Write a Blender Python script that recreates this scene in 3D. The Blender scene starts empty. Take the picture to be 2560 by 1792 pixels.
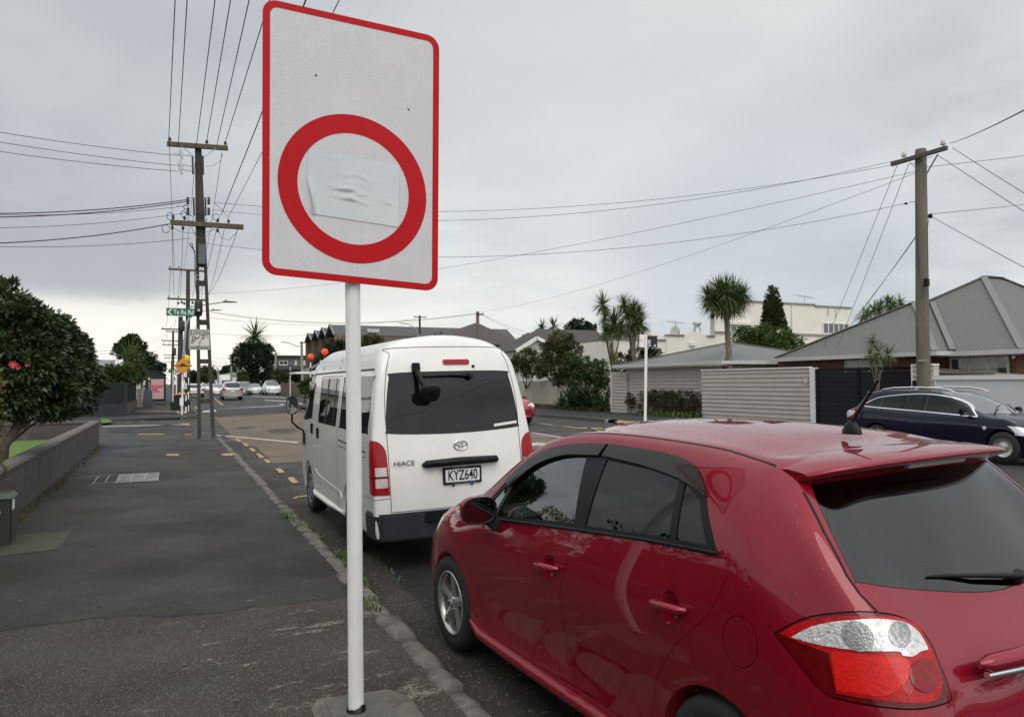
import bpy, bmesh, math, random
import numpy as np
from mathutils import Vector, Matrix, Euler
from mathutils.bvhtree import BVHTree
R = math.radians
rng = random.Random(7)
sc = bpy.context.scene
col = sc.collection

# ---------------------------------------------------------------- camera
CAM_H = 1.83
PITCH, YAW, ROLL = R(1.86), R(-24.83), 0.007
cd = bpy.data.cameras.new('camera'); cam = bpy.data.objects.new('camera', cd); col.objects.link(cam)
cd.sensor_width = 36.0; cd.lens = 1850/2560*36; cd.clip_end = 6000; cd.clip_start = .05
cam.location = (0, 0, CAM_H)
cam.rotation_euler = (Matrix.Rotation(YAW, 3, 'Z') @ Matrix.Rotation(R(90)+PITCH, 3, 'X') @ Matrix.Rotation(-ROLL, 3, 'Z')).to_euler()
sc.camera = cam

# ---------------------------------------------------------------- sky and sun
SUN_EL, SUN_AZ = R(52), R(200)      # high behind the camera, a little to its left
w = bpy.data.worlds.new('World'); sc.world = w; w.use_nodes = True
nt = w.node_tree; N = nt.nodes; L = nt.links; N.clear()
def wn(t, **k):
 n = N.new(t)
 for a, b in k.items(): setattr(n, a, b)
 return n
def wmath(op, a, b=None, clamp=False):
 n = wn('ShaderNodeMath', operation=op, use_clamp=clamp)
 for i, s in enumerate((a, b)):
  if s is None: continue
  if isinstance(s, (int, float)): n.inputs[i].default_value = s
  else: L.new(s, n.inputs[i])
 return n.outputs[0]
def wmix(f, a, b):
 n = wn('ShaderNodeMix', data_type='RGBA'); 
 for i, s in ((0, f), (6, a), (7, b)):
  if isinstance(s, (int, float)): n.inputs[i].default_value = s
  elif isinstance(s, tuple): n.inputs[i].default_value = (*s, 1)
  else: L.new(s, n.inputs[i])
 return n.outputs[2]
sky = wn('ShaderNodeTexSky', sky_type='NISHITA', sun_disc=False, sun_elevation=SUN_EL, sun_rotation=SUN_AZ)
tc = wn('ShaderNodeTexCoord'); sep = wn('ShaderNodeSeparateXYZ'); L.new(tc.outputs['Generated'], sep.inputs[0])
sx, sy, sz = sep.outputs
zc_ = wmath('MAXIMUM', sz, 0.0)
# cloud-deck coordinates: direction divided by height, so the clouds crowd towards the horizon
den = wmath('ADD', zc_, 0.16)
cmb = wn('ShaderNodeCombineXYZ'); L.new(wmath('DIVIDE', sx, den), cmb.inputs[0]); L.new(wmath('DIVIDE', sy, den), cmb.inputs[1])
def wnoise(scale, detail, rough, off):
 mp = wn('ShaderNodeMapping'); mp.inputs['Location'].default_value = off; L.new(cmb.outputs[0], mp.inputs[0])
 n = wn('ShaderNodeTexNoise'); n.inputs['Scale'].default_value = scale; n.inputs['Detail'].default_value = detail; n.inputs['Roughness'].default_value = rough
 L.new(mp.outputs[0], n.inputs['Vector']); return n.outputs[0]
def wramp(s, lo, hi):
 n = wn('ShaderNodeMapRange', interpolation_type='SMOOTHSTEP'); n.inputs[1].default_value = lo; n.inputs[2].default_value = hi
 L.new(s, n.inputs[0]); return n.outputs[0]
big = wramp(wnoise(.42, 6, .55, (3.1, .4, 0)), .34, .66)
fine = wramp(wnoise(1.5, 7, .58, (7.7, 2.2, 0)), .30, .72)
cl = wmath('ADD', wmath('MULTIPLY', big, .55), wmath('MULTIPLY', fine, .45))
def wlobe(az, el, lo, hi):          # soft patch of cloud round one direction of the compass
 v = wn('ShaderNodeVectorMath', operation='DOT_PRODUCT'); L.new(tc.outputs['Generated'], v.inputs[0])
 v.inputs[1].default_value = (math.sin(R(az))*math.cos(R(el)), math.cos(R(az))*math.cos(R(el)), math.sin(R(el)))
 return wramp(v.outputs['Value'], math.cos(R(hi)), math.cos(R(lo)))
grey = wmix(cl, (4.3, 4.6, 4.85), (7.9, 8.0, 7.95))
grey = wmix(wmath('MULTIPLY', wlobe(-14, 20, 4, 26), .55), grey, (3.75, 4.05, 4.3))     # heavier cloud up to the left
grey = wmix(wmath('MULTIPLY', wlobe(34, 22, 5, 24), .6), grey, (6.9, 6.95, 6.9))       # thin bright cloud ahead
grey = wmix(wmath('MULTIPLY', wlobe(44, 7, 3, 15), .55), grey, (4.5, 5.15, 5.75))        # bluish gap low to the right
low = wmath('MULTIPLY', wmath('SUBTRACT', 1.0, wramp(sz, .06, .17)), wmath('SUBTRACT', 1.0, wramp(sx, .1, .62)))
grey = wmix(wmath('MULTIPLY', low, .95), grey, (9.3, 9.05, 8.2))              # cream light along the horizon to the left
bn = wmath('ADD', sz, wmath('MULTIPLY', wmath('SUBTRACT', wnoise(1.1, 6, .62, (1.3, 5.2, 0)), .5), .06))
bank = wmath('MULTIPLY', wmath('MULTIPLY', wramp(bn, .092, .118), wmath('SUBTRACT', 1.0, wramp(bn, .13, .23))), wmath('SUBTRACT', 1.0, wramp(sx, -.05, .13)))
grey = wmix(wmath('MULTIPLY', bank, .8), grey, (3.75, 3.9, 4.25))            # dark bank low to the left, above the bright strip
# brightness added to the unseen sky overhead and behind the camera, lighting the scene
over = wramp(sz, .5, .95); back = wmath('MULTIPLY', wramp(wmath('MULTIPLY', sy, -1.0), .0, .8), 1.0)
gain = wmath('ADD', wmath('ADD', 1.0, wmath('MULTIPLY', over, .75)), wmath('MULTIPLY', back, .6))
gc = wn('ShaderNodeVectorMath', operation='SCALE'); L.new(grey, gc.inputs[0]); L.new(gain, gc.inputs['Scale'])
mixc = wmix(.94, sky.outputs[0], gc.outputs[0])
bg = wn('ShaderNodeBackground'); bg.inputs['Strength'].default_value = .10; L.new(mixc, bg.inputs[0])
wo = wn('ShaderNodeOutputWorld'); L.new(bg.outputs[0], wo.inputs[0])
sl = bpy.data.lights.new('sun', 'SUN'); sl.energy = 1.0; sl.angle = R(40); sl.color = (1, .96, .9)
so = bpy.data.objects.new('sun', sl); col.objects.link(so)
sd = Vector((math.sin(SUN_AZ)*math.cos(SUN_EL), math.cos(SUN_AZ)*math.cos(SUN_EL), math.sin(SUN_EL)))
so.rotation_euler = sd.to_track_quat('Z', 'Y').to_euler()
sc.view_settings.view_transform = 'Standard'; sc.view_settings.look = 'None'
sc.view_settings.exposure = 0.20; sc.view_settings.gamma = 1.0

# ---------------------------------------------------------------- survey: a photo pixel (2560 x 1792) -> a point of the place
_M = np.array(cam.rotation_euler.to_matrix())
def ray(u, v):
 return _M @ np.array([(u-1280)/1850, -(v-896)/1850, -1.0])
_O = np.array([0, 0, CAM_H])
def G(u, v, z=0.0): r = ray(u, v); return Vector(_O + r*((z-CAM_H)/r[2]))
def AX(u, v, X): r = ray(u, v); return Vector(_O + r*(X/r[0]))
def AY(u, v, Y): r = ray(u, v); return Vector(_O + r*(Y/r[1]))
ZT = {'1': (0, 680, 3.214), '2': (380, 300, 3.213), '3': (380, 820, 5.3575), '4': (700, 780, 2.591), '5': (1260, 660, 3.28), '6': (1860, 640, 3.28),
      '7': (1060, 1020, 2.082), '8': (1760, 1020, 2.081), 'a': (640, 0, 2.114), 'b': (0, 1100, 2.322), 'c': (700, 1250, 2.965), 'd': (400, 620, 6.697),
      'e': (540, 820, 5.74), 'f': (0, 940, 3.493), 'g': (300, 900, 8.927), 'h': (2200, 340, 2.436), 'D': (0, 0, .8969)}
def P(k, a, b): x, y, s = ZT[k]; return x+a/s, y+b/s
def zr(Y):          # the street climbs a little in the distance
 t = min(max((Y-56)/34, 0), 1); return .42*t*t*(3-2*t) + max(0, Y-90)*.0015

# ---------------------------------------------------------------- object helpers
BASE = {}
def tag(o, label=None, cat=None, group=None, kind=None):
 if label: o['label'] = label
 if cat: o['category'] = cat
 if group: o['group'] = group
 if kind: o['kind'] = kind
 return o
def thing(name, loc, label, cat, group=None, rz=0.0, world=True):
 o = bpy.data.objects.new(name, None); col.objects.link(o); o.empty_display_size = .2
 o.location = loc; o.rotation_euler = (0, 0, rz)
 BASE[o.name] = Vector(loc) if world else Vector((0, 0, 0))
 return tag(o, label, cat, group)
def link(name, me, mats, parent=None, kind=None):
 o = bpy.data.objects.new(name, me); col.objects.link(o)
 me.name = name
 if mats is not None:
  me.materials.clear()
  for m in (mats if isinstance(mats, (list, tuple)) else [mats]): me.materials.append(m)
 if parent is not None: o.parent = parent; BASE[o.name] = BASE.get(parent.name, Vector())
 if kind: o['kind'] = kind
 return o
def copy_tree(o, parent=None):
 c = o.copy(); col.objects.link(c); c.parent = parent
 for ch in [x for x in bpy.data.objects if x.parent == o]: copy_tree(ch, c)
 return c
class MB:
 def __init__(s): s.v = []; s.f = []; s.m = []; s.sm = []
 def add(s, vs, fs, mi=0, smooth=False):
  b = len(s.v); s.v += [tuple(v) for v in vs]
  for f in fs: s.f.append(tuple(b+i for i in f)); s.m.append(mi); s.sm.append(smooth)
  return s
 def hexa(s, p, mi=0):            # 8 corners: bottom ring, top ring
  return s.add(p, [(3, 2, 1, 0), (4, 5, 6, 7), (0, 1, 5, 4), (1, 2, 6, 5), (2, 3, 7, 6), (3, 0, 4, 7)], mi)
 def box(s, c, d, rz=0.0, mi=0):
  hx, hy, hz = d[0]/2, d[1]/2, d[2]/2; cs, sn = math.cos(rz), math.sin(rz); q = []
  for z in (-hz, hz):
   for x, y in ((-hx, -hy), (hx, -hy), (hx, hy), (-hx, hy)):
    q.append((c[0]+x*cs-y*sn, c[1]+x*sn+y*cs, c[2]+z))
  return s.hexa(q, mi)
 def bb(s, x0, x1, y0, y1, z0, z1, mi=0):
  return s.box(((x0+x1)/2, (y0+y1)/2, (z0+z1)/2), (abs(x1-x0), abs(y1-y0), abs(z1-z0)), 0, mi)
 def bar(s, p, q, a, b, up=(0, 0, 1), mi=0, a2=None, b2=None):
  p, q = Vector(p), Vector(q); d = (q-p).normalized(); u = Vector(up)
  if abs(d.dot(u)) > .98: u = Vector((0, 1, 0))
  sx_ = d.cross(u).normalized(); uy = sx_.cross(d).normalized(); a2 = a if a2 is None else a2; b2 = b if b2 is None else b2
  pts = [p-sx_*a/2-uy*b/2, p+sx_*a/2-uy*b/2, p+sx_*a/2+uy*b/2, p-sx_*a/2+uy*b/2]
  pts += [q-sx_*a2/2-uy*b2/2, q+sx_*a2/2-uy*b2/2, q+sx_*a2/2+uy*b2/2, q-sx_*a2/2+uy*b2/2]
  return s.hexa(pts, mi)
 def tube(s, pts, r, n=8, mi=0, cap=True, smooth=True):
  pts = [Vector(p) for p in pts]; k = len(pts); rs = r if isinstance(r, (list, tuple)) else [r]*k
  vs = []; prev = None
  for i, p in enumerate(pts):
   d = (pts[min(i+1, k-1)]-pts[max(i-1, 0)]); d = d.normalized() if d.length > 0 else Vector((0, 0, 1))
   if prev is None:
    u = Vector((0, 0, 1)) if abs(d.z) < .9 else Vector((1, 0, 0)); a = d.cross(u).normalized()
   else:
    a = (prev - d*prev.dot(d)); a = a.normalized() if a.length > 1e-6 else d.orthogonal().normalized()
   prev = a; b = d.cross(a)
   for j in range(n):
    t = 2*math.pi*j/n; vs.append(p+(a*math.cos(t)+b*math.sin(t))*rs[i])
  fs = [(i*n+j, i*n+(j+1) % n, (i+1)*n+(j+1) % n, (i+1)*n+j) for i in range(k-1) for j in range(n)]
  s.add(vs, fs, mi, smooth)
  if cap: s.add([vs[j] for j in range(n)], [tuple(range(n))[::-1]], mi); s.add([vs[(k-1)*n+j] for j in range(n)], [tuple(range(n))], mi)
  return s
 def lathe(s, prof, c=(0, 0, 0), axis='Z', n=24, mi=0, smooth=True):   # prof: (radius, along)
  c = Vector(c); vs = []
  for r, h in prof:
   for j in range(n):
    t = 2*math.pi*j/n; a, b = r*math.cos(t), r*math.sin(t)
    vs.append(c+Vector({'Z': (a, b, h), 'X': (h, a, b), 'Y': (a, h, b)}[axis]))
  k = len(prof); fs = []
  for i in range(k-1):
   for j in range(n):
    q = (i*n+j, i*n+(j+1) % n, (i+1)*n+(j+1) % n, (i+1)*n+j); fs.append(q if axis != 'Y' else q[::-1])
  return s.add(vs, fs, mi, smooth)
 def prism(s, poly, f0, f1, mi=0):      # poly: 2D points; f0/f1 map (a,b) to the two caps
  n = len(poly); vs = [f0(*p) for p in poly]+[f1(*p) for p in poly]
  fs = [tuple(range(n))[::-1], tuple(range(n, 2*n))]+[(i, (i+1) % n, n+(i+1) % n, n+i) for i in range(n)]
  return s.add(vs, fs, mi)
 def mesh(s, name='mesh', off=None):
  me = bpy.data.meshes.new(name); v = s.v
  if off is not None: v = [(a-off[0], b-off[1], c-off[2]) for a, b, c in v]
  me.from_pydata(v, [], s.f); me.polygons.foreach_set('material_index', s.m); me.polygons.foreach_set('use_smooth', s.sm); me.update()
  return me
 def build(s, name, mats, parent=None, kind=None, recalc=True, bevel=0):
  off = BASE.get(parent.name) if parent is not None else None
  me = s.mesh(name, off)
  if recalc or bevel:
   bm = bmesh.new(); bm.from_mesh(me)
   if bevel:
    bmesh.ops.remove_doubles(bm, verts=bm.verts, dist=1e-5)
    es = [e for e in bm.edges if len(e.link_faces) == 2 and e.calc_face_angle(0) > .6]
    bmesh.ops.bevel(bm, geom=es, offset=bevel, segments=2, affect='EDGES', clamp_overlap=True)
   if recalc: bmesh.ops.recalc_face_normals(bm, faces=bm.faces)
   bm.to_mesh(me); bm.free()
  return link(name, me, mats, parent, kind)
def rrect(x0, x1, y0, y1, r, n=5):
 o = []
 for cx, cy, a in ((x1-r, y1-r, 0), (x0+r, y1-r, 90), (x0+r, y0+r, 180), (x1-r, y0+r, 270)):
  for i in range(n+1): t = R(a+90*i/n); o.append((cx+r*math.cos(t), cy+r*math.sin(t)))
 return o
def text_mb(mb, s, size, fn, mi=0, align='CENTER', sx_=1.0, depth=0.0, bold=0.0):
 cu = bpy.data.curves.new('lettering', 'FONT'); cu.body = s; cu.size = size; cu.align_x = align; cu.align_y = 'CENTER'; cu.extrude = depth; cu.offset = bold
 ob = bpy.data.objects.new('lettering', cu); col.objects.link(ob)
 dg = bpy.context.evaluated_depsgraph_get(); me = bpy.data.meshes.new_from_object(ob.evaluated_get(dg))
 vs = [fn(v.co.x*sx_, v.co.y, v.co.z) for v in me.vertices]; mb.add(vs, [tuple(p.vertices) for p in me.polygons], mi)
 bpy.data.objects.remove(ob); bpy.data.curves.remove(cu); bpy.data.meshes.remove(me)

def text_fit(mb, s, size, width, fn, mi=0, **k):
 q = MB(); text_mb(q, s, size, lambda a, b, c: (a, b, c), **k); xs = [v[0] for v in q.v]; sc_ = width/(max(xs)-min(xs)); mid = (max(xs)+min(xs))/2
 mb.add([fn((a-mid)*sc_, b, c) for a, b, c in q.v], q.f, mi)
# ---------------------------------------------------------------- materials
def sh(m):
 return m.node_tree.nodes, m.node_tree.links
def mk(name, c, rough=.6, metal=0.0, var=0.0, vs=6.0, bump=0.0, bs=40.0, coat=0.0, spec=.5, c2=None, detail=6, emit=0.0, stretch=None, trans=0.0):
 m = bpy.data.materials.new(name); m.use_nodes = True; n, l = sh(m); b = n['Principled BSDF']
 b.inputs['Base Color'].default_value = (*c, 1); b.inputs['Roughness'].default_value = rough; b.inputs['Metallic'].default_value = metal
 b.inputs['Specular IOR Level'].default_value = spec; b.inputs['Coat Weight'].default_value = coat; b.inputs['Coat Roughness'].default_value = .03
 if emit: b.inputs['Emission Color'].default_value = (*c, 1); b.inputs['Emission Strength'].default_value = emit
 if trans: b.inputs['Transmission Weight'].default_value = trans
 if var or bump or c2:
  t = n.new('ShaderNodeTexCoord'); vec = t.outputs['Object']
  if stretch:
   mp = n.new('ShaderNodeMapping'); mp.inputs['Scale'].default_value = stretch; l.new(vec, mp.inputs[0]); vec = mp.outputs[0]
 if var or c2:
  x = n.new('ShaderNodeTexNoise'); x.inputs['Scale'].default_value = vs; x.inputs['Detail'].default_value = detail; x.inputs['Roughness'].default_value = .62; l.new(vec, x.inputs['Vector'])
  r = n.new('ShaderNodeMapRange'); r.inputs[1].default_value = .3; r.inputs[2].default_value = .7; l.new(x.outputs[0], r.inputs[0])
  mx = n.new('ShaderNodeMix'); mx.data_type = 'RGBA'; l.new(r.outputs[0], mx.inputs[0])
  mx.inputs[6].default_value = (*[k*(1-var) for k in c], 1); mx.inputs[7].default_value = (*(c2 if c2 else [min(1, k*(1+var)) for k in c]), 1)
  l.new(mx.outputs[2], b.inputs['Base Color'])
  m['mixnode'] = mx.name
 if bump:
  x = n.new('ShaderNodeTexNoise'); x.inputs['Scale'].default_value = bs; x.inputs['Detail'].default_value = 4; l.new(vec, x.inputs['Vector'])
  bp = n.new('ShaderNodeBump'); bp.inputs['Strength'].default_value = bump; bp.inputs['Distance'].default_value = .01; l.new(x.outputs[0], bp.inputs['Height']); l.new(bp.outputs[0], b.inputs['Normal'])
 return m
def glassmat(name, tint, rough=.0, ior=1.5, boost=1.0):
 m = bpy.data.materials.new(name); m.use_nodes = True; n, l = sh(m); n.clear()
 o = n.new('ShaderNodeOutputMaterial'); g = n.new('ShaderNodeBsdfGlossy'); g.inputs['Roughness'].default_value = rough
 t = n.new('ShaderNodeBsdfTransparent'); t.inputs[0].default_value = (*tint, 1); f = n.new('ShaderNodeFresnel'); f.inputs[0].default_value = ior
 mu = n.new('ShaderNodeMath'); mu.operation = 'MULTIPLY'; mu.inputs[1].default_value = boost; mu.use_clamp = True; l.new(f.outputs[0], mu.inputs[0])
 x = n.new('ShaderNodeMixShader'); l.new(mu.outputs[0], x.inputs[0]); l.new(t.outputs[0], x.inputs[1]); l.new(g.outputs[0], x.inputs[2]); l.new(x.outputs[0], o.inputs[0])
 return m
def leafmat(name, a, b, rough=.45, spec=.4, tl=.25):
 m = bpy.data.materials.new(name); m.use_nodes = True; n, l = sh(m); p = n['Principled BSDF']
 at = n.new('ShaderNodeAttribute'); at.attribute_name = 'tint'; mx = n.new('ShaderNodeMix'); mx.data_type = 'RGBA'
 l.new(at.outputs['Fac'], mx.inputs[0]); mx.inputs[6].default_value = (*a, 1); mx.inputs[7].default_value = (*b, 1)
 l.new(mx.outputs[2], p.inputs['Base Color']); p.inputs['Roughness'].default_value = rough; p.inputs['Specular IOR Level'].default_value = spec
 if tl:
  d = n.new('ShaderNodeBsdfTranslucent'); l.new(mx.outputs[2], d.inputs[0]); x = n.new('ShaderNodeMixShader'); x.inputs[0].default_value = tl
  l.new(p.outputs[0], x.inputs[1]); l.new(d.outputs[0], x.inputs[2]); l.new(x.outputs[0], n['Material Output'].inputs[0])
 return m
M = {}
M['white_paint'] = mk('white_paint', (.78, .78, .76), .35, var=.05, vs=9)
M['white_matt'] = mk('white_matt', (.74, .73, .70), .6, var=.06, vs=3)
M['black'] = mk('black_plastic', (.008, .008, .0085), .42, var=.15, vs=20, spec=.25)
M['rubber'] = mk('tyre_rubber', (.016, .016, .017), .8, var=.2, vs=30, bump=.2, bs=120)
M['dark'] = mk('dark_lining', (.012, .012, .013), .9)
M['alloy'] = mk('alloy_metal', (.50, .49, .47), .32, .85, var=.12, vs=14)
M['chrome'] = mk('chrome', (.75, .75, .76), .12, 1.0, var=.04, vs=10)
M['steel'] = mk('galvanised_steel', (.38, .39, .40), .45, .6, var=.12, vs=12)
M['wire'] = mk('cable_black', (.03, .03, .032), .6, var=.1, vs=5)
M['concrete'] = mk('concrete', (.30, .285, .26), .85, var=.22, vs=7, bump=.25, bs=60)
M['wood_dark'] = mk('weathered_timber', (.095, .075, .058), .85, var=.35, vs=9, bump=.3, bs=30, stretch=(1, 1, .2))
M['red_lens'] = mk('red_lens', (.30, .002, .004), .22, coat=.25, spec=.25, var=.12, vs=30)
M['clear_lens'] = mk('clear_lens', (.72, .72, .70), .1, coat=1.0, var=.15, vs=40)
M['glass_dark'] = mk('dark_tinted_glass', (.010, .011, .013), .02, spec=.6, coat=.6)
# ---------------------------------------------------------------- car bodies: a box-topology cage, subdivided and fitted so the surface passes through the given points
def cage_body(cols, roof, rear, front, levels=3, creases=(), fit=6):
 """cols[i][j]=(x half width, y, z); roof[i]=[(x,y,z)..centre]; rear[j], front[j]=[(x,y,z)..centre] (rear/front rows below the top row)"""
 nx, R_ = len(cols), len(cols[0])-1; K = len(roof[0]); idx = {}; V = []
 def vid(i, j, k):           # k 0..2K across (0 left, K centre)
  key = (i, j, k)
  if key not in idx:
   kk = k if k <= K else 2*K-k; s = -1 if k <= K else 1
   if kk == 0: p = cols[i][j]
   elif j == R_: p = roof[i][kk-1]
   elif i == 0: p = rear[j][kk-1]
   elif i == nx-1: p = front[j][kk-1]
   else:            # underside
    q = cols[i][0]; p = (q[0]*(K-kk)/K, q[1], q[2])
   idx[key] = len(V); V.append((s*p[0], p[1], p[2]))
  return idx[key]
 F = []
 for i in range(nx-1):
  for j in range(R_):
   F.append((vid(i+1, j, 0), vid(i, j, 0), vid(i, j+1, 0), vid(i+1, j+1, 0)))
   F.append((vid(i, j, 2*K), vid(i+1, j, 2*K), vid(i+1, j+1, 2*K), vid(i, j+1, 2*K)))
  for k in range(2*K):
   F.append((vid(i, R_, k), vid(i, R_, k+1), vid(i+1, R_, k+1), vid(i+1, R_, k)))
   F.append((vid(i, 0, k+1), vid(i, 0, k), vid(i+1, 0, k), vid(i+1, 0, k+1)))
 for j in range(R_):
  for k in range(2*K):
   F.append((vid(0, j, k), vid(0, j, k+1), vid(0, j+1, k+1), vid(0, j+1, k)))
   F.append((vid(nx-1, j, k+1), vid(nx-1, j, k), vid(nx-1, j+1, k), vid(nx-1, j+1, k+1)))
 me = bpy.data.meshes.new('cage'); me.from_pydata(V, [], F); me.update()
 cr = {}
 for (a, b, wgt) in creases: 
  for sd_ in (0, 1):
   ka = tuple(a) if not sd_ else (a[0], a[1], 2*K-a[2]); kb = tuple(b) if not sd_ else (b[0], b[1], 2*K-b[2])
   if ka in idx and kb in idx: cr[tuple(sorted((idx[ka], idx[kb])))] = wgt
 if cr:
  at = me.attributes.new('crease_edge', 'FLOAT', 'EDGE')
  for e in me.edges:
   at.data[e.index].value = cr.get(tuple(sorted(e.vertices)), 0.0)
 ob = bpy.data.objects.new('cage', me); col.objects.link(ob); md = ob.modifiers.new('s', 'SUBSURF'); md.levels = 2; md.render_levels = 2
 tgt = np.array(V); cur = tgt.copy()
 for it in range(fit):
  me.vertices.foreach_set('co', cur.ravel()); me.update(); bpy.context.view_layer.update()
  ev = ob.evaluated_get(bpy.context.evaluated_depsgraph_get()); mm = ev.to_mesh(); n = len(mm.vertices)
  co = np.empty(n*3); mm.vertices.foreach_get('co', co); lim = co.reshape(-1, 3)[:len(V)]; ev.to_mesh_clear()
  cur = cur+(tgt-lim)*.75
 me.vertices.foreach_set('co', cur.ravel()); me.update(); md.levels = levels; bpy.context.view_layer.update()
 out = bpy.data.meshes.new_from_object(ob.evaluated_get(bpy.context.evaluated_depsgraph_get()))
 bpy.data.objects.remove(ob)
 for p in out.polygons: p.use_smooth = True
 out.materials.clear()
 return out
class Body:
 """dense closed skin from which panels, panes and lamps are cut"""
 def __init__(s, me):
  s.me = me; me.calc_loop_triangles(); s.cut_list = []
  s.v = [v.co.copy() for v in me.vertices]; s.n = [v.normal.copy() for v in me.vertices]
  s.p = [tuple(p.vertices) for p in me.polygons]; s.bvh = BVHTree.FromPolygons(s.v, s.p)
 def normal(s, co):
  loc, no, i, d = s.bvh.find_nearest(co)
  if i is None: return Vector((0, 0, 1))
  a = Vector((0, 0, 0))
  for k in s.p[i]: a += s.n[k]/max((s.v[k]-loc).length, 1e-4)**1.5
  return a.normalized()
 def solid(s, polys, f0, f1, mi=1):
  m = MB()
  for poly in polys: m.prism(poly, f0, f1, mi)
  return m
 @staticmethod
 def boolean(a, b, op, mats=4):
  oa = bpy.data.objects.new('ba', a); ob = bpy.data.objects.new('bb', b); col.objects.link(oa); col.objects.link(ob)
  for me in (a, b):
   while len(me.materials) < mats: me.materials.append(None)
  md = oa.modifiers.new('b', 'BOOLEAN'); md.object = ob; md.operation = op
  try: md.solver = 'MANIFOLD'
  except TypeError: md.solver = 'EXACT'
  bpy.context.view_layer.update()
  r = bpy.data.meshes.new_from_object(oa.evaluated_get(bpy.context.evaluated_depsgraph_get()))
  if len(r.polygons) == 0 or (op == 'DIFFERENCE' and len(r.polygons) < 50):
   md.solver = 'EXACT'; bpy.context.view_layer.update(); r = bpy.data.meshes.new_from_object(oa.evaluated_get(bpy.context.evaluated_depsgraph_get()))
  bpy.data.objects.remove(oa); bpy.data.objects.remove(ob)
  return r
 def cutter(s, mb):
  me = mb.mesh('cutter'); bm = bmesh.new(); bm.from_mesh(me); bmesh.ops.recalc_face_normals(bm, faces=bm.faces); bm.to_mesh(me); bm.free(); return me
 def finish(s, me, off=0.0, drop=True, thick=0.0):
  """drop the cutter's own faces, put the skin's own smooth normals back, push the panel in or out"""
  bm = bmesh.new(); bm.from_mesh(me)
  if drop: bmesh.ops.delete(bm, geom=[f for f in bm.faces if f.material_index == 1], context='FACES')
  bmesh.ops.remove_doubles(bm, verts=bm.verts, dist=2e-5)
  keep = [f for f in bm.faces if f.material_index == 2]
  nv = {}
  for v in bm.verts:
   if all(f.material_index != 2 for f in v.link_faces): nv[v.index] = None
  bm.verts.index_update()
  ns = [s.normal(v.co) for v in bm.verts]
  if off:
   for v, n in zip(bm.verts, ns): v.co += n*off
  for f in bm.faces: f.smooth = True
  if thick:
   # rim turned inwards so that the panel has an edge
   be = [e for e in bm.edges if len(e.link_faces) == 1]
   r = bmesh.ops.extrude_edge_only(bm, edges=be); nvs = [g for g in r['geom'] if isinstance(g, bmesh.types.BMVert)]
   for v in nvs: v.co -= s.normal(v.co)*thick
   bm.verts.index_update()
   edge = set(nvs)
   for g in r['geom']:
    if isinstance(g, bmesh.types.BMFace): g.smooth = False
  bm.to_mesh(me); bm.free()
  if not thick and not keep:
   me.update(); me.normals_split_custom_set_from_vertices([tuple(n) for n in ns])
  elif thick or keep:
   ln = []
   for p in me.polygons:
    for vi in p.vertices:
     if p.use_smooth and p.material_index != 2: ln.append(tuple(s.normal(me.vertices[vi].co)))
     else: ln.append((0, 0, 0))
   me.normals_split_custom_set(ln)
  for p in me.polygons: 
   if p.material_index == 1: p.material_index = 0
  return me
 def panel(s, mb, off=0.0, thick=0.0, holes=()):
  me = s.boolean(s.me.copy(), s.cutter(mb), 'INTERSECT')
  for h in holes: me = s.boolean(me, s.cutter(h), 'DIFFERENCE')
  return s.finish(me, off, thick=thick)
 def shell(s, cutters, off=0.0):
  me = s.me.copy()
  for c in cutters: me = s.boolean(me, s.cutter(c), 'DIFFERENCE')
  return s.finish(me, off)
def side_solid(polys, sgn, x0=.30, x1=1.3, mi=1):     # outlines in the side view (y,z)
 m = MB()
 for poly in polys: m.prism(poly, lambda a, b: (sgn*x0, a, b), lambda a, b: (sgn*x1, a, b), mi)
 return m
def end_solid(polys, y0, y1, mi=1):                   # outlines seen from behind (x,z)
 m = MB()
 for poly in polys: m.prism(poly, lambda a, b: (a, y0, b), lambda a, b: (a, y1, b), mi)
 return m
def top_solid(polys, z0, z1, mi=1):
 m = MB()
 for poly in polys: m.prism(poly, lambda a, b: (a, b, z0), lambda a, b: (a, b, z1), mi)
 return m
def shrink(poly, d):
 """move an outline inwards by d"""
 n = len(poly); A = sum(poly[i][0]*poly[(i+1) % n][1]-poly[(i+1) % n][0]*poly[i][1] for i in range(n)); s = 1 if A > 0 else -1; o = []
 for i in range(n):
  p0, p1, p2 = Vector(poly[i-1]), Vector(poly[i]), Vector(poly[(i+1) % n])
  e1 = (p1-p0).normalized(); e2 = (p2-p1).normalized(); n1 = Vector((-e1.y, e1.x))*s; n2 = Vector((-e2.y, e2.x))*s
  o.append(tuple(p1+(n1+n2).normalized()*min(d/max((n1+n2).normalized().dot(n1), .35), 3*d)))
 return o
def smooth_poly(pts, n=6, sharp=()):
 """closed Catmull-Rom through the points; indices in sharp stay corners"""
 k = len(pts); o = []
 for i in range(k):
  p1, p2 = Vector(pts[i]), Vector(pts[(i+1) % k])
  p0 = Vector(pts[i-1]) if i not in sharp else p1; p3 = Vector(pts[(i+2) % k]) if (i+1) % k not in sharp else p2
  for q in range(n):
   t = q/n; o.append(tuple(.5*((2*p1)+(p2-p0)*t+(2*p0-5*p1+4*p2-p3)*t*t+(3*p1-p0-3*p2+p3)*t**3)))
 return o
def band_poly(line, half):      # a narrow strip along a line
 n = len(line); a = []; b = []
 for i, p in enumerate(line):
  d = (Vector(line[min(i+1, n-1)])-Vector(line[max(i-1, 0)])).normalized(); q = Vector((-d.y, d.x))*half
  a.append(tuple(Vector(p)+q)); b.append(tuple(Vector(p)-q))
 return a+b[::-1]
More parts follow.
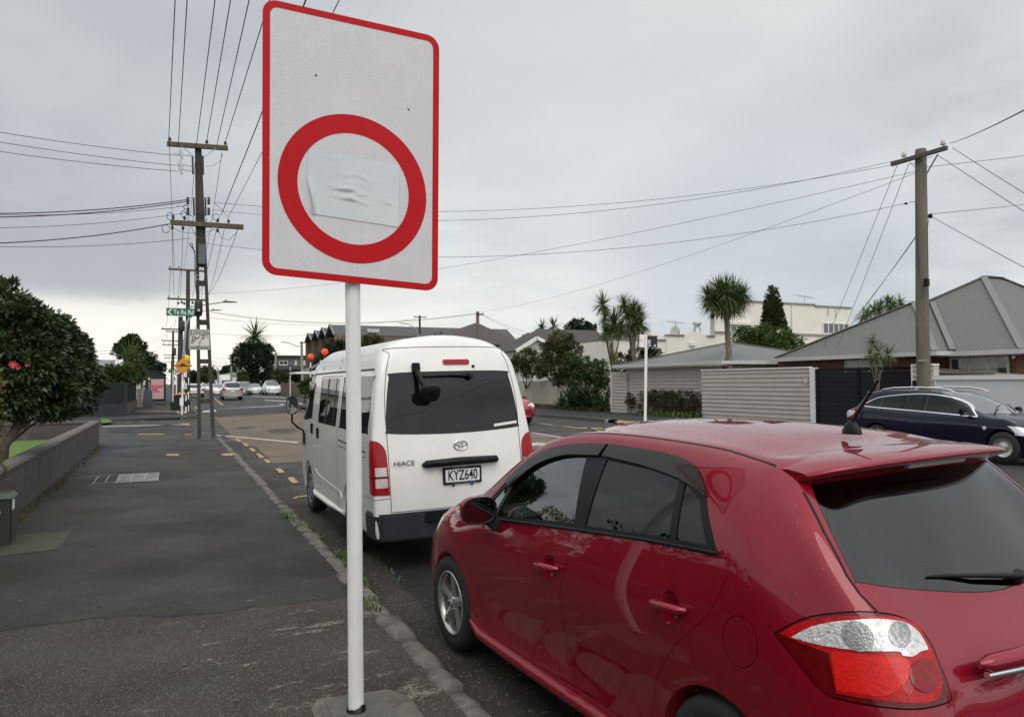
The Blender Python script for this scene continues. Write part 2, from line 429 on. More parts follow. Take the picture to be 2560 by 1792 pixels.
def mirror_mesh(me):
 r = me.copy(); bm = bmesh.new(); bm.from_mesh(r)
 for v in bm.verts: v.co.x *= -1
 bmesh.ops.reverse_faces(bm, faces=bm.faces); bm.to_mesh(r); bm.free()
 return r
def wheel(parent, c, rad, wid, side, spokes=5, rim_mat=None, style='spoke', rim=.68):
 """side -1: outer face towards -x"""
 rim_mat = rim_mat or M['alloy']; rr = rad*rim
 m = MB(); h = wid/2
 m.lathe([(rr*.93, -h*.8), (rr, -h*.95), (rad*.93, -h), (rad*.985, -h*.72), (rad, -h*.4), (rad, h*.4), (rad*.985, h*.72), (rad*.93, h), (rr, h*.95), (rr*.93, h*.8)], c, 'X', 40)
 ty = m.build('tyre', M['rubber'], parent)
 m = MB(); o = side*h
 m.lathe([(rr*1.0, o*.93), (rr*.99, o*1.0), (rr*.93, o*.98), (rr*.90, o*.6), (rr*.88, -o*.7)], c, 'X', 40)
 C = Vector(c)
 if style == 'spoke':
  for i in range(spokes):
   t = 2*math.pi*i/spokes+.35
   d = Vector((0, math.cos(t), math.sin(t))); q = Vector((0, -math.sin(t), math.cos(t)))
   r0, r1, a, b = rr*.12, rr*.95, rr*.17, rr*.22
   for sg in (1, -1):
    pts = []
    for r_, hw, x in ((r0, a*.9, o*.80), (rr*.5, a*.86, o*.86), (r1, b, o*.90)):
     pts.append((C+d*r_+Vector((x, 0, 0)), C+d*r_+q*hw*sg+Vector((x-o*.14, 0, 0)), C+d*r_+q*hw*sg+Vector((x-o*.5, 0, 0)), C+d*r_+Vector((x-o*.5, 0, 0))))
    vs = [v for g in pts for v in g]; fs = []
    for k in range(2):
     for e in range(4): fs.append((k*4+e, k*4+(e+1) % 4, (k+1)*4+(e+1) % 4, (k+1)*4+e))
    m.add(vs, fs+[(0, 1, 2, 3), (8, 9, 10, 11)], 0)
  m.lathe([(0, o*.9), (rr*.15, o*.89), (rr*.2, o*.8), (rr*.22, o*.4)], c, 'X', 24)
 else:      # pressed hub cap with slots
  prof = [(0, o*.9), (rr*.2, o*.9), (rr*.3, o*.8), (rr*.62, o*.86), (rr*.93, o*.93)]
  m.lathe(prof, c, 'X', 40)
 rm = m.build('rim', rim_mat, parent)
 m = MB(); m.lathe([(0, o*.22), (rr*.88, o*.2), (rr*.88, o*.1), (0, o*.1)], c, 'X', 32); m.build('brake_disc', M['dark'] if style == 'spoke' else M['black'], parent)
 if style == 'spoke':
  m = MB()
  for i in range(5):
   t = 2*math.pi*i/5; m.lathe([(.008, o*.93), (.009, o*.8)], C+Vector((0, rr*.24*math.cos(t), rr*.24*math.sin(t))), 'X', 6)
  m.lathe([(0, o*.95), (rr*.12, o*.93), (rr*.13, o*.85)], c, 'X', 20)
  m.build('hub_cap', M['steel'], parent)
 else:
  for i in range(10):
   m = MB(); t = 2*math.pi*i/10; d = Vector((0, math.cos(t), math.sin(t))); q = Vector((0, -math.sin(t), math.cos(t)))
   p = C+d*rr*.76+Vector((o*.905, 0, 0)); m.hexa([p-d*.035-q*.012, p+d*.035-q*.02, p+d*.035+q*.02, p-d*.035+q*.012]+[v+Vector((o*.02, 0, 0)) for v in (p-d*.035-q*.012, p+d*.035-q*.02, p+d*.035+q*.02, p-d*.035+q*.012)])
   m.build('rim_slot', M['dark'], parent)
 return ty
M['mirror'] = mk('mirror_glass', (.22, .24, .24), .02, 1.0, var=.03, vs=3)
M['lamp_dark'] = mk('lamp_housing_dark_red', (.10, .002, .004), .10, coat=.6, var=.35, vs=18, spec=.2)
M['smoke'] = mk('smoked_plastic', (.016, .011, .011), .12, spec=.4, coat=.25, var=.1, vs=6)
def mshape(p, mc):
 x, y, z = p; r = math.hypot(x, z)
 if r > 1e-6:
  a, b = x/r, z/r; k = (abs(a)**2.9+abs(b)**2.9)**(-1/2.9); x, z = a*r*k, b*r*k
 return (mc.x+x*.98, mc.y+y, mc.z+z*.72)
# ---------------------------------------------------------------- the setting: ground, roads, footpaths, kerbs, markings
YS = [-80, -40, -20, -10, 0, 10, 20, 25.2, 30, 36, 41, 46, 50, 56, 60, 64, 68, 72, 76, 80, 84, 90, 100, 120, 150, 200, 300, 500, 900, 1600]
def strip(name, x0, x1, ys, dz, m, kind='structure', thick=0.0):
 b = MB(); vs = []
 xf = lambda x, y: x(y) if callable(x) else x
 for y in ys: vs += [(xf(x0, y), y, zr(y)+dz), (xf(x1, y), y, zr(y)+dz)]
 fs = [(2*i, 2*i+1, 2*i+3, 2*i+2) for i in range(len(ys)-1)]
 if thick:
  n = len(vs); vs += [(x, y, z-thick) for x, y, z in vs]
  fs += [(2*i, n+2*i, n+2*i+2, 2*i+2)[::-1] for i in range(len(ys)-1)]+[(2*i+1, n+2*i+1, n+2*i+3, 2*i+3) for i in range(len(ys)-1)]
  fs += [(0, 1, n+1, n), (2*len(ys)-2, 2*len(ys)-1, n+2*len(ys)-1, n+2*len(ys)-2)[::-1]]
 b.add(vs, fs); return b.build(name, m, kind=kind)
def polysheet(name, polys, dz, m, kind='structure'):
 b = MB()
 for p in polys: b.add([(q[0], q[1], zr(q[1])+dz) for q in p], [tuple(range(len(p)))])
 o = b.build(name, m, kind=kind)
 bm = bmesh.new(); bm.from_mesh(o.data)
 for f in bm.faces:
  if f.normal.z < 0: f.normal_flip()
 bm.to_mesh(o.data); bm.free(); return o
def asphalt(name, base, chip, chip_scale=70, chip_amt=.35, rough=.75, patch=.25, near=None):
 m = bpy.data.materials.new(name); m.use_nodes = True; n, l = sh(m); b = n['Principled BSDF']
 t = n.new('ShaderNodeTexCoord'); O = t.outputs['Object']
 def noise(sc_, det=4, ro=.6):
  x = n.new('ShaderNodeTexNoise'); x.inputs['Scale'].default_value = sc_; x.inputs['Detail'].default_value = det; x.inputs['Roughness'].default_value = ro; l.new(O, x.inputs['Vector']); return x.outputs[0]
 def mr(s, a, b_, c=0, d=1):
  x = n.new('ShaderNodeMapRange'); x.interpolation_type = 'SMOOTHSTEP'
  for i, v in enumerate((a, b_, c, d)): x.inputs[i+1].default_value = v
  l.new(s, x.inputs[0]); return x.outputs[0]
 def mix(f, a, b_):
  x = n.new('ShaderNodeMix'); x.data_type = 'RGBA'
  for i, s in ((0, f), (6, a), (7, b_)):
   if isinstance(s, tuple): x.inputs[i].default_value = (*s, 1)
   elif isinstance(s, (int, float)): x.inputs[i].default_value = s
   else: l.new(s, x.inputs[i])
  return x.outputs[2]
 def mul(a, b_):
  x = n.new('ShaderNodeMath'); x.operation = 'MULTIPLY'
  for i, s in enumerate((a, b_)):
   if isinstance(s, (int, float)): x.inputs[i].default_value = s
   else: l.new(s, x.inputs[i])
  return x.outputs[0]
 vo = n.new('ShaderNodeTexVoronoi'); vo.inputs['Scale'].default_value = chip_scale; l.new(O, vo.inputs['Vector'])
 wn_ = n.new('ShaderNodeSeparateColor'); l.new(vo.outputs['Color'], wn_.inputs[0])
 chips = mul(mr(wn_.outputs[0], 1-chip_amt, 1-chip_amt*.5), mr(vo.outputs['Distance'], .45, .2))
 c = mix(mr(noise(.55, 5), .32, .68), tuple(k*(1-patch) for k in base), tuple(k*(1+patch) for k in base))
 c = mix(mr(noise(9, 5, .7), .35, .7, 0, .5), c, tuple(k*.6 for k in base))
 c = mix(mul(chips, mr(noise(2.5), .3, .7, .25, 1)), c, chip)
 rg = mr(noise(.8, 3), .3, .7, rough-.14, rough+.1)
 bump = n.new('ShaderNodeBump'); bump.inputs['Strength'].default_value = .55; bump.inputs['Distance'].default_value = .006
 l.new(mr(vo.outputs['Distance'], 0, .6, 1, 0), bump.inputs['Height']); l.new(bump.outputs[0], b.inputs['Normal'])
 if near:      # an older, coarser, browner surface on this side of a wandering seam, and a few bare cement smears
  sp = n.new('ShaderNodeSeparateXYZ'); l.new(O, sp.inputs[0])
  wob = n.new('ShaderNodeMath'); wob.operation = 'MULTIPLY_ADD'; l.new(noise(1.3, 4), wob.inputs[0]); wob.inputs[1].default_value = .5
  ad = n.new('ShaderNodeMath'); ad.operation = 'MULTIPLY_ADD'; l.new(sp.outputs[0], ad.inputs[0]); ad.inputs[1].default_value = .17; l.new(sp.outputs[1], ad.inputs[2]); l.new(ad.outputs[0], wob.inputs[2])
  f = mr(wob.outputs[0], 6.50, 6.28)
  vo2 = n.new('ShaderNodeTexVoronoi'); vo2.inputs['Scale'].default_value = 85; l.new(O, vo2.inputs['Vector']); s2 = n.new('ShaderNodeSeparateColor'); l.new(vo2.outputs['Color'], s2.inputs[0])
  ch2 = mul(mr(s2.outputs[1], .45, .80), mr(vo2.outputs['Distance'], .5, .22))
  cc = mix(mr(noise(.9, 5), .35, .65), (.033, .028, .0225), (.050, .042, .033)); cc = mix(mr(noise(1.7, 3), .45, .7, 0, .5), cc, (.043, .046, .031)); cc = mix(ch2, cc, (.165, .145, .118))
  st = n.new('ShaderNodeMapping'); st.inputs['Scale'].default_value = (1.0, 2.6, 1); st.inputs['Rotation'].default_value = (0, 0, -.5); l.new(O, st.inputs[0])
  ns = n.new('ShaderNodeTexNoise'); ns.inputs['Scale'].default_value = 1.9; ns.inputs['Detail'].default_value = 8; ns.inputs['Roughness'].default_value = .72; l.new(st.outputs[0], ns.inputs['Vector'])
  stain = mul(mul(mr(ns.outputs[0], .55, .64), mr(sp.outputs[0], -.35, .5)), mul(mr(sp.outputs[1], 7.0, 5.6), mr(noise(45, 3), .38, .6)))
  c = mix(f, c, cc); c = mix(mul(stain, .85), c, (.27, .245, .19))
  dk = mul(mr(wob.outputs[0], 6.36, 6.39), mr(wob.outputs[0], 6.43, 6.40)); c = mix(mul(dk, .8), c, (.012, .011, .010))
  dk2 = mul(mr(wob.outputs[0], 10.30, 10.32), mr(wob.outputs[0], 10.36, 10.34)); c = mix(mul(dk2, mr(noise(4, 4), .4, .55)), c, (.014, .013, .012))
  dust = mul(mr(noise(.33, 6, .65), .52, .70), mr(sp.outputs[1], 6.6, 9.0)); c = mix(mul(dust, .45), c, (.070, .065, .060))
  moss = mul(mr(sp.outputs[0], -1.1, -1.75), mr(noise(3, 5), .42, .6)); c = mix(mul(moss, .6), c, (.045, .052, .022))
 l.new(c, b.inputs['Base Color']); l.new(rg, b.inputs['Roughness']); b.inputs['Specular IOR Level'].default_value = .28
 return m
M['footpath'] = asphalt('footpath_asphalt', (.034, .0318, .0300), (.115, .105, .10), 75, .55, .76, .38, near=True)
M['footpath2'] = asphalt('footpath_patch', (.032, .031, .032), (.10, .095, .09), 85, .5, .70, .18)
M['footpath_moss'] = asphalt('footpath_mossy', (.058, .058, .040), (.14, .13, .10), 70, .4, .8, .35)
M['road'] = asphalt('road_asphalt', (.038, .0365, .0355), (.15, .14, .13), 52, .5, .66, .22)
M['road_dark'] = asphalt('road_new_asphalt', (.020, .0195, .019), (.09, .085, .08), 60, .4, .62, .2)
M['road_tan'] = asphalt('tan_chipseal', (.150, .112, .078), (.24, .19, .14), 60, .5, .8, .22)
M['gutter'] = asphalt('gutter_grit', (.036, .032, .027), (.15, .12, .09), 40, .35, .8, .45)
M['grass'] = mk('lawn_grass', (.055, .115, .012), .9, c2=(.10, .17, .025), vs=14, bump=.6, bs=90)
M['earth'] = mk('open_ground', (.060, .072, .035), .9, c2=(.10, .105, .055), vs=.3)
M['mark_white'] = mk('worn_white_paint', (.20, .20, .195), .6, c2=(.56, .56, .54), vs=5, detail=9)
M['mark_yellow'] = mk('worn_yellow_paint', (.20, .125, .05), .6, c2=(.56, .32, .075), vs=7, detail=9)
M['mark_pale'] = mk('faded_platform_paint', (.11, .108, .105), .7, c2=(.27, .265, .255), vs=2.2, detail=9)
gx = [-1600, -600, -200, -80, 80, 200, 600, 1600]
b = MB(); vs = []
for y in [-600]+YS: 
 for x in gx: vs.append((x, y, zr(max(y, -80))-.06))
k = len(gx); b.add(vs, [(i*k+j, i*k+j+1, (i+1)*k+j+1, (i+1)*k+j) for i in range(len(YS)) for j in range(k-1)])
b.build('ground', M['earth'], kind='structure')
farx = lambda y: 18.0 if y < 44 else max(13.2, 18.0-(y-44)*.3)
strip('road', 1.45, lambda y: farx(y)+.05, [y for y in YS if y <= 900], 0, M['road'])
polysheet('side_road', [[(1.45, 25.9), (1.45, 42.5), (-80, 41.0), (-80, 26.2), (-1.8, 25.9)]], -.004, M['road'])
strip('footpath', -1.85, lambda y: 1.40 if y < 6 else 1.40-.0*(y), [-60, -20, 0, 2, 4, 6, 8, 10, 14, 18, 22, 25.0], .12, M['footpath'], thick=.14)
polysheet('kerb_ramp', [[(-1.85, 25.0), (1.40, 25.0), (1.35, 25.6), (.6, 26.5), (-1.85, 26.3)]], .0, M['footpath2'])
o = bpy.data.objects['kerb_ramp']
for v in o.data.vertices: v.co.z = .12 if v.co.y < 25.1 else .004
polysheet('footpath_patch', [[(-.72, 25.0), (-.60, 16.5), (-1.8, 16.4), (-1.8, 25.0)]], .124, M['footpath2'])
polysheet('mossy_patch', [[(-1.75, 10.2), (-1.03, 10.17), (-1.04, 9.06), (-1.85, 8.9)]], .124, M['footpath_moss'])
# footpath and corner beyond the side street, far footpath across the road
b = MB(); b.prism([(-14, 42.2), (-2.6, 41.6), (-2.0, 42.6), (.35, 43.6), (1.5, 46.0), (1.5, 49), (-2.3, 49), (-2.3, 47.9), (-14, 47.9)], lambda x, y: (x, y, -.04), lambda x, y: (x, y, .10)); b.build('far_corner_paving', M['footpath2'], kind='structure')
strip('footpath_beyond', -2.6, 1.42, [y for y in YS if 49 <= y <= 500 or y == 50], .12, M['footpath2'], thick=.14)
strip('far_footpath', farx, lambda y: 23.6, [y for y in YS if y <= 500], .12, M['footpath2'], thick=.14)
polysheet('left_yard_ground', [[(-30, -30), (-1.85, -30), (-1.85, 24.4), (-30, 24.4)]], .15, M['earth'])
polysheet('lawn', [[(-12, 9), (-2.0, 9), (-2.0, 24.1), (-12, 24.1)]], .34, M['grass'])
polysheet('corner_grass', [[P_ for P_ in (G(*P('1', 812, 1172), .11)[:2], G(*P('1', 870, 1178), .11)[:2], G(*P('1', 905, 1205), .11)[:2], G(*P('1', 812, 1212), .11)[:2])]], .106, M['grass'])
polysheet('right_yard_ground', [[(23.6, -30), (120, -30), (120, 160), (23.6, 160)]], .10, M['earth'])
# gutter, darker new strip along the kerb, tan chip-seal of the junction
def wob(y, a): return a+.05*math.sin(y*1.9)+.03*math.sin(y*5.3+1)
strip('gutter', 1.5, lambda y: wob(y, 1.93), list(np.arange(-8, 26, .5)), .004, M['gutter'])
strip('new_asphalt_strip', lambda y: wob(y, 1.93)-.01, lambda y: 2.55 if y < 17 else 2.22, list(np.arange(-8, 29, .5)), .0025, M['road_dark'])
tanp = [G(*P('3', 830, 1200))[:2], G(*P('3', 930, 1310))[:2], G(*P('3', 1040, 1400))[:2], G(*P('1', 1850, 1345))[:2], (2.30, 22.5), (2.25, 19.5), G(*P('b', 1580, 135))[:2], G(*P('b', 1745, 130))[:2], (7, 17.4), (12.0, 19), (12.0, 52.5), G(*P('3', 1990, 1136))[:2]]
polysheet('tan_chipseal', [[tuple(p) for p in tanp]], .006, M['road_tan'])
polysheet('road_patch', [[G(*P('3', x, y))[:2] for x, y in ((1530, 1380), (1640, 1350), (1900, 1350), (1960, 1380), (1800, 1410), (1600, 1405))], [G(*P('3', x, y))[:2] for x, y in ((1120, 1345), (1200, 1325), (1380, 1325), (1390, 1340), (1250, 1355))]], .010, M['road'])
polysheet('side_road_patch', [[G(*P('3', x, y))[:2] for x, y in ((-600, 1340), (260, 1310), (560, 1330), (540, 1390), (100, 1400), (-600, 1400))]], .003, M['road_dark'])
# raised crossing platform, its worn paint
plat = [G(*P('3', x, y))[:2] for x, y in ((600, 1190), (2010, 1098), (2010, 1040), (700, 1090))]
polysheet('crossing_platform', [plat], .012, M['road_dark'])
polysheet('crossing_paint', [[G(*P('3', x, y))[:2] for x, y in ((660, 1158), (1960, 1092), (1960, 1050), (1600, 1048), (700, 1098))]], .016, M['mark_pale'])
polysheet('crossing_bars', [[G(*P('3', x, y))[:2] for x, y in q] for q in (((870, 1098), (990, 1090), (1035, 1115), (900, 1124)), ((1140, 1082), (1300, 1072), (1390, 1095), (1225, 1108)), ((1400, 1066), (1550, 1056), (1640, 1078), (1480, 1092)))], .020, M['road'])
polysheet('crossing_white_bars', [[G(*P('3', x, y))[:2] for x, y in q] for q in (((690, 1108), (850, 1098), (865, 1122), (675, 1136)), ((1400, 1098), (1470, 1092), (1540, 1112), (1430, 1120)))], .024, M['mark_white'])
Wm, Ym = [], []
def q_(k, pts, z=0.0): return [tuple(G(*P(k, x, y), z)[:2]) for x, y in pts]
Wm += [q_('3', ((870, 1432), (1960, 1529), (1960, 1546), (868, 1444))), q_('1', ((820, 1240), (1465, 1226), (1465, 1230), (820, 1246))), q_('3', ((0, 1298), (395, 1298), (395, 1305), (0, 1305)))]
Wm += [q_('3', ((1240, 945), (1275, 943), (1790, 1040), (1740, 1045))), q_('3', ((1590, 944), (1620, 942), (2030, 1028), (2000, 1036))), q_('3', ((1330, 962), (1780, 975), (1800, 981), (1340, 968))), q_('3', ((1500, 1000), (1930, 1010), (1960, 1018), (1520, 1006)))]
Wm += [q_('3', ((x, y), (x+w_, y-1), (x+w_+14, y+7), (x+14, y+8))) for x, y, w_ in ((1050, 912, 22), (1130, 930, 22), (1165, 934, 22), (1200, 941, 22), (1205, 905, 40), (1290, 912, 40), (1380, 918, 40), (1420, 905, 30), (1480, 910, 30))]
Wm += [q_('5', ((228, 1388), (235, 1382), (512, 1427), (500, 1433))), q_('5', ((655, 1343), (668, 1341), (840, 1366), (828, 1370))), q_('5', ((228, 1468), (300, 1466), (385, 1480), (370, 1492), (228, 1492)))]
Ym += [q_('5', ((285, 1308), (300, 1306), (405, 1321), (392, 1325))), q_('5', ((472, 1330), (488, 1328), (600, 1343), (588, 1348))), q_('5', ((600, 1343), (900, 1346), (900, 1352), (600, 1350)))]
Ym += [q_('3', ((1100, 1484), (1150, 1482), (1206, 1519), (1150, 1524))), q_('3', ((1205, 1545), (1255, 1543), (1306, 1583), (1252, 1588))), q_('1', ((1998, 1418), (2030, 1416), (2062, 1443), (2028, 1447))), q_('1', ((2055, 1462), (2088, 1460), (2124, 1494), (2090, 1498))), q_('1', ((2115, 1508), (2148, 1506), (2182, 1534), (2146, 1538)))]
Ym += [q_('b', ((1598, 169), (1628, 166), (1656, 190), (1622, 194))), q_('b', ((1668, 222), (1703, 218), (1734, 250), (1696, 254))), q_('b', ((1700, 340), (1730, 328), (1785, 324), (1785, 330), (1735, 335), (1708, 346)))]
Ym += [q_('3', ((890, 1436), (960, 1443), (1060, 1466), (1000, 1464))), q_('3', ((830, 995), (848, 994), (962, 1046), (935, 1050))), q_('3', ((565, 1066), (598, 1062), (610, 1090), (590, 1092))), q_('3', ((640, 1172), (745, 1160), (750, 1180), (650, 1190)))]
Ym += [q_('1', ((1110, 1303), (1320, 1302), (1320, 1309), (1110, 1310))), q_('1', ((1485, 1306), (1540, 1306), (1540, 1312), (1485, 1312))), q_('3', ((400, 1280), (498, 1280), (510, 1303), (402, 1303)))]
polysheet('white_road_markings', Wm, .014, M['mark_white']); polysheet('yellow_road_markings', Ym, .014, M['mark_yellow'])
polysheet('footpath_marks', [q_('1', ((1338, 1464), (1436, 1463), (1437, 1477), (1338, 1478)), .12), q_('1', ((1770, 1466), (1800, 1459), (1893, 1456), (1908, 1475), (1810, 1478)), .12)], .1285, M['mark_yellow'])
polysheet('corner_marks', [q_('g', ((360, 1130), (700, 1134), (1262, 1150), (1262, 1160), (700, 1144), (360, 1138)), .12), q_('g', ((1265, 1136), (1335, 1136), (1335, 1188), (1265, 1188)), .12), q_('g', ((1415, 1138), (1470, 1138), (1475, 1188), (1420, 1188)), .12), q_('g', ((1430, 1185), (1640, 1200), (1640, 1206), (1430, 1192)), .12)], .128, M['mark_yellow'])
polysheet('bus_stop_pad', [q_('5', ((905, 1292), (965, 1282), (1130, 1292), (1225, 1304), (1150, 1312), (940, 1302)), .12)], .128, M['mark_yellow'])
# kerbs: rough basalt blocks along the near footpath
kb = MB(); y = -6.0; r2 = random.Random(11)
while y < 25.3:
 ln = r2.uniform(.28, .58); x1 = 1.545+r2.uniform(-.018, .018)-(.02 if y > 20 else 0); x0 = 1.375+r2.uniform(-.02, .012); zt = .128+r2.uniform(-.014, .014); n = 5; vs = []
 for i in range(n+1):
  t = i/n; yy = y+.018+(ln-.036)*t; e = .026*abs(2*t-1)**4; j = lambda a: r2.uniform(-a, a)
  vs += [(x0, yy, -.02), (x0+j(.012), yy, zt-.012-e+j(.006)), (x0+.05+j(.012), yy, zt+j(.008)-e*.4), ((x0+x1)/2+j(.01), yy, zt+.006+j(.008)-e*.4), (x1-.035+j(.008), yy, zt-.004-e*.6+j(.008)), (x1+j(.010)-e, yy, zt-.032-e+j(.006)), (x1+.015+j(.008)-e, yy, -.02)]
 kb.add(vs, [(i*7+q, i*7+q+1, (i+1)*7+q+1, (i+1)*7+q) for i in range(n) for q in range(6)]+[tuple(range(7)), tuple(range(n*7, n*7+7))[::-1]], r2.choice([0, 0, 1]), True)
 y += ln
M['kerb_stone'] = mk('basalt_kerb_stone', (.065, .06, .055), .85, c2=(.185, .165, .142), vs=9, bump=.9, bs=45, detail=8)
M['kerb_stone_red'] = mk('reddish_kerb_stone', (.10, .085, .075), .85, c2=(.17, .095, .07), vs=9, bump=.9, bs=45, detail=8)
kb.build('kerb', [M['kerb_stone'], M['kerb_stone_red']], kind='structure')
kb = MB()
for y0, y1 in ((-40, 26.0), (26.0, 44)):
 kb.bb(17.92, 18.08, y0, y1, -.02, .135)
for a in ((1.42, 46, 90), (1.42, 90, 300)): kb.bb(a[0], a[0]+.13, a[1], a[2], -.02+zr(a[1]), .13+zr(a[1]))
kb.build('far_kerb', mk('dark_kerb', (.07, .068, .064), .85, var=.35, vs=3), kind='structure')
b = MB(); pr = [G(*P('3', x, y))[:2] for x, y in ((400, 1225), (470, 1212), (560, 1204), (640, 1192))]
for p, q in zip(pr, pr[1:]): b.bar((*p, .05), (*q, .05), .16, .14)
pl = [G(*P('1', x, y))[:2] for x, y in ((812, 1216), (1160, 1208))]; b.bar((*pl[0], .04), (*pl[1], .04), .2, .14)
pl = [(-40, 41.8), tuple(pl[0])]; b.bar((*pl[0], .04), (*pl[1], .04), .2, .14)
b.build('corner_kerb', mk('corner_kerb_stone', (.10, .095, .085), .85, var=.5, vs=4), kind='structure')
b = MB()
for u0, u1 in ((742, 806), (842, 892)):
 g0, g1 = G(*P('5', u0, 1300)), G(*P('5', u1, 1310)); b.bb(17.905, 18.10, min(g0.y, g1.y), max(g0.y, g1.y), .0, .1385)
b.build('kerb_paint', M['mark_white'], kind='structure')
# concrete footing of the sign post
polysheet('post_footing', [[(.68, 3.6), (.69, 4.04), (.74, 4.14), (1.12, 4.10), (1.20, 3.95), (1.19, 3.55), (.9, 3.4)]], .1245, mk('mortar_rim', (.115, .105, .085), .9, var=.4, vs=12, bump=.6, bs=70))
polysheet('post_slab', [[(.765, 3.55), (.770, 4.09), (1.07, 4.04), (1.085, 3.5)]], .1290, mk('slab_concrete', (.098, .095, .087), .85, var=.22, vs=14, bump=.4, bs=80))
# weeds and grit along the kerb and the wall
def tufts(name, spots, size, mat_, seed):
 r3 = random.Random(seed); vs, fs, tn = [], [], []
 for x, y, z, k_ in spots:
  for i in range(k_):
   a = r3.uniform(0, 6.28); L_ = size*r3.uniform(.4, 1.2); wd = L_*r3.uniform(.10, .28); lean = r3.uniform(.2, 1.0); px_, py_ = x+r3.gauss(0, size*.5), y+r3.gauss(0, size*.5)
   d = Vector((math.cos(a)*lean, math.sin(a)*lean, 1)).normalized(); s_ = Vector((-math.sin(a), math.cos(a), 0)); p = Vector((px_, py_, z)); m_ = p+d*L_*.6; e = m_+Vector((d.x, d.y, d.z*.3)).normalized()*L_*.4
   b0 = len(vs); vs += [p-s_*wd*.4, p+s_*wd*.4, m_+s_*wd*.5, m_-s_*wd*.5, e]; fs += [(b0, b0+1, b0+2, b0+3), (b0+3, b0+2, b0+4)]; t_ = r3.random(); tn += [t_]*2
 me = bpy.data.meshes.new(name); me.from_pydata([tuple(v) for v in vs], [], fs); at = me.attributes.new('tint', 'FLOAT', 'FACE'); at.data.foreach_set('value', tn)
 return link(name, me, mat_, kind='stuff')
M['weed'] = leafmat('weed_leaf', (.05, .10, .015), (.11, .17, .03), .6)
M['weed_dry'] = leafmat('dry_weed', (.12, .09, .035), (.10, .115, .03), .8)
r3 = random.Random(5); sp = []
for i in range(32): sp.append((1.60+r3.gauss(0, .035), r3.choice([7.0, 7.4, 8.0, 8.6, 9.0, 9.6, 6.5])+r3.gauss(0, .25), .01, r3.randint(4, 16)))
for i in range(20): sp.append((1.40+r3.gauss(0, .02), r3.choice([6.2, 9.4, 9.9, 5.6])+r3.gauss(0, .2), .12, r3.randint(4, 14)))
for i in range(40): sp.append((1.95+r3.gauss(0, .05), r3.uniform(4.5, 20), .006, r3.randint(1, 4)))
tag(tufts('kerb_weeds', sp, .07, M['weed'], 1), 'low green weeds growing along the gutter beside the kerb', 'weeds')
sp = [(-1.74+r3.gauss(0, .045)+.01, r3.uniform(10.5, 23.5), .125, r3.randint(2, 8)) for i in range(230)]
tag(tufts('wall_foot_weeds', sp, .05, M['weed_dry'], 2), 'dry weeds and leaf litter at the foot of the brown wall', 'weeds')
gr = MB(); 
for i in range(1500):
 k_ = r3.random()
 if k_ < .75: x, y, z = r3.uniform(1.56, 2.0), r3.uniform(3.4, 15), .006
 elif k_ < .9: x, y, z = r3.uniform(1.95, 2.3), r3.uniform(4.0, 6.2), .006
 else: x, y, z = r3.uniform(-1.7, 1.3), r3.uniform(4, 20), .122
 s_ = r3.uniform(.003, .010) if k_ < .9 else r3.uniform(.004, .016); a = r3.uniform(0, 3)
 gr.hexa([(x+s_*c_*math.cos(a+t)*1.2, y+s_*math.sin(a+t), z+h) for h, c_ in ((0, 1), (s_*.6, .7)) for t in (.3, 1.8, 3.4, 4.9)], 0 if r3.random() < .8 else 1)
tag(gr.build('litter_and_grit', [mk('grit', (.11, .095, .075), .9, var=.4, vs=30), mk('pale_litter', (.36, .33, .27), .8, var=.3, vs=30)], kind='stuff'), 'grit and scraps of litter lying in the gutter', 'grit')
# ---------------------------------------------------------------- foliage
def leaf_mesh(name, pos, dr, nm, L_, W_, tint, mat_, parent=None, kind=None, fold=.18, off=None):
 """one small folded leaf per row: base, two sides, tip"""
 n = len(pos); dr = dr/np.linalg.norm(dr, axis=1, keepdims=True); sd_ = np.cross(dr, nm); q = np.linalg.norm(sd_, axis=1, keepdims=True); q[q < 1e-6] = 1; sd_ = sd_/q; up = np.cross(sd_, dr)
 L_ = np.reshape(L_, (-1, 1)); W_ = np.reshape(W_, (-1, 1))
 a = pos; b = pos+dr*L_*.45-sd_*W_*.5+up*W_*fold; c = pos+dr*L_-up*L_*.10; d = pos+dr*L_*.45+sd_*W_*.5+up*W_*fold
 V = np.stack([a, b, c, d], 1).reshape(-1, 3)
 if off is not None: V = V-np.array(off)
 me = bpy.data.meshes.new(name); me.vertices.add(4*n); me.vertices.foreach_set('co', V.astype(np.float32).ravel()); me.loops.add(6*n); me.polygons.add(2*n)
 k = np.arange(n)*4; idx = np.stack([k, k+1, k+2, k, k+2, k+3], 1).ravel(); me.loops.foreach_set('vertex_index', idx.astype(np.int32))
 me.polygons.foreach_set('loop_start', np.arange(0, 6*n, 3).astype(np.int32)); me.update(calc_edges=True); me.validate()
 at = me.attributes.new('tint', 'FLOAT', 'FACE'); at.data.foreach_set('value', np.repeat(np.clip(tint, 0, 1), 2).astype(np.float32))
 return link(name, me, mat_, parent, kind)
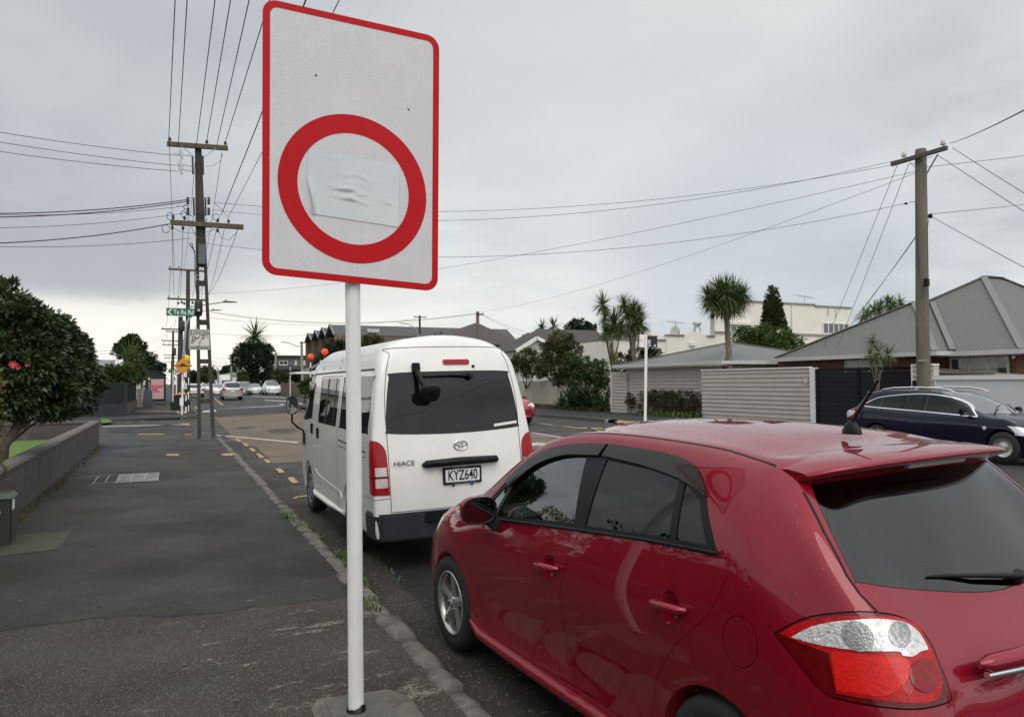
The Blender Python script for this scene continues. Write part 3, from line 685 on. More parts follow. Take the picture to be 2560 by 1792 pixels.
def crown_pts(blobs, n, seed, clump=.22, gap=.25, inner=.25):
 """leaf positions gathered in clumps over lumpy blobs; some clumps are missing so that gaps show"""
 g = np.random.default_rng(seed); vol = np.array([(b[3]*b[4]+b[4]*b[5]+b[3]*b[5]) for b in blobs]); vol = vol/vol.sum(); P_, D_, T_ = [], [], []
 for b, f in zip(blobs, vol):
  c = np.array(b[:3]); r = np.array(b[3:6]); nb = max(30, int(n*f)); rm = r.mean(); nc = max(10, int(9*(rm/(clump*rm+1e-6))**1.4))
  u = g.normal(size=(nc, 3)); u /= np.linalg.norm(u, axis=1, keepdims=True)
  u = u[u[:, 2] > -.75]; u = u[g.random(len(u)) > gap*.6]; nc = len(u)
  rad = np.where(g.random(nc) < inner, g.uniform(.35, .8, nc), g.uniform(.8, 1.06, nc))[:, None]
  cc = c+u*r*rad; w = g.integers(0, nc, nb); o = g.normal(size=(nb, 3)); o /= np.linalg.norm(o, axis=1, keepdims=True)
  cr = clump*rm*g.uniform(.6, 1.3, nc)[w][:, None]; p = cc[w]+o*cr*(g.random((nb, 1))**.45); d = o*.9+u[w]*.9+g.normal(size=(nb, 3))*.35
  t = .25+.5*g.random(nc)[w]+.35*(g.random(nb)-.5); P_.append(p); D_.append(d); T_.append(t)
 return np.concatenate(P_), np.concatenate(D_), np.concatenate(T_)
def foliage(name, blobs, n, leaf, mat_, parent=None, seed=1, clump=.22, gap=.25, droop=.0, wid=.45, kind=None, inner=.25, zmin=None):
 p, d, t = crown_pts(blobs, n, seed, clump, gap, inner); g = np.random.default_rng(seed+99)
 if zmin is not None:
  k = p[:, 2] > zmin; p, d, t = p[k], d[k], t[k]
 d[:, 2] -= droop; nm = d*.6+np.array([0, 0, 1.0])+g.normal(size=d.shape)*.45
 L_ = leaf*g.uniform(.65, 1.25, len(p)); off = BASE.get(parent.name) if parent is not None else None
 return leaf_mesh(name, p, d, nm, L_, L_*wid, t, mat_, parent, kind, off=off)
def limbs(parent, base, tips, r0, mat_, name='trunk', fork=.4, seed=0, bend=.15):
 m = MB(); rr = random.Random(seed); base = Vector(base); c = sum((Vector(t) for t in tips), Vector())/len(tips); f = base.lerp(c, fork)
 m.tube([base, base.lerp(f, .5)+Vector((rr.uniform(-1, 1), rr.uniform(-1, 1), 0))*bend*.3, f], [r0, r0*.85, r0*.7], 10)
 for t in tips:
  t = Vector(t); md = f.lerp(t, .5)+Vector((rr.uniform(-1, 1), rr.uniform(-1, 1), rr.uniform(0, .6)))*bend; m.tube([f.lerp(base, .05), f.lerp(md, .5), md, t], [r0*.62, r0*.48, r0*.33, r0*.1], 8)
 return m.build(name, mat_, parent)
M['bark'] = mk('tree_bark', (.060, .045, .034), .9, var=.4, vs=12, bump=.5, bs=40, stretch=(1, 1, .3))
M['bark_pale'] = mk('cabbage_tree_bark', (.17, .145, .115), .9, var=.4, vs=10, bump=.6, bs=40, stretch=(1, 1, .4))
M['leaf_camellia'] = leafmat('camellia_leaf', (.014, .030, .010), (.085, .115, .042), .34, .5, .12)
M['leaf_hedge'] = leafmat('hedge_leaf', (.030, .062, .012), (.085, .120, .025), .5, .35)
M['leaf_dark'] = leafmat('dark_tree_leaf', (.012, .024, .010), (.036, .050, .020), .55, .3, .12)
M['leaf_mid'] = leafmat('mid_green_leaf', (.022, .052, .012), (.070, .105, .026), .5, .35)
M['leaf_olive'] = leafmat('olive_bush_leaf', (.045, .062, .020), (.110, .105, .035), .55, .3)
M['leaf_brown'] = leafmat('browned_hedge_leaf', (.034, .034, .014), (.080, .072, .030), .7, .2)
M['leaf_ivy'] = leafmat('yellowed_ivy_leaf', (.10, .085, .022), (.20, .14, .045), .6, .3)
M['leaf_bright'] = leafmat('bright_glossy_leaf', (.030, .070, .012), (.095, .145, .025), .4, .45)
M['leaf_agave'] = leafmat('agave_leaf', (.045, .085, .045), (.11, .165, .085), .5, .35, .1)
M['leaf_cypress'] = leafmat('cypress_leaf', (.022, .036, .011), (.050, .062, .018), .7, .2, .1)
M['leaf_cabbage'] = leafmat('cabbage_tree_leaf', (.034, .070, .016), (.12, .165, .045), .5, .35, .2)
M['leaf_dead'] = leafmat('dead_frond', (.16, .12, .07), (.24, .19, .11), .8, .2)
def blades(name, heads, per, Lf, wid, mat_, parent, seed=1, droop=.55, minz=-.75, curl=1.0):
 """sword-shaped leaves bursting from each head: (x,y,z,scale)"""
 g = random.Random(seed); vs, fs, tn = [], [], []; off = BASE.get(parent.name, Vector()) if parent is not None else Vector()
 for hx, hy, hz, s_ in heads:
  for i in range(per):
   z = g.uniform(minz, 1); a = g.uniform(0, 6.283); r = math.sqrt(max(0, 1-z*z)); d = Vector((r*math.cos(a), r*math.sin(a), z)); L_ = Lf*s_*g.uniform(.75, 1.15); w_ = wid*s_*g.uniform(.8, 1.2)
   sd_ = d.cross(Vector((0, 0, 1))); sd_ = sd_.normalized() if sd_.length > .05 else Vector((1, 0, 0)); p = Vector((hx, hy, hz))-off+d*.05*s_; dr = d.copy(); b0 = len(vs); K = 5; tt = g.random()
   for k in range(K+1):
    t = k/K; ww = w_*(.55+.9*t*(1-t)*1.6)*(1-t**3) if k < K else 0
    vs += [p-sd_*ww*.5, p+sd_*ww*.5]; dr = (dr+Vector((0, 0, -droop*curl*.22*(1.0-abs(d.z)*.5)))).normalized(); p = p+dr*L_/K
   for k in range(K): fs.append((b0+2*k, b0+2*k+1, b0+2*k+3, b0+2*k+2)); tn.append(tt)
 me = bpy.data.meshes.new(name); me.from_pydata([tuple(v) for v in vs], [], fs); at = me.attributes.new('tint', 'FLOAT', 'FACE'); at.data.foreach_set('value', tn)
 return link(name, me, mat_, parent)
def plant(name, loc, label, cat, blobs, n, leaf, mat_, tips=None, r0=.08, group=None, seed=1, bark='bark', **kw):
 t = thing(name, loc, label, cat, group)
 foliage('crown', blobs, n, leaf, M[mat_], t, seed, **kw)
 tips = tips if tips else [(b[0], b[1], b[2]+b[5]*.2) for b in blobs[:6]]
 limbs(t, loc, tips, r0, M[bark], seed=seed)
 return t
# ---------------------------------------------------------------- road sign on the fluted white post
def make_sign():
 root = thing('road_sign', (.895, 3.90, .129), 'white rectangular sign with red border and red ring, taped over, on fluted white post', 'road sign')
 TL = Vector((.40885, 3.82099, 3.75437)); TR = Vector((1.31451, 3.75390, 3.69731)); BR = Vector((1.32338, 3.82036, 2.33424)); BL = Vector((.41772, 3.88745, 2.39130))
 ex = Vector((.99530, -.07373, -.06271)).normalized(); ey = Vector((.0065, .0487, -.9988)).normalized(); ez = ex.cross(ey).normalized()   # ez points away from the viewer
 c = (TL+TR+BR+BL)/4; W, H = .912, 1.378
 def f(off): return lambda u, v, w_=0: c+ex*(u-W/2)+ey*(v-H/2)-ez*(off)
 m = MB(); m.prism(rrect(0, W, 0, H, .07, 8), f(-.004), f(0)); pn = m.build('sign_panel', M['sign_back'], root)
 def ringmesh(outer, inner, off, mat_, nm):
  b = MB(); n = len(outer); g = f(off); b.add([g(*p) for p in outer]+[g(*p) for p in inner], [(i, (i+1) % n, n+(i+1) % n, n+i) for i in range(n)]); return b.build(nm, mat_, pn)
 b = MB(); g = f(.0012); b.add([g(*p) for p in rrect(.02, W-.02, .02, H-.02, .05, 8)], [tuple(range(len(rrect(.02, W-.02, .02, H-.02, .05, 8))))])
 b.build('reflective_face', M['sign_face'], pn)
 ringmesh(rrect(.0005, W-.0005, .0005, H-.0005, .07, 8), rrect(.036, W-.034, .034, H-.036, .04, 8), .0024, M['sign_red'], 'red_border')
 cu, cv = .459, .888; cir = lambda r, n=72: [(cu+r*math.cos(2*math.pi*i/n), cv+r*math.sin(2*math.pi*i/n)) for i in range(n)]
 ringmesh(cir(.385), cir(.288), .0024, M['sign_red'], 'red_ring')
 # strip of silver tape, wrinkled, one corner peeling
 nx, ny = 46, 30; vs = []; rt = random.Random(4)
 folds = [(rt.uniform(.25, .95), rt.uniform(.25, .72), rt.uniform(-.35, .35), rt.uniform(.05, .16), rt.uniform(.0020, .0048)) for i in range(12)]
 for j in range(ny+1):
  for i in range(nx+1):
   a, d = i/nx, j/ny; u = .222+.472*a+.004*math.sin(d*9+1)*(a < .02); v = .722+.322*d+.012*a*d
   h = .0042
   for fa, fd, sl, ln, hh in folds:
    da, dd = a-fa, (d-fd)-(a-fa)*sl
    h += hh*math.exp(-(da/ln)**2-(dd/.014)**2)
   pe = max(0, 1-(a/.10)) * max(0, min(1, (d-.35)/.55)); h += .020*pe**1.3; u += .022*pe**1.5
   vs.append(f(h)(u, v))
 b = MB(); b.add(vs, [(j*(nx+1)+i, j*(nx+1)+i+1, (j+1)*(nx+1)+i+1, (j+1)*(nx+1)+i) for j in range(ny) for i in range(nx)], 0, True); b.build('tape_patch', M['tape'], pn)
 for (u, v) in ((.262, .335), (.745, .42), (.515, .725)):
  b = MB(); g = f(.0026); b.add([g(u-.006, v-.007), g(u+.007, v+.001), g(u-.005, v+.006)], [(0, 1, 2)]); b.build('rivet_mark', M['black'], pn)
 # fluted post
 base, top = Vector((.895, 3.90, .125)), Vector((.872, 3.925, 3.70)); n = 120; vs = []; ax = (top-base).normalized(); a = Vector((1, 0, 0)); b_ = ax.cross(a).normalized(); a = b_.cross(ax)
 for p in (base, top):
  for i in range(n):
   t = 2*math.pi*i/n; r = .0395-.0050*((i % 6) in (0, 1))
   vs.append(p+(a*math.cos(t)+b_*math.sin(t))*r)
 m = MB(); m.add(vs, [(i, (i+1) % n, n+(i+1) % n, n+i) for i in range(n)]+[tuple(range(n, 2*n))]); m.build('post', M['post_white'], root)
 m = MB(); rr = random.Random(2); n = 40
 pr = []
 for k_, (r0, z0) in enumerate(((.041, .175), (.046, .172), (.050, .14), (.056, .132))):
  for i in range(n):
   t = 2*math.pi*i/n; bump_ = .010*math.sin(5*t+k_)*rr.random()+(.028*max(0, math.cos(t+.9))**3 if k_ < 2 else 0)
   pr.append((base.x+(r0+rr.uniform(-.002, .004))*math.cos(t), base.y+(r0+rr.uniform(-.002, .004))*math.sin(t), z0-.028+bump_*.6))
 m.add(pr, [(k_*n+i, k_*n+(i+1) % n, (k_+1)*n+(i+1) % n, (k_+1)*n+i) for k_ in range(3) for i in range(n)], 0, True); m.build('torn_wrapping', M['black'], root)
 for z in (2.62, 3.45):
  m = MB(); pz = base+ax*((z-base.z)/ax.z); m.lathe([(.040, -.02), (.044, -.018), (.044, .018), (.040, .02)], pz, 'Z', 24); m.build('clamp', M['steel'], root)
 return root
M['sign_back'] = mk('sign_aluminium', (.42, .42, .42), .4, .7, var=.05, vs=9)
def signface():
 m = mk('retroreflective_white', (.665, .65, .665), .42, var=.04, vs=5); n, l = sh(m); b = n['Principled BSDF']
 t = n.new('ShaderNodeTexCoord'); vo = n.new('ShaderNodeTexVoronoi'); vo.inputs['Scale'].default_value = 170; l.new(t.outputs['Object'], vo.inputs['Vector'])
 r = n.new('ShaderNodeMapRange'); r.inputs[1].default_value = .0; r.inputs[2].default_value = .5; r.inputs[3].default_value = 1.04; r.inputs[4].default_value = .94; l.new(vo.outputs['Distance'], r.inputs[0])
 mx = n[m['mixnode']]; v = n.new('ShaderNodeVectorMath'); v.operation = 'SCALE'; l.new(mx.outputs[2], v.inputs[0]); l.new(r.outputs[0], v.inputs['Scale']); l.new(v.outputs[0], b.inputs['Base Color'])
 bp = n.new('ShaderNodeBump'); bp.inputs['Strength'].default_value = .25; bp.inputs['Distance'].default_value = .002; l.new(vo.outputs['Distance'], bp.inputs['Height']); l.new(bp.outputs[0], b.inputs['Normal'])
 return m
M['sign_face'] = signface()
M['sign_red'] = mk('sign_red_film', (.50, .006, .011), .42, var=.06, vs=6, spec=.18)
M['tape'] = mk('silver_tape', (.53, .565, .58), .24, .35, var=.04, vs=8, coat=.2)
M['post_white'] = mk('fluted_post_paint', (.80, .80, .79), .4, var=.05, vs=18, stretch=(1, 1, .3))
make_sign()
# ---------------------------------------------------------------- left side, near: block wall, camellia, cabinet
def blockmat(name, c, mortar, bw, bh, rough=.8):
 m = bpy.data.materials.new(name); m.use_nodes = True; n, l = sh(m); b = n['Principled BSDF']; b.inputs['Roughness'].default_value = rough
 t = n.new('ShaderNodeTexCoord'); s = n.new('ShaderNodeSeparateXYZ'); l.new(t.outputs['Object'], s.inputs[0]); ad = n.new('ShaderNodeMath'); l.new(s.outputs[0], ad.inputs[0]); l.new(s.outputs[1], ad.inputs[1])
 cb = n.new('ShaderNodeCombineXYZ'); l.new(ad.outputs[0], cb.inputs[0]); l.new(s.outputs[2], cb.inputs[1])
 br = n.new('ShaderNodeTexBrick'); l.new(cb.outputs[0], br.inputs['Vector']); br.inputs['Scale'].default_value = 1; br.inputs['Brick Width'].default_value = bw; br.inputs['Row Height'].default_value = bh; br.inputs['Mortar Size'].default_value = .012*bh/.2; br.inputs['Mortar Smooth'].default_value = .3
 br.inputs['Color1'].default_value = (*c, 1); br.inputs['Color2'].default_value = (*[k*.88 for k in c], 1); br.inputs['Mortar'].default_value = (*mortar, 1)
 no = n.new('ShaderNodeTexNoise'); no.inputs['Scale'].default_value = 3.5; no.inputs['Detail'].default_value = 7; l.new(t.outputs['Object'], no.inputs['Vector']); mr = n.new('ShaderNodeMapRange'); mr.inputs[1].default_value = .3; mr.inputs[2].default_value = .7; mr.inputs[3].default_value = .78; mr.inputs[4].default_value = 1.2; l.new(no.outputs[0], mr.inputs[0])
 sc_ = n.new('ShaderNodeVectorMath'); sc_.operation = 'SCALE'; l.new(br.outputs['Color'], sc_.inputs[0]); l.new(mr.outputs[0], sc_.inputs['Scale']); l.new(sc_.outputs[0], b.inputs['Base Color'])
 bp = n.new('ShaderNodeBump'); bp.inputs['Strength'].default_value = .5; bp.inputs['Distance'].default_value = .006; bp.invert = True; l.new(br.outputs['Fac'], bp.inputs['Height']); l.new(bp.outputs[0], b.inputs['Normal'])
 return m
M['block_brown'] = blockmat('brown_block_wall', (.078, .066, .065), (.060, .051, .050), .40, .20)
M['cap_brown'] = mk('wall_capping', (.085, .074, .071), .85, c2=(.135, .12, .115), vs=10, bump=1.0, bs=30)
w_ = thing('block_wall', (-1.83, 16, .12), 'low brown painted block wall running along the left edge of the footpath', 'wall')
m = MB(); m.bb(-2.02, -1.83, 4.0, 24.40, -.05, .76); m.build('wall_face', M['block_brown'], w_)
m = MB(); r_ = random.Random(8); ys = np.arange(4.0, 24.45, .12); vs = []
for y in ys: 
 a = r_.uniform(-.010, .010); c_ = r_.uniform(-.016, .004); vs += [(-2.035, y, .76), (-2.035, y, .822), (-1.845+a, y, .826+c_*.4), (-1.818+a, y, .795+c_), (-1.822, y, .76)]
m.add(vs, [(i*5+j, (i+1)*5+j, (i+1)*5+j+1, i*5+j+1) for i in range(len(ys)-1) for j in range(4)]+[tuple(range(len(vs)-5, len(vs))), tuple(range(5))[::-1]]); m.build('capping', M['cap_brown'], w_)
w_ = thing('block_wall', (-6, 24.3, .12), 'low brown block wall turning the corner behind the camellia and lawn', 'wall')
m = MB(); m.bb(-14, -2.025, 24.21, 24.40, -.05, .76); m.build('wall_face', M['block_brown'], w_); m = MB(); m.bb(-14, -2.04, 24.19, 24.42, .76, .82); m.build('capping', M['cap_brown'], w_)
# camellia: built where its outline stands in the street (12 to 17 m ahead, behind the wall)
cx = lambda a, b, Y: AY(*P('1', a, b), Y)
def cb(a, b, rx, rz, Y, ry=None):
 p = cx(a, b, Y); k = Y*.91/1850/3.214; return (p.x, p.y, p.z, rx*k*1.08, (ry or rx*k), rz*k*1.08)
bl = [cb(40, 330, 200, 210, 13.6), cb(150, 520, 260, 220, 13.2), cb(330, 620, 220, 230, 13.8), cb(120, 760, 250, 220, 12.9), cb(400, 830, 260, 200, 13.6), cb(260, 980, 270, 130, 13.2), cb(560, 760, 170, 210, 14.4), cb(640, 900, 150, 170, 14.8), cb(520, 1040, 160, 110, 14.4), cb(-150, 480, 260, 330, 13.4), cb(-160, 850, 220, 220, 13.0), cb(330, 1085, 170, 90, 13.4), cb(470, 1100, 140, 80, 13.9), cb(570, 1060, 120, 90, 14.4), cb(150, 1080, 150, 90, 12.9), cb(-60, 1060, 200, 150, 12.9), cb(60, 1000, 180, 130, 12.8), cb(400, 1060, 150, 90, 13.6), cb(600, 620, 110, 110, 14.8), cb(250, 400, 110, 110, 13.6)]
t = thing('camellia', tuple(cx(-10, 1420, 12.6).xy)+(.34,), 'large glossy dark green camellia with a few pink flowers behind the brown wall', 'shrub')
foliage('crown', bl, 56000, .10, M['leaf_camellia'], t, 21, clump=.20, gap=.10, wid=.50, droop=.25, inner=.25)
base = cx(5, 1410, 12.6); base.z = .34
m = MB(); q = [cx(30, 1400, 12.6), cx(100, 1300, 12.7), cx(150, 1200, 12.9), cx(200, 1120, 13.1), cx(240, 980, 13.3)]
m.tube([base]+q, [.075, .07, .06, .055, .045, .03], 10); m.tube([q[1], cx(190, 1230, 12.9), cx(260, 1170, 13.2), cx(360, 1080, 13.6)], [.045, .035, .03, .02], 8); m.tube([q[2], cx(120, 1150, 13.0), cx(60, 1100, 13.0)], [.04, .03, .02], 8); m.tube([q[0], cx(120, 1340, 12.8), cx(240, 1240, 13.2), cx(420, 1130, 13.8)], [.03, .022, .016, .01], 6)
m.build('trunk', M['bark'], t)
M['petal'] = mk('pink_petal', (.52, .035, .085), .5, c2=(.62, .08, .14), vs=40); M['stamen'] = mk('yellow_stamen', (.55, .38, .06), .6, var=.1, vs=50)
for i, (a, b, s_) in enumerate(((108, 742, .062), (143, 768, .034), (216, 748, .028))):
 p = cx(a, b, 11.55); m = MB(); g = random.Random(i)
 for k in range(14):
  an = k*2.4; tilt = .35+.5*(k/14); d = Vector((math.cos(an)*math.cos(tilt), -.25-math.sin(tilt)*.6, math.sin(an)*math.cos(tilt))); d.normalize(); sd = d.cross(Vector((0, 1, 0))).normalized(); L_ = s_*(.75+.35*(1-k/14))
  m.add([p, p+d*L_*.5-sd*L_*.42, p+d*L_+Vector((0, -.004, 0)), p+d*L_*.5+sd*L_*.42], [(0, 1, 2, 3)], 0)
 fl = m.build('flower', M['petal'], t)
 if i == 0: m = MB(); m.lathe([(0, -.03), (.012, -.025), (.016, 0)], p, 'Y', 10); m.build('stamens', M['stamen'], fl)
# clipped ivy-covered pier at the picture's left edge, and the post under it
p0 = AY(*P('f', 0, 640), 9.9)
t = thing('ivy_hedge', (p0.x-.5, 9.9, .15), 'yellowing clipped ivy hedge at the far left edge above the utility cabinet', 'hedge')
x1 = AY(*P('f', 34, 300), 9.9).x; z0 = AY(*P('f', 10, 640), 9.9).z; z1 = AY(*P('1', 10, 735), 9.9).z
foliage('hedge_leaves', [(x1-.30, 9.9, z1-.25-i*.32, .28, .5, .26) for i in range(4)]+[(x1-.85, 9.9, z1-.3-i*.4, .5, .5, .35) for i in range(3)], 5200, .055, M['leaf_ivy'], t, 4, clump=.2, gap=.05, wid=.7)
m = MB(); m.bb(x1-.95, x1-.07, 9.7, 10.05, .15, z0+.25); m.build('pier', mk('pale_green_pier', (.36, .42, .36), .7, var=.08, vs=4), t)
# utility cabinet
a, b = G(*P('f', 85, 1475), .12), G(*P('f', 130, 1428), .12); zt = AY(*P('f', 88, 1050), a.y).z
t = thing('utility_cabinet', (a.x-.3, a.y+.2, .12), 'small dark green utility cabinet with torn white sticker beside the brown wall', 'cabinet')
m = MB(); m.bb(a.x-.72, a.x, a.y, a.y+.36, .12, zt-.03); m.build('cabinet_body', M['cab_green'] if 'cab_green' in M else mk('cabinet_green', (.035, .042, .030), .55, var=.15, vs=6), t, bevel=.008)
m = MB(); m.hexa([(a.x-.74, a.y-.02, zt-.028), (a.x+.02, a.y-.02, zt-.028), (a.x+.02, a.y+.38, zt-.028), (a.x-.74, a.y+.38, zt-.028), (a.x-.70, a.y+.02, zt+.03), (a.x-.02, a.y+.02, zt+.03), (a.x-.02, a.y+.34, zt+.03), (a.x-.70, a.y+.34, zt+.03)]); m.build('cabinet_lid', mk('cabinet_lid_green', (.045, .052, .038), .5, var=.2, vs=8), t, bevel=.006)
m = MB(); g = random.Random(2); z_ = zt-.22
m.prism([(a.x-.5, z_), (a.x-.35, z_-.012), (a.x-.2, z_+.006), (a.x-.10, z_+.012), (a.x-.085, z_+.06), (a.x-.12, z_+.085), (a.x-.25, z_+.075), (a.x-.36, z_+.10), (a.x-.5, z_+.08)], lambda q, r: (q, a.y-.003, r), lambda q, r: (q, a.y-.0005, r)); m.build('torn_sticker', M['white_matt'], t)
m = MB(); m.bb(a.x+.0005, a.x+.003, a.y+.10, a.y+.24, zt-.16, zt-.05); m.build('side_label', M['white_matt'], t)
m = MB(); m.bb(a.x+.0005, a.x+.006, a.y+.012, a.y+.04, .17, zt-.06); m.build('door_edge', M['black'], t)
m = MB(); m.tube([(a.x-.45, a.y+.03, zt+.032), (a.x-.20, a.y+.15, zt+.032), (a.x-.28, a.y+.06, zt+.032)], .006, 6); m.build('spray_mark', mk('aqua_spray', (.12, .42, .42), .6, var=.1, vs=9), t)
# service cover let into the footpath
t = thing('service_cover', (-.7, 15.3, .125), 'worn steel grid service cover set flush in the footpath', 'access cover')
m = MB(); m.bb(-.86, -.18, 14.72, 16.02, .1205, .1265); m.build('pit_lid', mk('worn_lid', (.075, .075, .076), .7, c2=(.30, .30, .30), vs=6, detail=9), t)
m = MB()
for x in (-.18, -.40, -.62, -.84): m.bb(x-.012, x+.012, 14.70, 16.04, .1270, .1315)
for i in range(7): y = 14.70+1.34*i/6; m.bb(-.85, -.17, y-.018, y+.018, .1275, .1325)
m.build('cover_frame', mk('frame_metal', (.28, .28, .28), .6, .3, var=.4, vs=6), t)
m = MB()
for x in (-1.02, -1.20): m.bb(x-.012, x+.012, 14.80, 16.06, .1235, .1265)
m.bb(-1.30, -.84, 14.79, 14.82, .1235, .1262); m.bb(-1.2, -.84, 16.04, 16.06, .1235, .1262); m.build('old_frame', mk('old_frame_metal', (.20, .20, .195), .7, .2, var=.4, vs=6), t)

# blades of the lawn behind the wall
tag(tufts('lawn_blades', [(r3.uniform(-6.5, -2.1), r3.uniform(9.5, 16), .34, 7) for i in range(1500)], .07, leafmat('lawn_blade', (.05, .11, .012), (.11, .19, .03), .6), 12), 'mown lawn behind the brown wall', 'grass')
# ---------------------------------------------------------------- red hatchback
def paint(name, c, c2, rough=.32, coat=1.0, flake=.0):
 m = mk(name, c, rough, flake, coat=coat, c2=c2, vs=2.2, spec=.04); return m
M['red_paint'] = paint('red_car_paint', (.220, .0032, .0150), (.240, .0040, .0175), .45, 1.0, .30)
M['glass_clear'] = glassmat('clear_car_glass', (.70, .80, .76), 0, 1.52, 3.2)
M['glass_priv'] = glassmat('privacy_glass', (.16, .17, .18), 0, 1.52, 1.3)
M['seat'] = mk('seat_fabric', (.05, .05, .052), .9, var=.2, vs=30)
M['dash'] = mk('dashboard_grey', (.085, .09, .088), .7, var=.1, vs=20)
def make_hatch():
 root = thing('parked_hatchback', HATCH_LOC, 'wet red five-door hatchback with roof aerial and rear spoiler parked nearest beside the kerb', 'car', world=False)
 root.rotation_euler = (0, R(-1.26), .0444)
 C = [
  [(.70, .10, .24), (.735, .04, .34), (.755, .00, .50), (.735, .04, .72), (.685, .10, .90), (.66, .24, 1.075), (.64, .43, 1.275), (.565, .62, 1.46)],
  [(.76, .32, .22), (.81, .26, .31), (.84, .20, .47), (.828, .22, .70), (.79, .30, .90), (.755, .38, 1.08), (.705, .55, 1.29), (.605, .74, 1.475)],
  [(.78, .56, .22), (.85, .54, .30), (.868, .50, .46), (.870, .49, .69), (.855, .50, .90), (.805, .58, 1.125), (.735, .74, 1.315), (.615, .90, 1.493)],
  [(.78, .92, .20), (.86, .89, .28), (.862, .87, .43), (.875, .86, .67), (.868, .84, .90), (.808, .83, 1.145), (.738, .94, 1.325), (.618, 1.06, 1.503)],
  [(.78, 1.30, .19), (.855, 1.30, .27), (.85, 1.30, .42), (.873, 1.28, .67), (.872, 1.25, .89), (.815, 1.22, 1.125), (.738, 1.27, 1.325), (.620, 1.34, 1.510)],
  [(.78, 1.80, .19), (.855, 1.80, .27), (.846, 1.80, .42), (.870, 1.80, .67), (.870, 1.80, .88), (.818, 1.78, 1.085), (.738, 1.77, 1.31), (.620, 1.77, 1.512)],
  [(.78, 2.28, .19), (.855, 2.28, .26), (.845, 2.28, .42), (.870, 2.27, .67), (.868, 2.26, .86), (.820, 2.23, 1.04), (.740, 2.20, 1.275), (.625, 2.17, 1.485)],
  [(.78, 2.72, .19), (.855, 2.72, .25), (.845, 2.72, .40), (.870, 2.70, .66), (.865, 2.70, .83), (.825, 2.68, .995), (.755, 2.58, 1.175), (.655, 2.49, 1.40)],
  [(.78, 3.02, .19), (.860, 3.00, .26), (.862, 2.99, .42), (.872, 2.98, .65), (.862, 2.98, .80), (.825, 2.97, .945), (.772, 2.90, 1.045), (.685, 2.84, 1.225)],
  [(.78, 3.36, .19), (.855, 3.36, .27), (.866, 3.36, .44), (.872, 3.34, .65), (.855, 3.32, .79), (.815, 3.29, .895), (.765, 3.25, .975), (.690, 3.22, 1.035)],
  [(.77, 3.66, .18), (.83, 3.64, .26), (.846, 3.63, .42), (.845, 3.62, .60), (.825, 3.60, .74), (.785, 3.57, .85), (.735, 3.55, .915), (.655, 3.53, .965)],
  [(.71, 3.92, .17), (.765, 3.90, .25), (.785, 3.90, .40), (.785, 3.90, .55), (.76, 3.88, .68), (.72, 3.86, .775), (.675, 3.85, .83), (.605, 3.84, .87)],
  [(.58, 4.06, .17), (.62, 4.09, .25), (.64, 4.10, .40), (.645, 4.10, .53), (.62, 4.08, .63), (.585, 4.05, .70), (.55, 4.02, .755), (.49, 3.99, .795)]]
 RF = [[(.45, .595, 1.474), (.25, .575, 1.486), (0, .57, 1.49)], [(.48, .74, 1.505), (.27, .74, 1.522), (0, .74, 1.527)], [(.49, .92, 1.528), (.28, .92, 1.549), (0, .92, 1.555)],
          [(.495, 1.08, 1.541), (.28, 1.08, 1.566), (0, 1.08, 1.573)], [(.495, 1.35, 1.550), (.28, 1.35, 1.578), (0, 1.35, 1.586)], [(.495, 1.77, 1.552), (.28, 1.77, 1.580), (0, 1.77, 1.588)],
          [(.495, 2.15, 1.525), (.28, 2.14, 1.556), (0, 2.14, 1.566)], [(.51, 2.44, 1.445), (.28, 2.40, 1.475), (0, 2.39, 1.485)], [(.525, 2.90, 1.235), (.29, 2.95, 1.245), (0, 2.97, 1.25)],
          [(.53, 3.31, 1.03), (.29, 3.37, 1.03), (0, 3.39, 1.03)], [(.50, 3.60, .985), (.27, 3.63, .995), (0, 3.64, 1.0)], [(.46, 3.89, .89), (.25, 3.93, .905), (0, 3.94, .91)], [(.38, 4.06, .80), (.20, 4.11, .805), (0, 4.12, .805)]]
 RE = [[(.46, .10, .24), (.25, .09, .24), (0, .09, .24)], [(.49, .0, .34), (.26, -.02, .34), (0, -.025, .34)], [(.50, -.035, .50), (.27, -.055, .50), (0, -.06, .50)], [(.49, .01, .72), (.26, .0, .72), (0, -.005, .72)],
          [(.46, .075, .90), (.25, .06, .895), (0, .055, .89)], [(.45, .225, 1.055), (.25, .205, 1.04), (0, .20, 1.035)], [(.45, .40, 1.26), (.25, .375, 1.26), (0, .365, 1.26)]]
 FR = [[(.40, 4.11, .17), (.2, 4.15, .17), (0, 4.16, .17)], [(.43, 4.17, .25), (.22, 4.21, .25), (0, 4.22, .25)], [(.44, 4.19, .40), (.22, 4.235, .40), (0, 4.245, .40)], [(.44, 4.19, .53), (.22, 4.235, .53), (0, 4.245, .53)],
          [(.43, 4.17, .63), (.22, 4.22, .63), (0, 4.23, .63)], [(.42, 4.14, .70), (.21, 4.19, .71), (0, 4.20, .71)], [(.40, 4.10, .757), (.2, 4.155, .765), (0, 4.16, .765)]]
 circ = lambda cy, cz, r: [(cy+r*math.cos(2*math.pi*i/28), cz+r*math.sin(2*math.pi*i/28)) for i in range(28)]
 B = Body(cage_body(C, RF, RE, FR, 3))
 # outlines (side view: y, z)
 band = smooth_poly([(3.03, .955), (2.72, 1.205), (2.40, 1.385), (2.10, 1.462), (1.73, 1.492), (1.30, 1.484), (1.08, 1.455), (.965, 1.385), (.89, 1.285), (.80, 1.165), (1.22, 1.135), (1.74, 1.088), (2.30, 1.035), (2.75, .985)], 5, (0, 9))
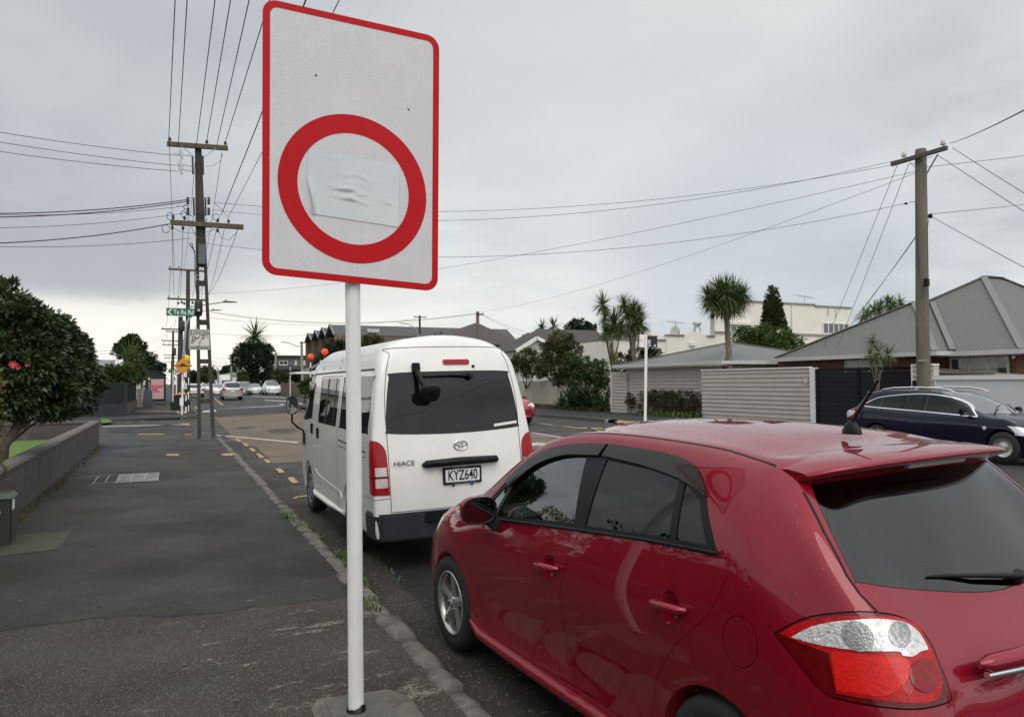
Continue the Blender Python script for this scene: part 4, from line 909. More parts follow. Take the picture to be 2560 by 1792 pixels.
 g_front = smooth_poly([(2.685, 1.005), (2.60, 1.20), (2.40, 1.325), (2.12, 1.405), (1.885, 1.428), (1.815, 1.105), (2.30, 1.052)], 4, (0, 4, 5))
 g_quart = [(2.955, .985), (2.73, 1.165), (2.655, 1.20), (2.735, 1.005)]
 g_rear = [(1.700, 1.425), (1.715, 1.110), (1.24, 1.152), (1.085, 1.163), (1.125, 1.390), (1.35, 1.415)]
 g_tri = [(1.045, 1.165), (.865, 1.175), (.97, 1.33), (1.085, 1.385)]
 visor_f = smooth_poly([(2.72, 1.205), (2.40, 1.385), (2.10, 1.462), (1.735, 1.490), (1.765, 1.434), (2.10, 1.407), (2.38, 1.326), (2.63, 1.178)], 4, (0, 3, 4, 7))
 visor_r = smooth_poly([(1.715, 1.491), (1.30, 1.483), (1.08, 1.454), (.965, 1.385), (.93, 1.345), (1.12, 1.392), (1.40, 1.421), (1.73, 1.435)], 4, (0, 4, 7))
 door_f = smooth_poly([(2.90, .955), (2.45, 1.012), (1.745, 1.080), (1.80, .95), (1.865, .735), (1.84, .50), (1.745, .315), (2.30, .285), (2.755, .285), (2.86, .42), (2.91, .65), (2.93, .82)], 4, (0, 2, 6, 8))
 door_r = smooth_poly([(1.735, 1.081), (1.22, 1.127), (.735, 1.150), (.735, 1.06), (.80, .93), (.98, .76), (1.10, .60), (1.16, .44), (1.20, .32), (1.735, .315), (1.832, .50), (1.857, .735), (1.79, .95)], 4, (0, 2, 8, 9))
 arch = lambda cy, r: [(cy+r*math.cos(2*math.pi*i/40), .318+r*math.sin(2*math.pi*i/40)) for i in range(40)]
 fuel = [(.632+.083*math.cos(2*math.pi*i/28), .885+.088*math.sin(2*math.pi*i/28)) for i in range(28)]
 rear_glass = smooth_poly([(.555, 1.425), (.60, 1.33), (.655, 1.16), (.63, 1.135), (.33, 1.075), (0, 1.04), (-.33, 1.075), (-.63, 1.135), (-.655, 1.16), (-.60, 1.33), (-.555, 1.425), (0, 1.44)], 4, (0, 10))
 wind = smooth_poly([(.60, 2.47), (.655, 2.82), (.665, 3.13), (.33, 3.26), (0, 3.29), (-.33, 3.26), (-.665, 3.13), (-.655, 2.82), (-.60, 2.47), (0, 2.42)], 4, (0, 2, 6, 8))
 # tail lamp: outline on a plane turned 45 degrees (s = along the corner, z)
 S2 = math.sqrt(.5); T_OUT = HATCH_LAMP
 def lamp_solid(poly, sgn, mi=1):
  m = MB(); m.prism(poly, lambda s, z: (sgn*(.62+s*S2-.22*S2), .22+s*S2+.22*S2, z), lambda s, z: (sgn*(.62+s*S2+.5*S2), .22+s*S2-.5*S2, z), mi); return m
 both = lambda f: [f(-1), f(1)]
 cut = []
 for s in (-1, 1):
  cut += [side_solid([band], s), side_solid([door_f], s, .45), side_solid([door_r], s, .45), side_solid([fuel], s, .6), lamp_solid(T_OUT, s)]
 for s in (-1, 1): cut += [side_solid([arch(.755, .352), arch(3.355, .345)], s, .55, 1.2, 2)]
 cut += [end_solid([rear_glass], -.4, .72), top_solid([wind], 1.0, 1.9)]
 link('body', B.shell(cut), [M['red_paint'], M['dark'], M['dark'], M['dark']], root)
 link('inner_lining', B.shell([side_solid([shrink(band, .01)], s) for s in (-1, 1)]+[side_solid([arch(.755, .36), arch(3.355, .36)], s, .5, 1.2, 2) for s in (-1, 1)]+[end_solid([rear_glass], -.4, .72), top_solid([wind], 1.0, 1.9)], -.042), [M['dark'], M['dark'], M['dark'], M['dark']], root)
 for s in (-1, 1):
  tr = link('window_trim', B.panel(side_solid([shrink(band, .002)], s), -.003, .012, holes=[side_solid([g], s) for g in (g_front, g_quart, g_rear, g_tri)]), M['black'], root)
  df = link('front_door', B.panel(side_solid([shrink(door_f, .0025)], s, .45), 0, .02, holes=[side_solid([circ(1.977, .857, .063)], s, .45)]), M['red_paint'], root)
  dr = link('rear_door', B.panel(side_solid([shrink(door_r, .0025)], s, .45), 0, .02, holes=[side_solid([circ(1.012, .907, .063)], s, .45)]), M['red_paint'], root)
  for par, gl, mt in ((df, g_front, 'glass_clear'), (df, g_quart, 'glass_clear'), (dr, g_rear, 'glass_priv'), (dr, g_tri, 'glass_priv')):
   link('window', B.panel(side_solid([gl], s), -.008), M[mt], par)
  for par, vz in ((df, visor_f), (dr, visor_r)):
   m = B.panel(side_solid([vz], s), .016, .012); link('rain_visor', m, M['smoke'], par)
  # belt moulding
  m = MB(); pts = []
  for y, z in ((.79, 1.158), (1.22, 1.131), (1.745, 1.084), (2.30, 1.028), (2.75, .980), (3.02, .955)):
   h = B.bvh.ray_cast(Vector((s*2, y, z)), Vector((-s, 0, 0)))[0]; pts.append(h+Vector((s*.003, 0, 0)))
  m.tube(pts, .0085, 8); m.build('belt_moulding', M['black'], root)
  for par, hy, hz in ((df, 1.975, .862), (dr, 1.010, .912)):
   hx = abs(B.bvh.ray_cast(Vector((s*2, hy, hz)), Vector((-s, 0, 0)))[0].x)
   m = MB(); m.tube([(s*(hx+.004), hy-.098, hz+.008), (s*(hx+.030), hy-.085, hz+.009), (s*(hx+.036), hy, hz+.003), (s*(hx+.034), hy+.07, hz-.002), (s*(hx+.004), hy+.098, hz-.004)], [.012, .019, .020, .018, .011], 12)
   m.build('handle', M['red_paint'], par)
   m = MB(); m.lathe([(.0635, s*.0), (.055, -s*.014), (.04, -s*.023), (.02, -s*.028), (0, -s*.029)], (s*(hx-.001), hy+.002, hz-.005), 'X', 28)
   for i_, v in enumerate(m.v):        # rim follows the skin
    h_ = B.bvh.ray_cast(Vector((s*2, v[1], v[2])), Vector((-s, 0, 0)))[0]; m.v[i_] = (v[0]+h_.x-s*hx+s*.001, v[1], v[2])
   m.build('handle_recess', M['red_paint'], par)
  link('fuel_flap', B.panel(side_solid([shrink(fuel, .003)], s, .6), .0005, .015), M['red_paint'], root) if s < 0 else link('fuel_flap', B.panel(side_solid([fuel], s, .6), 0), M['red_paint'], root)
  # tail lamp
  tl = link('tail_lamp', B.panel(lamp_solid(shrink(T_OUT, .004), s), .002, .02), M['lamp_dark'], root)
  tl['label'] = 'red and clear tail lamp wrapped round the rear corner'
  link('lamp_red', B.panel(lamp_solid(HATCH_LAMP_RED, s), .0045), M['lamp_red'], tl)
  link('lamp_clear', B.panel(lamp_solid(HATCH_LAMP_CLEAR, s), .0075), M['lamp_clear'], tl)
  link('lamp_brake', B.panel(lamp_solid(HATCH_LAMP_BRAKE, s), .0065), M['lamp_brake'], tl)
  for (cs, czz, rr_, mt) in HATCH_LAMP_RINGS:
   ring = [(cs+rr_*math.cos(2*math.pi*i/24), czz+rr_*.92*math.sin(2*math.pi*i/24)) for i in range(24)]
   link('reflector_bowl', B.panel(lamp_solid(ring, s), .009), M[mt], tl)
  # mirror
  m = MB(); mc = Vector((s*.965, 2.655, 1.065))
  m.lathe([(.02, .085), (.075, .07), (.105, .02), (.112, -.03), (.108, -.042)], (0, 0, 0), 'Y', 28)
  m.v = [mshape(p, mc) for p in m.v]
  hs = m.build('door_mirror', M['red_paint'], df)
  m = MB(); m.lathe([(.108, -.040), (.112, -.052), (.100, -.050), (.098, -.044)], (0, 0, 0), 'Y', 28); m.v = [mshape(p, mc) for p in m.v]; m.build('mirror_rim', M['black'], hs)
  m = MB(); m.lathe([(.0, -.044), (.100, -.043)], (0, 0, 0), 'Y', 28); m.v = [mshape(p, mc) for p in m.v]; m.build('mirror_glass', M['mirror'], hs)
  m = MB(); m.bar(mc+Vector((-s*.06, 0, -.055)), (s*.83, 2.63, .955), .05, .06, a2=.07, b2=.09); m.build('mirror_arm', M['black'], hs, bevel=.01)
  m = MB(); m.box(mc+Vector((s*.098, .04, -.012)), (.02, .05, .028), 0); m.build('indicator_lens', M['clear_lens'], hs, bevel=.006)
  # sill moulding
  m = MB(); m.tube([(s*.865, 1.20, .262), (s*.872, 1.6, .262), (s*.872, 2.4, .255), (s*.868, 2.86, .25), (s*.868, 3.0, .30)], [.022, .035, .036, .032, .012], 10); m.build('side_skirt', M['red_paint'], root)
  # head lamp
  hl = smooth_poly([(3.66, .815), (3.80, .835), (3.93, .80), (4.10, .70), (4.10, .60), (3.95, .62), (3.80, .68)], 4)
  link('headlamp', B.panel(side_solid([hl], s, .35), .004, .01), M['lamp_yellowed'], root)
  for cy in (.755, 3.355):
   wr = bpy.data.objects.new('wheel', None); col.objects.link(wr); wr.parent = root; BASE[wr.name] = Vector()
   wheel(wr, (s*.765, cy, .318), .316, .205, s)
 # door shut line pillar between the side windows, roof seams
 link('rear_window', B.panel(end_solid([shrink(rear_glass, .003)], -.4, .72), -.002), M['glass_rear'], root)
 m = B.panel(end_solid([rear_glass], -.4, .72), -.004, .01, holes=[end_solid([shrink(rear_glass, .022)], -.6, .8)]); link('rear_window_seal', m, M['black'], root)
 link('windscreen', B.panel(top_solid([shrink(wind, .002)], 1.0, 1.9), -.003), M['glass_clear'], root)
 # tailgate shut lines and roof seams: dark grooves lying in the skin
 for s in (-1, 1):
  line = [(.600, 1.40), (.642, 1.28), (.672, 1.16), (.672, 1.11), (.655, 1.06)]
  link('tailgate_gap', B.panel(end_solid([band_poly([(s*a, b) for a, b in line], .004)], -.4, .75), .0012), M['dark'], root)
  rl = [(.585, .70), (.578, 1.0), (.574, 1.5), (.576, 2.0), (.592, 2.40)]
  link('roof_seam', B.panel(top_solid([band_poly([(s*a, b) for a, b in rl], .0045)], 1.3, 1.9), .0012), M['dark'], root)
 # spoiler
 m = MB(); nS = 24; vs = []
 for i in range(nS+1):
  t = -1+2*i/nS; x = t*.588; e = abs(t)
  yt = .372+.085*e**2.5+.09*e**8; yf = .70+.03*e**2; zt = 1.512-.018*e**2-.034*e**7; zf = 1.522-.020*e**2-.036*e**5
  prof = [(yf, zf+.002), ((yf+yt)/2, zf*.5+zt*.5+.012), (yt+.02, zt+.006), (yt, zt-.004), (yt+.008, zt-.014), (yt+.06, zt-.034), (.585+.02*e**2, 1.425-.01*e)]
  vs += [(x, a, b) for a, b in prof]
 k = 7; fs = [(i*k+j, (i+1)*k+j, (i+1)*k+j+1, i*k+j+1) for i in range(nS) for j in range(k-1)]
 m.add(vs, fs, 0, True); m.add(vs[:k], [tuple(range(k))]); m.add(vs[-k:], [tuple(range(k))[::-1]])
 sp = m.build('spoiler', M['red_paint'], root)
 m = MB(); m.tube([(x, .705+.03*(x/.588)**2, 1.5232-.020*(x/.588)**2-.036*abs(x/.588)**5) for x in np.linspace(-.575, .575, 25)], .0035, 6); m.build('spoiler_gap', M['dark'], sp)
 m = MB(); m.box((0, .446, 1.474), (.36, .03, .020)); m.build('high_brake_lamp', M['lens_frost'], sp, bevel=.006)
 # wiper, garnish, plate recess, bumper seam
 m = MB(); m.tube([(.10, .20, 1.075), (-.10, .222, 1.10), (-.27, .262, 1.115), (-.33, .272, 1.118)], [.012, .009, .006, .004], 8);
 m.lathe([(.0, -.02), (.026, -.016), (.03, 0)], (.10, .215, 1.07), 'Y', 16); m.build('rear_wiper', M['black'], root)
 m = MB(); m.tube([(-.45, .035, .918), (-.42, .022, .920), (-.2, .0, .918), (0, -.005, .918), (.2, .0, .918), (.45, .035, .918)], [.012, .028, .032, .032, .032, .012], 12); gm = m.build('tailgate_garnish', M['red_paint'], root)
 m = MB(); m.tube([(-.44, .018, .888), (-.2, -.018, .885), (0, -.022, .885), (.2, -.018, .885), (.44, .018, .888)], .012, 8); m.build('chrome_strip', M['chrome'], gm)
 # aerial
 m = MB(); ab = Vector((0, .815, 1.572))
 m.lathe([(.048, -.012), (.044, .01), (.028, .036), (.013, .052), (0, .056)], (0, 0, 0), 'Z', 20); m.v = [(ab.x+x*.6, ab.y+y*1.0, ab.z+z*.9) for x, y, z in m.v]
 a = m.build('aerial', M['black'], root)
 m = MB(); m.tube([ab+Vector((0, -.005, .045)), ab+Vector((.005, -.135, .225))], [.0085, .0065], 8); m.build('aerial_rod', M['black'], a)
 # rain drops beaded on the roof and flank
 m = MB(); rr = random.Random(3); 
 for i in range(420):
  if i < 260: o, d = Vector((rr.uniform(-.55, .55), rr.uniform(.75, 2.2), 2)), Vector((0, 0, -1))
  else: o, d = Vector((-2, rr.uniform(.3, 1.6), rr.uniform(.6, 1.45))), Vector((1, 0, 0))
  h = B.bvh.ray_cast(o, d)
  if h[0] is None: continue
  z = h[0].z; y = h[0].y
  if i >= 260 and 1.06 < z and y > .80: continue
  n = B.normal(h[0]); a = n.orthogonal().normalized(); b = n.cross(a); r = rr.uniform(.002, .0055) if i < 260 else rr.uniform(.0012, .0028); ang = rr.uniform(0, 3); st = rr.uniform(1, 2.2)
  a, b = a*math.cos(ang)+b*math.sin(ang), b*math.cos(ang)-a*math.sin(ang)
  ring = [h[0]+n*.0006+(a*math.cos(t)*r*st+b*math.sin(t)*r) for t in np.linspace(0, 2*math.pi, 8, False)]
  m.add(ring+[h[0]+n*(r*.45)], [(k_, (k_+1) % 8, 8) for k_ in range(8)], 0, True)
 o = m.build('rain_drop', M['water'], root); o['kind'] = 'stuff'
 # inside: seats, dashboard, wheel
 for sx_, sy_ in ((-.36, 1.78), (.36, 1.78), (-.36, .95), (.36, .95)):
  m = MB(); m.box((sx_, sy_+.28, .52), (.48, .5, .16)); m.hexa([(sx_-.23, sy_, .55), (sx_+.23, sy_, .55), (sx_+.23, sy_+.14, .55), (sx_-.23, sy_+.14, .55), (sx_-.19, sy_-.20, 1.12), (sx_+.19, sy_-.20, 1.12), (sx_+.19, sy_-.10, 1.14), (sx_-.19, sy_-.10, 1.14)])
  m.box((sx_, sy_-.19, 1.24), (.24, .10, .17)); m.build('seat', M['seat'], root, bevel=.035)
 m = MB(); m.hexa([(-.70, 2.62, .70), (.70, 2.62, .70), (.68, 3.2, .72), (-.68, 3.2, .72), (-.70, 2.72, .96), (.70, 2.72, .96), (.66, 3.2, .98), (-.66, 3.2, .98)]); m.box((.0, 2.62, .78), (.26, .3, .26)); m.build('dashboard', M['dash'], root, bevel=.04)
 m = MB(); m.lathe([(.175, 0), (.187, .012), (.199, 0), (.187, -.012), (.175, 0)], (0, 0, 0), 'Y', 28); m.box((0, 0, 0), (.34, .03, .05)); m.v = [(x+.36, 2.52+y*.9-z*.35, .93+z*.94) for x, y, z in m.v]; m.build('steering_wheel', M['black'], root)
 return root, B
M['lens_frost'] = mk('frosted_lamp_lens', (.30, .29, .29), .3, var=.15, vs=40)
M['lamp_red'] = mk('lamp_red_lens', (.42, .0015, .004), .2, coat=.3, spec=.2, var=.35, vs=40, bump=.25, bs=160)
M['lamp_brake'] = mk('lamp_ribbed_lens', (.62, .006, .003), .2, coat=.35, spec=.2, var=.3, vs=70, bump=.3, bs=230, stretch=(.6, .6, 1.6))
M['lamp_clear'] = mk('lamp_clear_lens', (.62, .60, .60), .12, .35, coat=1.0, var=.35, vs=55, bump=.5, bs=120)
M['lamp_bowl'] = mk('lamp_reflector', (.30, .29, .29), .12, .7, coat=1.0, var=.5, vs=90, bump=.4, bs=150)
M['lamp_ring'] = mk('lamp_round_red', (.20, .0015, .003), .12, coat=.5, spec=.2, var=.3, vs=50)
M['lamp_yellowed'] = mk('yellowed_headlamp', (.48, .43, .30), .15, coat=1.0, var=.15, vs=8)
M['glass_rear'] = glassmat('tinted_rear_glass', (.05, .052, .054), 0, 1.5, 1.75)
M['water'] = mk('rain_water', (.10, .02, .03), .02, spec=1.0, coat=1.0, var=.1, vs=50)
HATCH_LOC = (2.765, 1.496, .035)
HATCH_LAMP = smooth_poly([(0.352, 0.952), (0.265, 1.014), (0.177, 1.047), (0.085, 1.066), (0.0, 1.058), (-0.073, 1.028), (-0.117, 0.981), (-0.137, 0.919), (-0.154, 0.850), (-0.145, 0.833), (-0.097, 0.828), (0.037, 0.818), (0.134, 0.808), (0.209, 0.813), (0.283, 0.882)], 3, (0,))
HATCH_LAMP_RED = smooth_poly([(0.330, 0.957), (0.254, 1.009), (0.149, 1.042), (0.065, 1.052), (-0.025, 1.044), (-0.085, 1.015), (-0.108, 0.972), (-0.118, 0.945), (-0.128, 0.885), (-0.10, 0.845), (0.03, 0.838), (0.17, 0.822), (0.185, 0.930), (0.269, 0.943)], 3, (0, 8, 11, 12))
HATCH_LAMP_CLEAR = smooth_poly([(0.293, 0.954), (0.231, 0.997), (0.15, 1.028), (0.054, 1.045), (-0.028, 1.034), (-0.075, 1.009), (-0.097, 0.975), (-0.101, 0.960), (-0.075, 0.959), (-0.050, 0.951), (-0.021, 0.955), (-0.001, 0.965), (0.156, 0.951), (0.234, 0.949)], 3, (0, 7))
HATCH_LAMP_BRAKE = smooth_poly([(0.178, 0.938), (0.017, 0.952), (-0.036, 0.940), (-0.030, 0.903), (0.03, 0.851), (0.113, 0.838), (0.168, 0.832)], 3, (0, 6))
HATCH_LAMP_RINGS = [(0.098, 0.994, .045, 'lamp_bowl'), (-0.022, 1.004, .034, 'lamp_bowl'), (-0.076, 0.905, .043, 'lamp_ring')]
#LAMPDATA
hatch, HB = make_hatch()
# ---------------------------------------------------------------- white van
M['van_paint'] = mk('white_van_paint', (.70, .69, .645), .32, coat=.8, c2=(.78, .775, .74), vs=1.8, detail=8)
M['bumper_grey'] = mk('grey_bumper_plastic', (.028, .031, .036), .5, var=.25, vs=5, bump=.1, bs=80)
M['plate'] = mk('number_plate_white', (.72, .72, .70), .4, var=.03, vs=20)
M['glass_van'] = mk('van_privacy_glass', (.006, .006, .0075), .015, spec=.42, var=.2, vs=3)
M['lens_white'] = mk('lens_frosted', (.50, .45, .43), .15, coat=1.0, var=.18, vs=60, stretch=(1, 1, 5))
def make_van():
 root = thing('parked_van', (2.675, 7.05, .03), 'white high-roof van with black mirror arm, plate KYZ640, parked ahead of the red hatchback', 'van', world=False)
 root.rotation_euler = (0, R(-1.2), 0)
 Z = [.30, .34, .62, 1.0, 1.28, 1.60, 1.92, 2.11, 2.235]
 W = [.78, .845, .858, .862, .850, .812, .768, .705, .56]
 def c(y, dy=0, k=1.0): return [(w_*k, y, z) for w_, z in zip(W, Z)]
 yr = [.02, .0, .0, .03, .075, .125, .195, .265, .38]; wr = [.74, .80, .815, .822, .808, .770, .722, .652, .50]
 C = [[(wr[j], yr[j], Z[j]) for j in range(9)],
   [(W[j], yr[j]+.14, Z[j]) for j in range(9)],
   c(.70), c(1.15), c(1.75), c(2.4), c(3.0), c(3.45),
   [(W[j]*(.995 if j < 6 else .98), (3.90, 3.90, 3.92, 3.92, 3.88, 3.84, 3.80, 3.72, 3.62)[j], Z[j]-(.0 if j < 7 else .03)) for j in range(9)],
   [(W[j]*(.975 if j < 5 else .955), (4.38, 4.40, 4.44, 4.42, 4.34, 4.15, 3.98, 3.90, 3.80)[j], Z[j]-(.0 if j < 7 else .045)) for j in range(9)],
   [((.68, .72, .735, .735, .715, .665, .62, .55, .42)[j], (4.60, 4.62, 4.66, 4.64, 4.52, 4.30, 4.10, 4.03, 3.93)[j], Z[j]-(.0 if j < 6 else .02+.025*(j-6))) for j in range(9)]]
 RF = []
 for i, cc in enumerate(C):
  y, z = cc[8][1], cc[8][2]; yy = y-(.03 if i == 0 else 0)+(.05 if i == len(C)-1 else 0); s_ = .75 if i in (0, len(C)-1) else 1
  RF.append([(.40*s_, yy, z+.035), (.21*s_, yy-(.015 if i == 0 else 0), z+.052), (0, yy-(.02 if i == 0 else 0), z+.058)])
 RE = [[(.52, yr[j]-.022, Z[j]), (.27, yr[j]-.036, Z[j]), (0, yr[j]-.04, Z[j])] for j in range(8)]
 FR = [[(.46, C[-1][j][1]+.09, C[-1][j][2]), (.24, C[-1][j][1]+.13, C[-1][j][2]), (0, C[-1][j][1]+.14, C[-1][j][2])] for j in range(8)]
 B = Body(cage_body(C, RF, RE, FR, 3))
 rr_ = lambda a, b, c_, d, r: rrect(a, b, c_, d, r)
 glass = smooth_poly([(-.715, 1.37), (-.70, 1.60), (-.655, 1.86), (-.61, 1.915), (0, 1.925), (.61, 1.915), (.655, 1.86), (.70, 1.60), (.715, 1.37), (.66, 1.315), (0, 1.29), (-.66, 1.315)], 5)
 gate = smooth_poly([(-.705, .565), (-.712, 1.20), (-.715, 1.60), (-.675, 1.92), (-.62, 2.10), (-.56, 2.17), (.56, 2.17), (.62, 2.10), (.675, 1.92), (.715, 1.60), (.712, 1.20), (.705, .565)], 4, (0, 11))
 front_w = smooth_poly([(4.335, 1.325), (4.02, 1.76), (3.93, 1.825), (3.56, 1.83), (3.50, 1.77), (3.50, 1.37), (3.56, 1.335)], 4)
 slide_w = rr_(1.86, 3.02, 1.305, 1.885, .05); rear_w = smooth_poly([(.30, 1.36), (.265, 1.84), (.32, 1.89), (1.60, 1.89), (1.66, 1.84), (1.66, 1.35), (1.60, 1.305), (.36, 1.31)], 3)
 lamp = smooth_poly([(-.90, 1.262), (-.80, 1.245), (-.735, 1.16), (-.722, 1.0), (-.712, .732), (-.90, .738)], 4, (0, 4, 5))
 lampR = [(-a, b) for a, b in lamp]
 arch = lambda cy, r: [(cy+r*math.cos(2*math.pi*i/40), .345+r*math.sin(2*math.pi*i/40)) for i in range(40)]
 wsh = smooth_poly([(-.62, 2.02), (-.66, 1.70), (-.70, 1.30), (0, 1.24), (.70, 1.30), (.66, 1.70), (.62, 2.02), (0, 2.03)], 4)
 cut = []
 for s in (-1, 1):
  cut += [side_solid([front_w, slide_w, rear_w], s, .5), side_solid([arch(1.15, .385), arch(3.80, .385)], s, .50, 1.2, 2)]
 cut += [end_solid([glass], -.4, .40), end_solid([lamp, lampR], -.3, .16), end_solid([wsh], 3.6, 5.2)]
 link('body', B.shell(cut), [M['van_paint'], M['dark'], M['dark'], M['dark']], root)
 for s in (-1, 1):
  for nm, po in (('front_window', front_w), ('side_window', slide_w), ('rear_side_window', rear_w)):
   g = link(nm, B.panel(side_solid([po], s, .5), -.004, .01), M['glass_van'], root)
   if nm == 'side_window': [link('window_divider', B.panel(side_solid([po_], s, .5), -.001), M['black'], g) for po_ in (rr_(2.52, 2.60, 1.31, 1.88, .01), rr_(2.05, 2.08, 1.31, 1.88, .01))]
  # weather visor, shut lines, slide rail, handles
  link('rain_visor', B.panel(side_solid([smooth_poly([(4.12, 1.66), (3.98, 1.80), (3.54, 1.835), (3.54, 1.74), (3.93, 1.72), (4.08, 1.60)], 3)], s, .5), .012, .01), M['smoke'], root)
  seams = [[(3.42, .62), (3.445, 1.10), (3.46, 1.40), (3.44, 1.84)], [(3.05, .36), (3.07, 1.0), (3.07, 1.40), (3.05, 1.90)], [(1.78, .36), (1.76, 1.1), (1.77, 1.90)], [(4.42, .72), (4.40, 1.25)], [(3.05, 1.905), (1.77, 1.905)]]
  m = None
  [link('door_gap', B.panel(side_solid([band_poly(q, .004)], s, .5), .0012), M['seam_grey'], root) for q in seams]
  link('slide_rail', B.panel(side_solid([band_poly([(.36, 1.125), (1.68, 1.165)], .008), band_poly([(.36, 1.07), (1.68, 1.10)], .004), band_poly([(.36, 1.07), (.36, 1.125)], .004)], s, .5), .0014), M['dark'], root)
  link('roof_seam', B.panel(side_solid([band_poly([(.30, 1.957), (1.0, 1.957), (2.4, 1.955), (3.6, 1.948), (3.95, 1.93)], .011)], s, .4), .002), M['black'], root)
  for hy, hz, ln in ((3.40, 1.205, .05), (2.955, 1.17, .045)):
   m = MB(); x = abs(B.bvh.ray_cast(Vector((s*2, hy, hz)), Vector((-s, 0, 0)))[0].x); m.box((s*(x+.012), hy, hz), (.03, ln*1.3, .14)); m.build('door_handle', M['black'], root, bevel=.008)
  # lower body swage and step
  m = MB(); m.tube([(s*.846, 1.52, .34), (s*.852, 2.3, .33), (s*.852, 3.25, .33), (s*.848, 3.40, .36)], [.02, .034, .034, .016], 8); m.build('side_sill', M['van_paint'], root)
  link('swage_line', B.panel(side_solid([band_poly([(1.55, .50), (1.62, .56), (2.9, .60), (3.22, .66), (3.36, .62)], .012)], s, .5), .006, .008), M['van_paint'], root)
  # door mirror
  m = MB(); mc = Vector((s*1.05, 3.93, 1.52)); m.lathe([(.03, .07), (.10, .06), (.13, .02), (.135, -.03), (.128, -.035)], (0, 0, 0), 'Y', 24)
  def ms(p): 
   q = mshape(p, Vector((0, 0, 0))); return (mc.x+q[0]*.60, mc.y+q[1], mc.z+q[2]*1.35)
  m.v = [ms(p) for p in m.v]; mo = m.build('door_mirror', M['black'], root)
  m = MB(); m.lathe([(0, -.032), (.127, -.034)], (0, 0, 0), 'Y', 24); m.v = [ms(p) for p in m.v]; m.build('mirror_glass', M['mirror'], mo)
  m = MB(); m.tube([mc+Vector((0, 0, -.12)), mc+Vector((0, 0, -.24)), mc+Vector((-s*.08, .05, -.32)), mc+Vector((-s*.16, .10, -.37)), (s*.83, 4.06, 1.02)], .014, 8); m.box((s*.85, 4.06, 1.02), (.06, .10, .16)); m.build('mirror_arm', M['black'], mo)
  # tail lamp pieces
  po = lambda q: [[(a if s < 0 else -a, b) for a, b in q]]
  tl = link('tail_lamp', B.panel(end_solid(po(shrink(lamp, .003)), -.3, .16), .008, .015), M['red_lens'], root)
  link('reversing_lens', B.panel(end_solid(po([(-.845, .915), (-.735, .915), (-.737, 1.0), (-.845, 1.0)]), -.3, .12), .0105), M['lens_white'], tl)
  link('indicator_lens', B.panel(end_solid(po([(-.845, .805), (-.730, .805), (-.733, .893), (-.845, .893)]), -.3, .12), .0105), M['lens_white'], tl)
  link('lens_divider', B.panel(end_solid(po([(-.90, .898), (-.72, .898), (-.72, .909), (-.90, .909)]), -.3, .16), .0108), M['lamp_dark'], tl)
  for cy in (1.15, 3.80):
   wr_ = bpy.data.objects.new('wheel', None); col.objects.link(wr_); wr_.parent = root; BASE[wr_.name] = Vector()
   wheel(wr_, (s*.735, cy, .335), .335, .20, s, rim_mat=M['hubcap'], style='cap', rim=.62)
 link('windscreen', B.panel(end_solid([shrink(wsh, .002)], 3.6, 5.2), -.004), M['glass_van'], root)
 tg = link('rear_window', B.panel(end_solid([shrink(glass, .003)], -.4, .40), -.005, .012), M['glass_van'], root)
 gp = gate
 link('tailgate_gap', B.panel(end_solid([band_poly(gp+gp[:1], .0038)], -.4, .40), .0015), M['seam_grey'], root)
 link('corner_seam', B.panel(end_solid([band_poly([(-.90, .69), (-.712, .70)], .003)], -.4, .40), .0012), M['dark'], root)
 # pressed number-plate recess
 rec = smooth_poly([(-.42, .93), (-.40, .715), (-.37, .685), (.40, .685), (.43, .715), (.45, .93)], 3, (0, 5))
 link('plate_recess_edge', B.panel(end_solid([band_poly(rec, .006)], -.3, .1), -.0035, .0), M['van_paint'], root)
 yb = lambda z, x=0: B.bvh.ray_cast(Vector((x, -2, z)), Vector((0, 1, 0)))[0].y
 # handle bar above the plate
 m = MB(); pts = [(-.375, yb(1.0)-.004, .998), (-.35, yb(1.0)-.035, 1.008), (0, yb(1.0)-.05, 1.018), (.40, yb(1.0)-.035, 1.012), (.425, yb(1.0)-.004, 1.0)]
 m.tube(pts, [.018, .038, .042, .038, .018], 10); m.lathe([(0, -.09), (.014, -.088), (.016, -.06)], (.24, yb(1.0), 1.012), 'Y', 12); m.build('tailgate_handle', M['black'], root)
 # number plate
 px, pz, y0 = .028, .875, yb(.875)-.012
 m = MB(); m.prism(rrect(px-.205, px+.205, pz-.085, pz+.085, .012), lambda a, b: (a, y0-.012, b), lambda a, b: (a, y0+.008, b)); np_ = m.build('number_plate', M['black'], root)
 m = MB(); m.prism(rrect(px-.183, px+.183, pz-.062, pz+.062, .01), lambda a, b: (a, y0-.0145, b), lambda a, b: (a, y0-.011, b)); m.build('plate_face', M['plate'], np_)
 m = MB(); text_mb(m, 'KYZ640', .142, lambda a, b, c_: (px+a, y0-.0160, pz-.002+b), sx_=.66, bold=.0022); m.build('plate_lettering', M['black'], np_)
 m = MB(); text_mb(m, 'AUTOWORLD', .022, lambda a, b, c_: (px-.03+a, y0-.0140, pz-.0735+b), sx_=1.2); m.build('frame_lettering', M['steel'], np_)
 m = MB(); text_mb(m, 'ALBANY AUTO', .018, lambda a, b, c_: (px-.03+a, y0-.0140, pz+.0735+b), sx_=1.2); m.build('frame_lettering', M['steel'], np_)
 m = MB(); m.box((px+.10, y0-.0135, pz-.0735), (.07, .002, .012)); m.build('frame_sticker', M['blue_sticker'], np_)
 for sx_ in (-.10, .10): m = MB(); m.lathe([(0, -.022), (.010, -.020), (.012, -.012)], (px+sx_, y0, pz-.095), 'Y', 10); m.build('plate_screw', M['black'], np_)
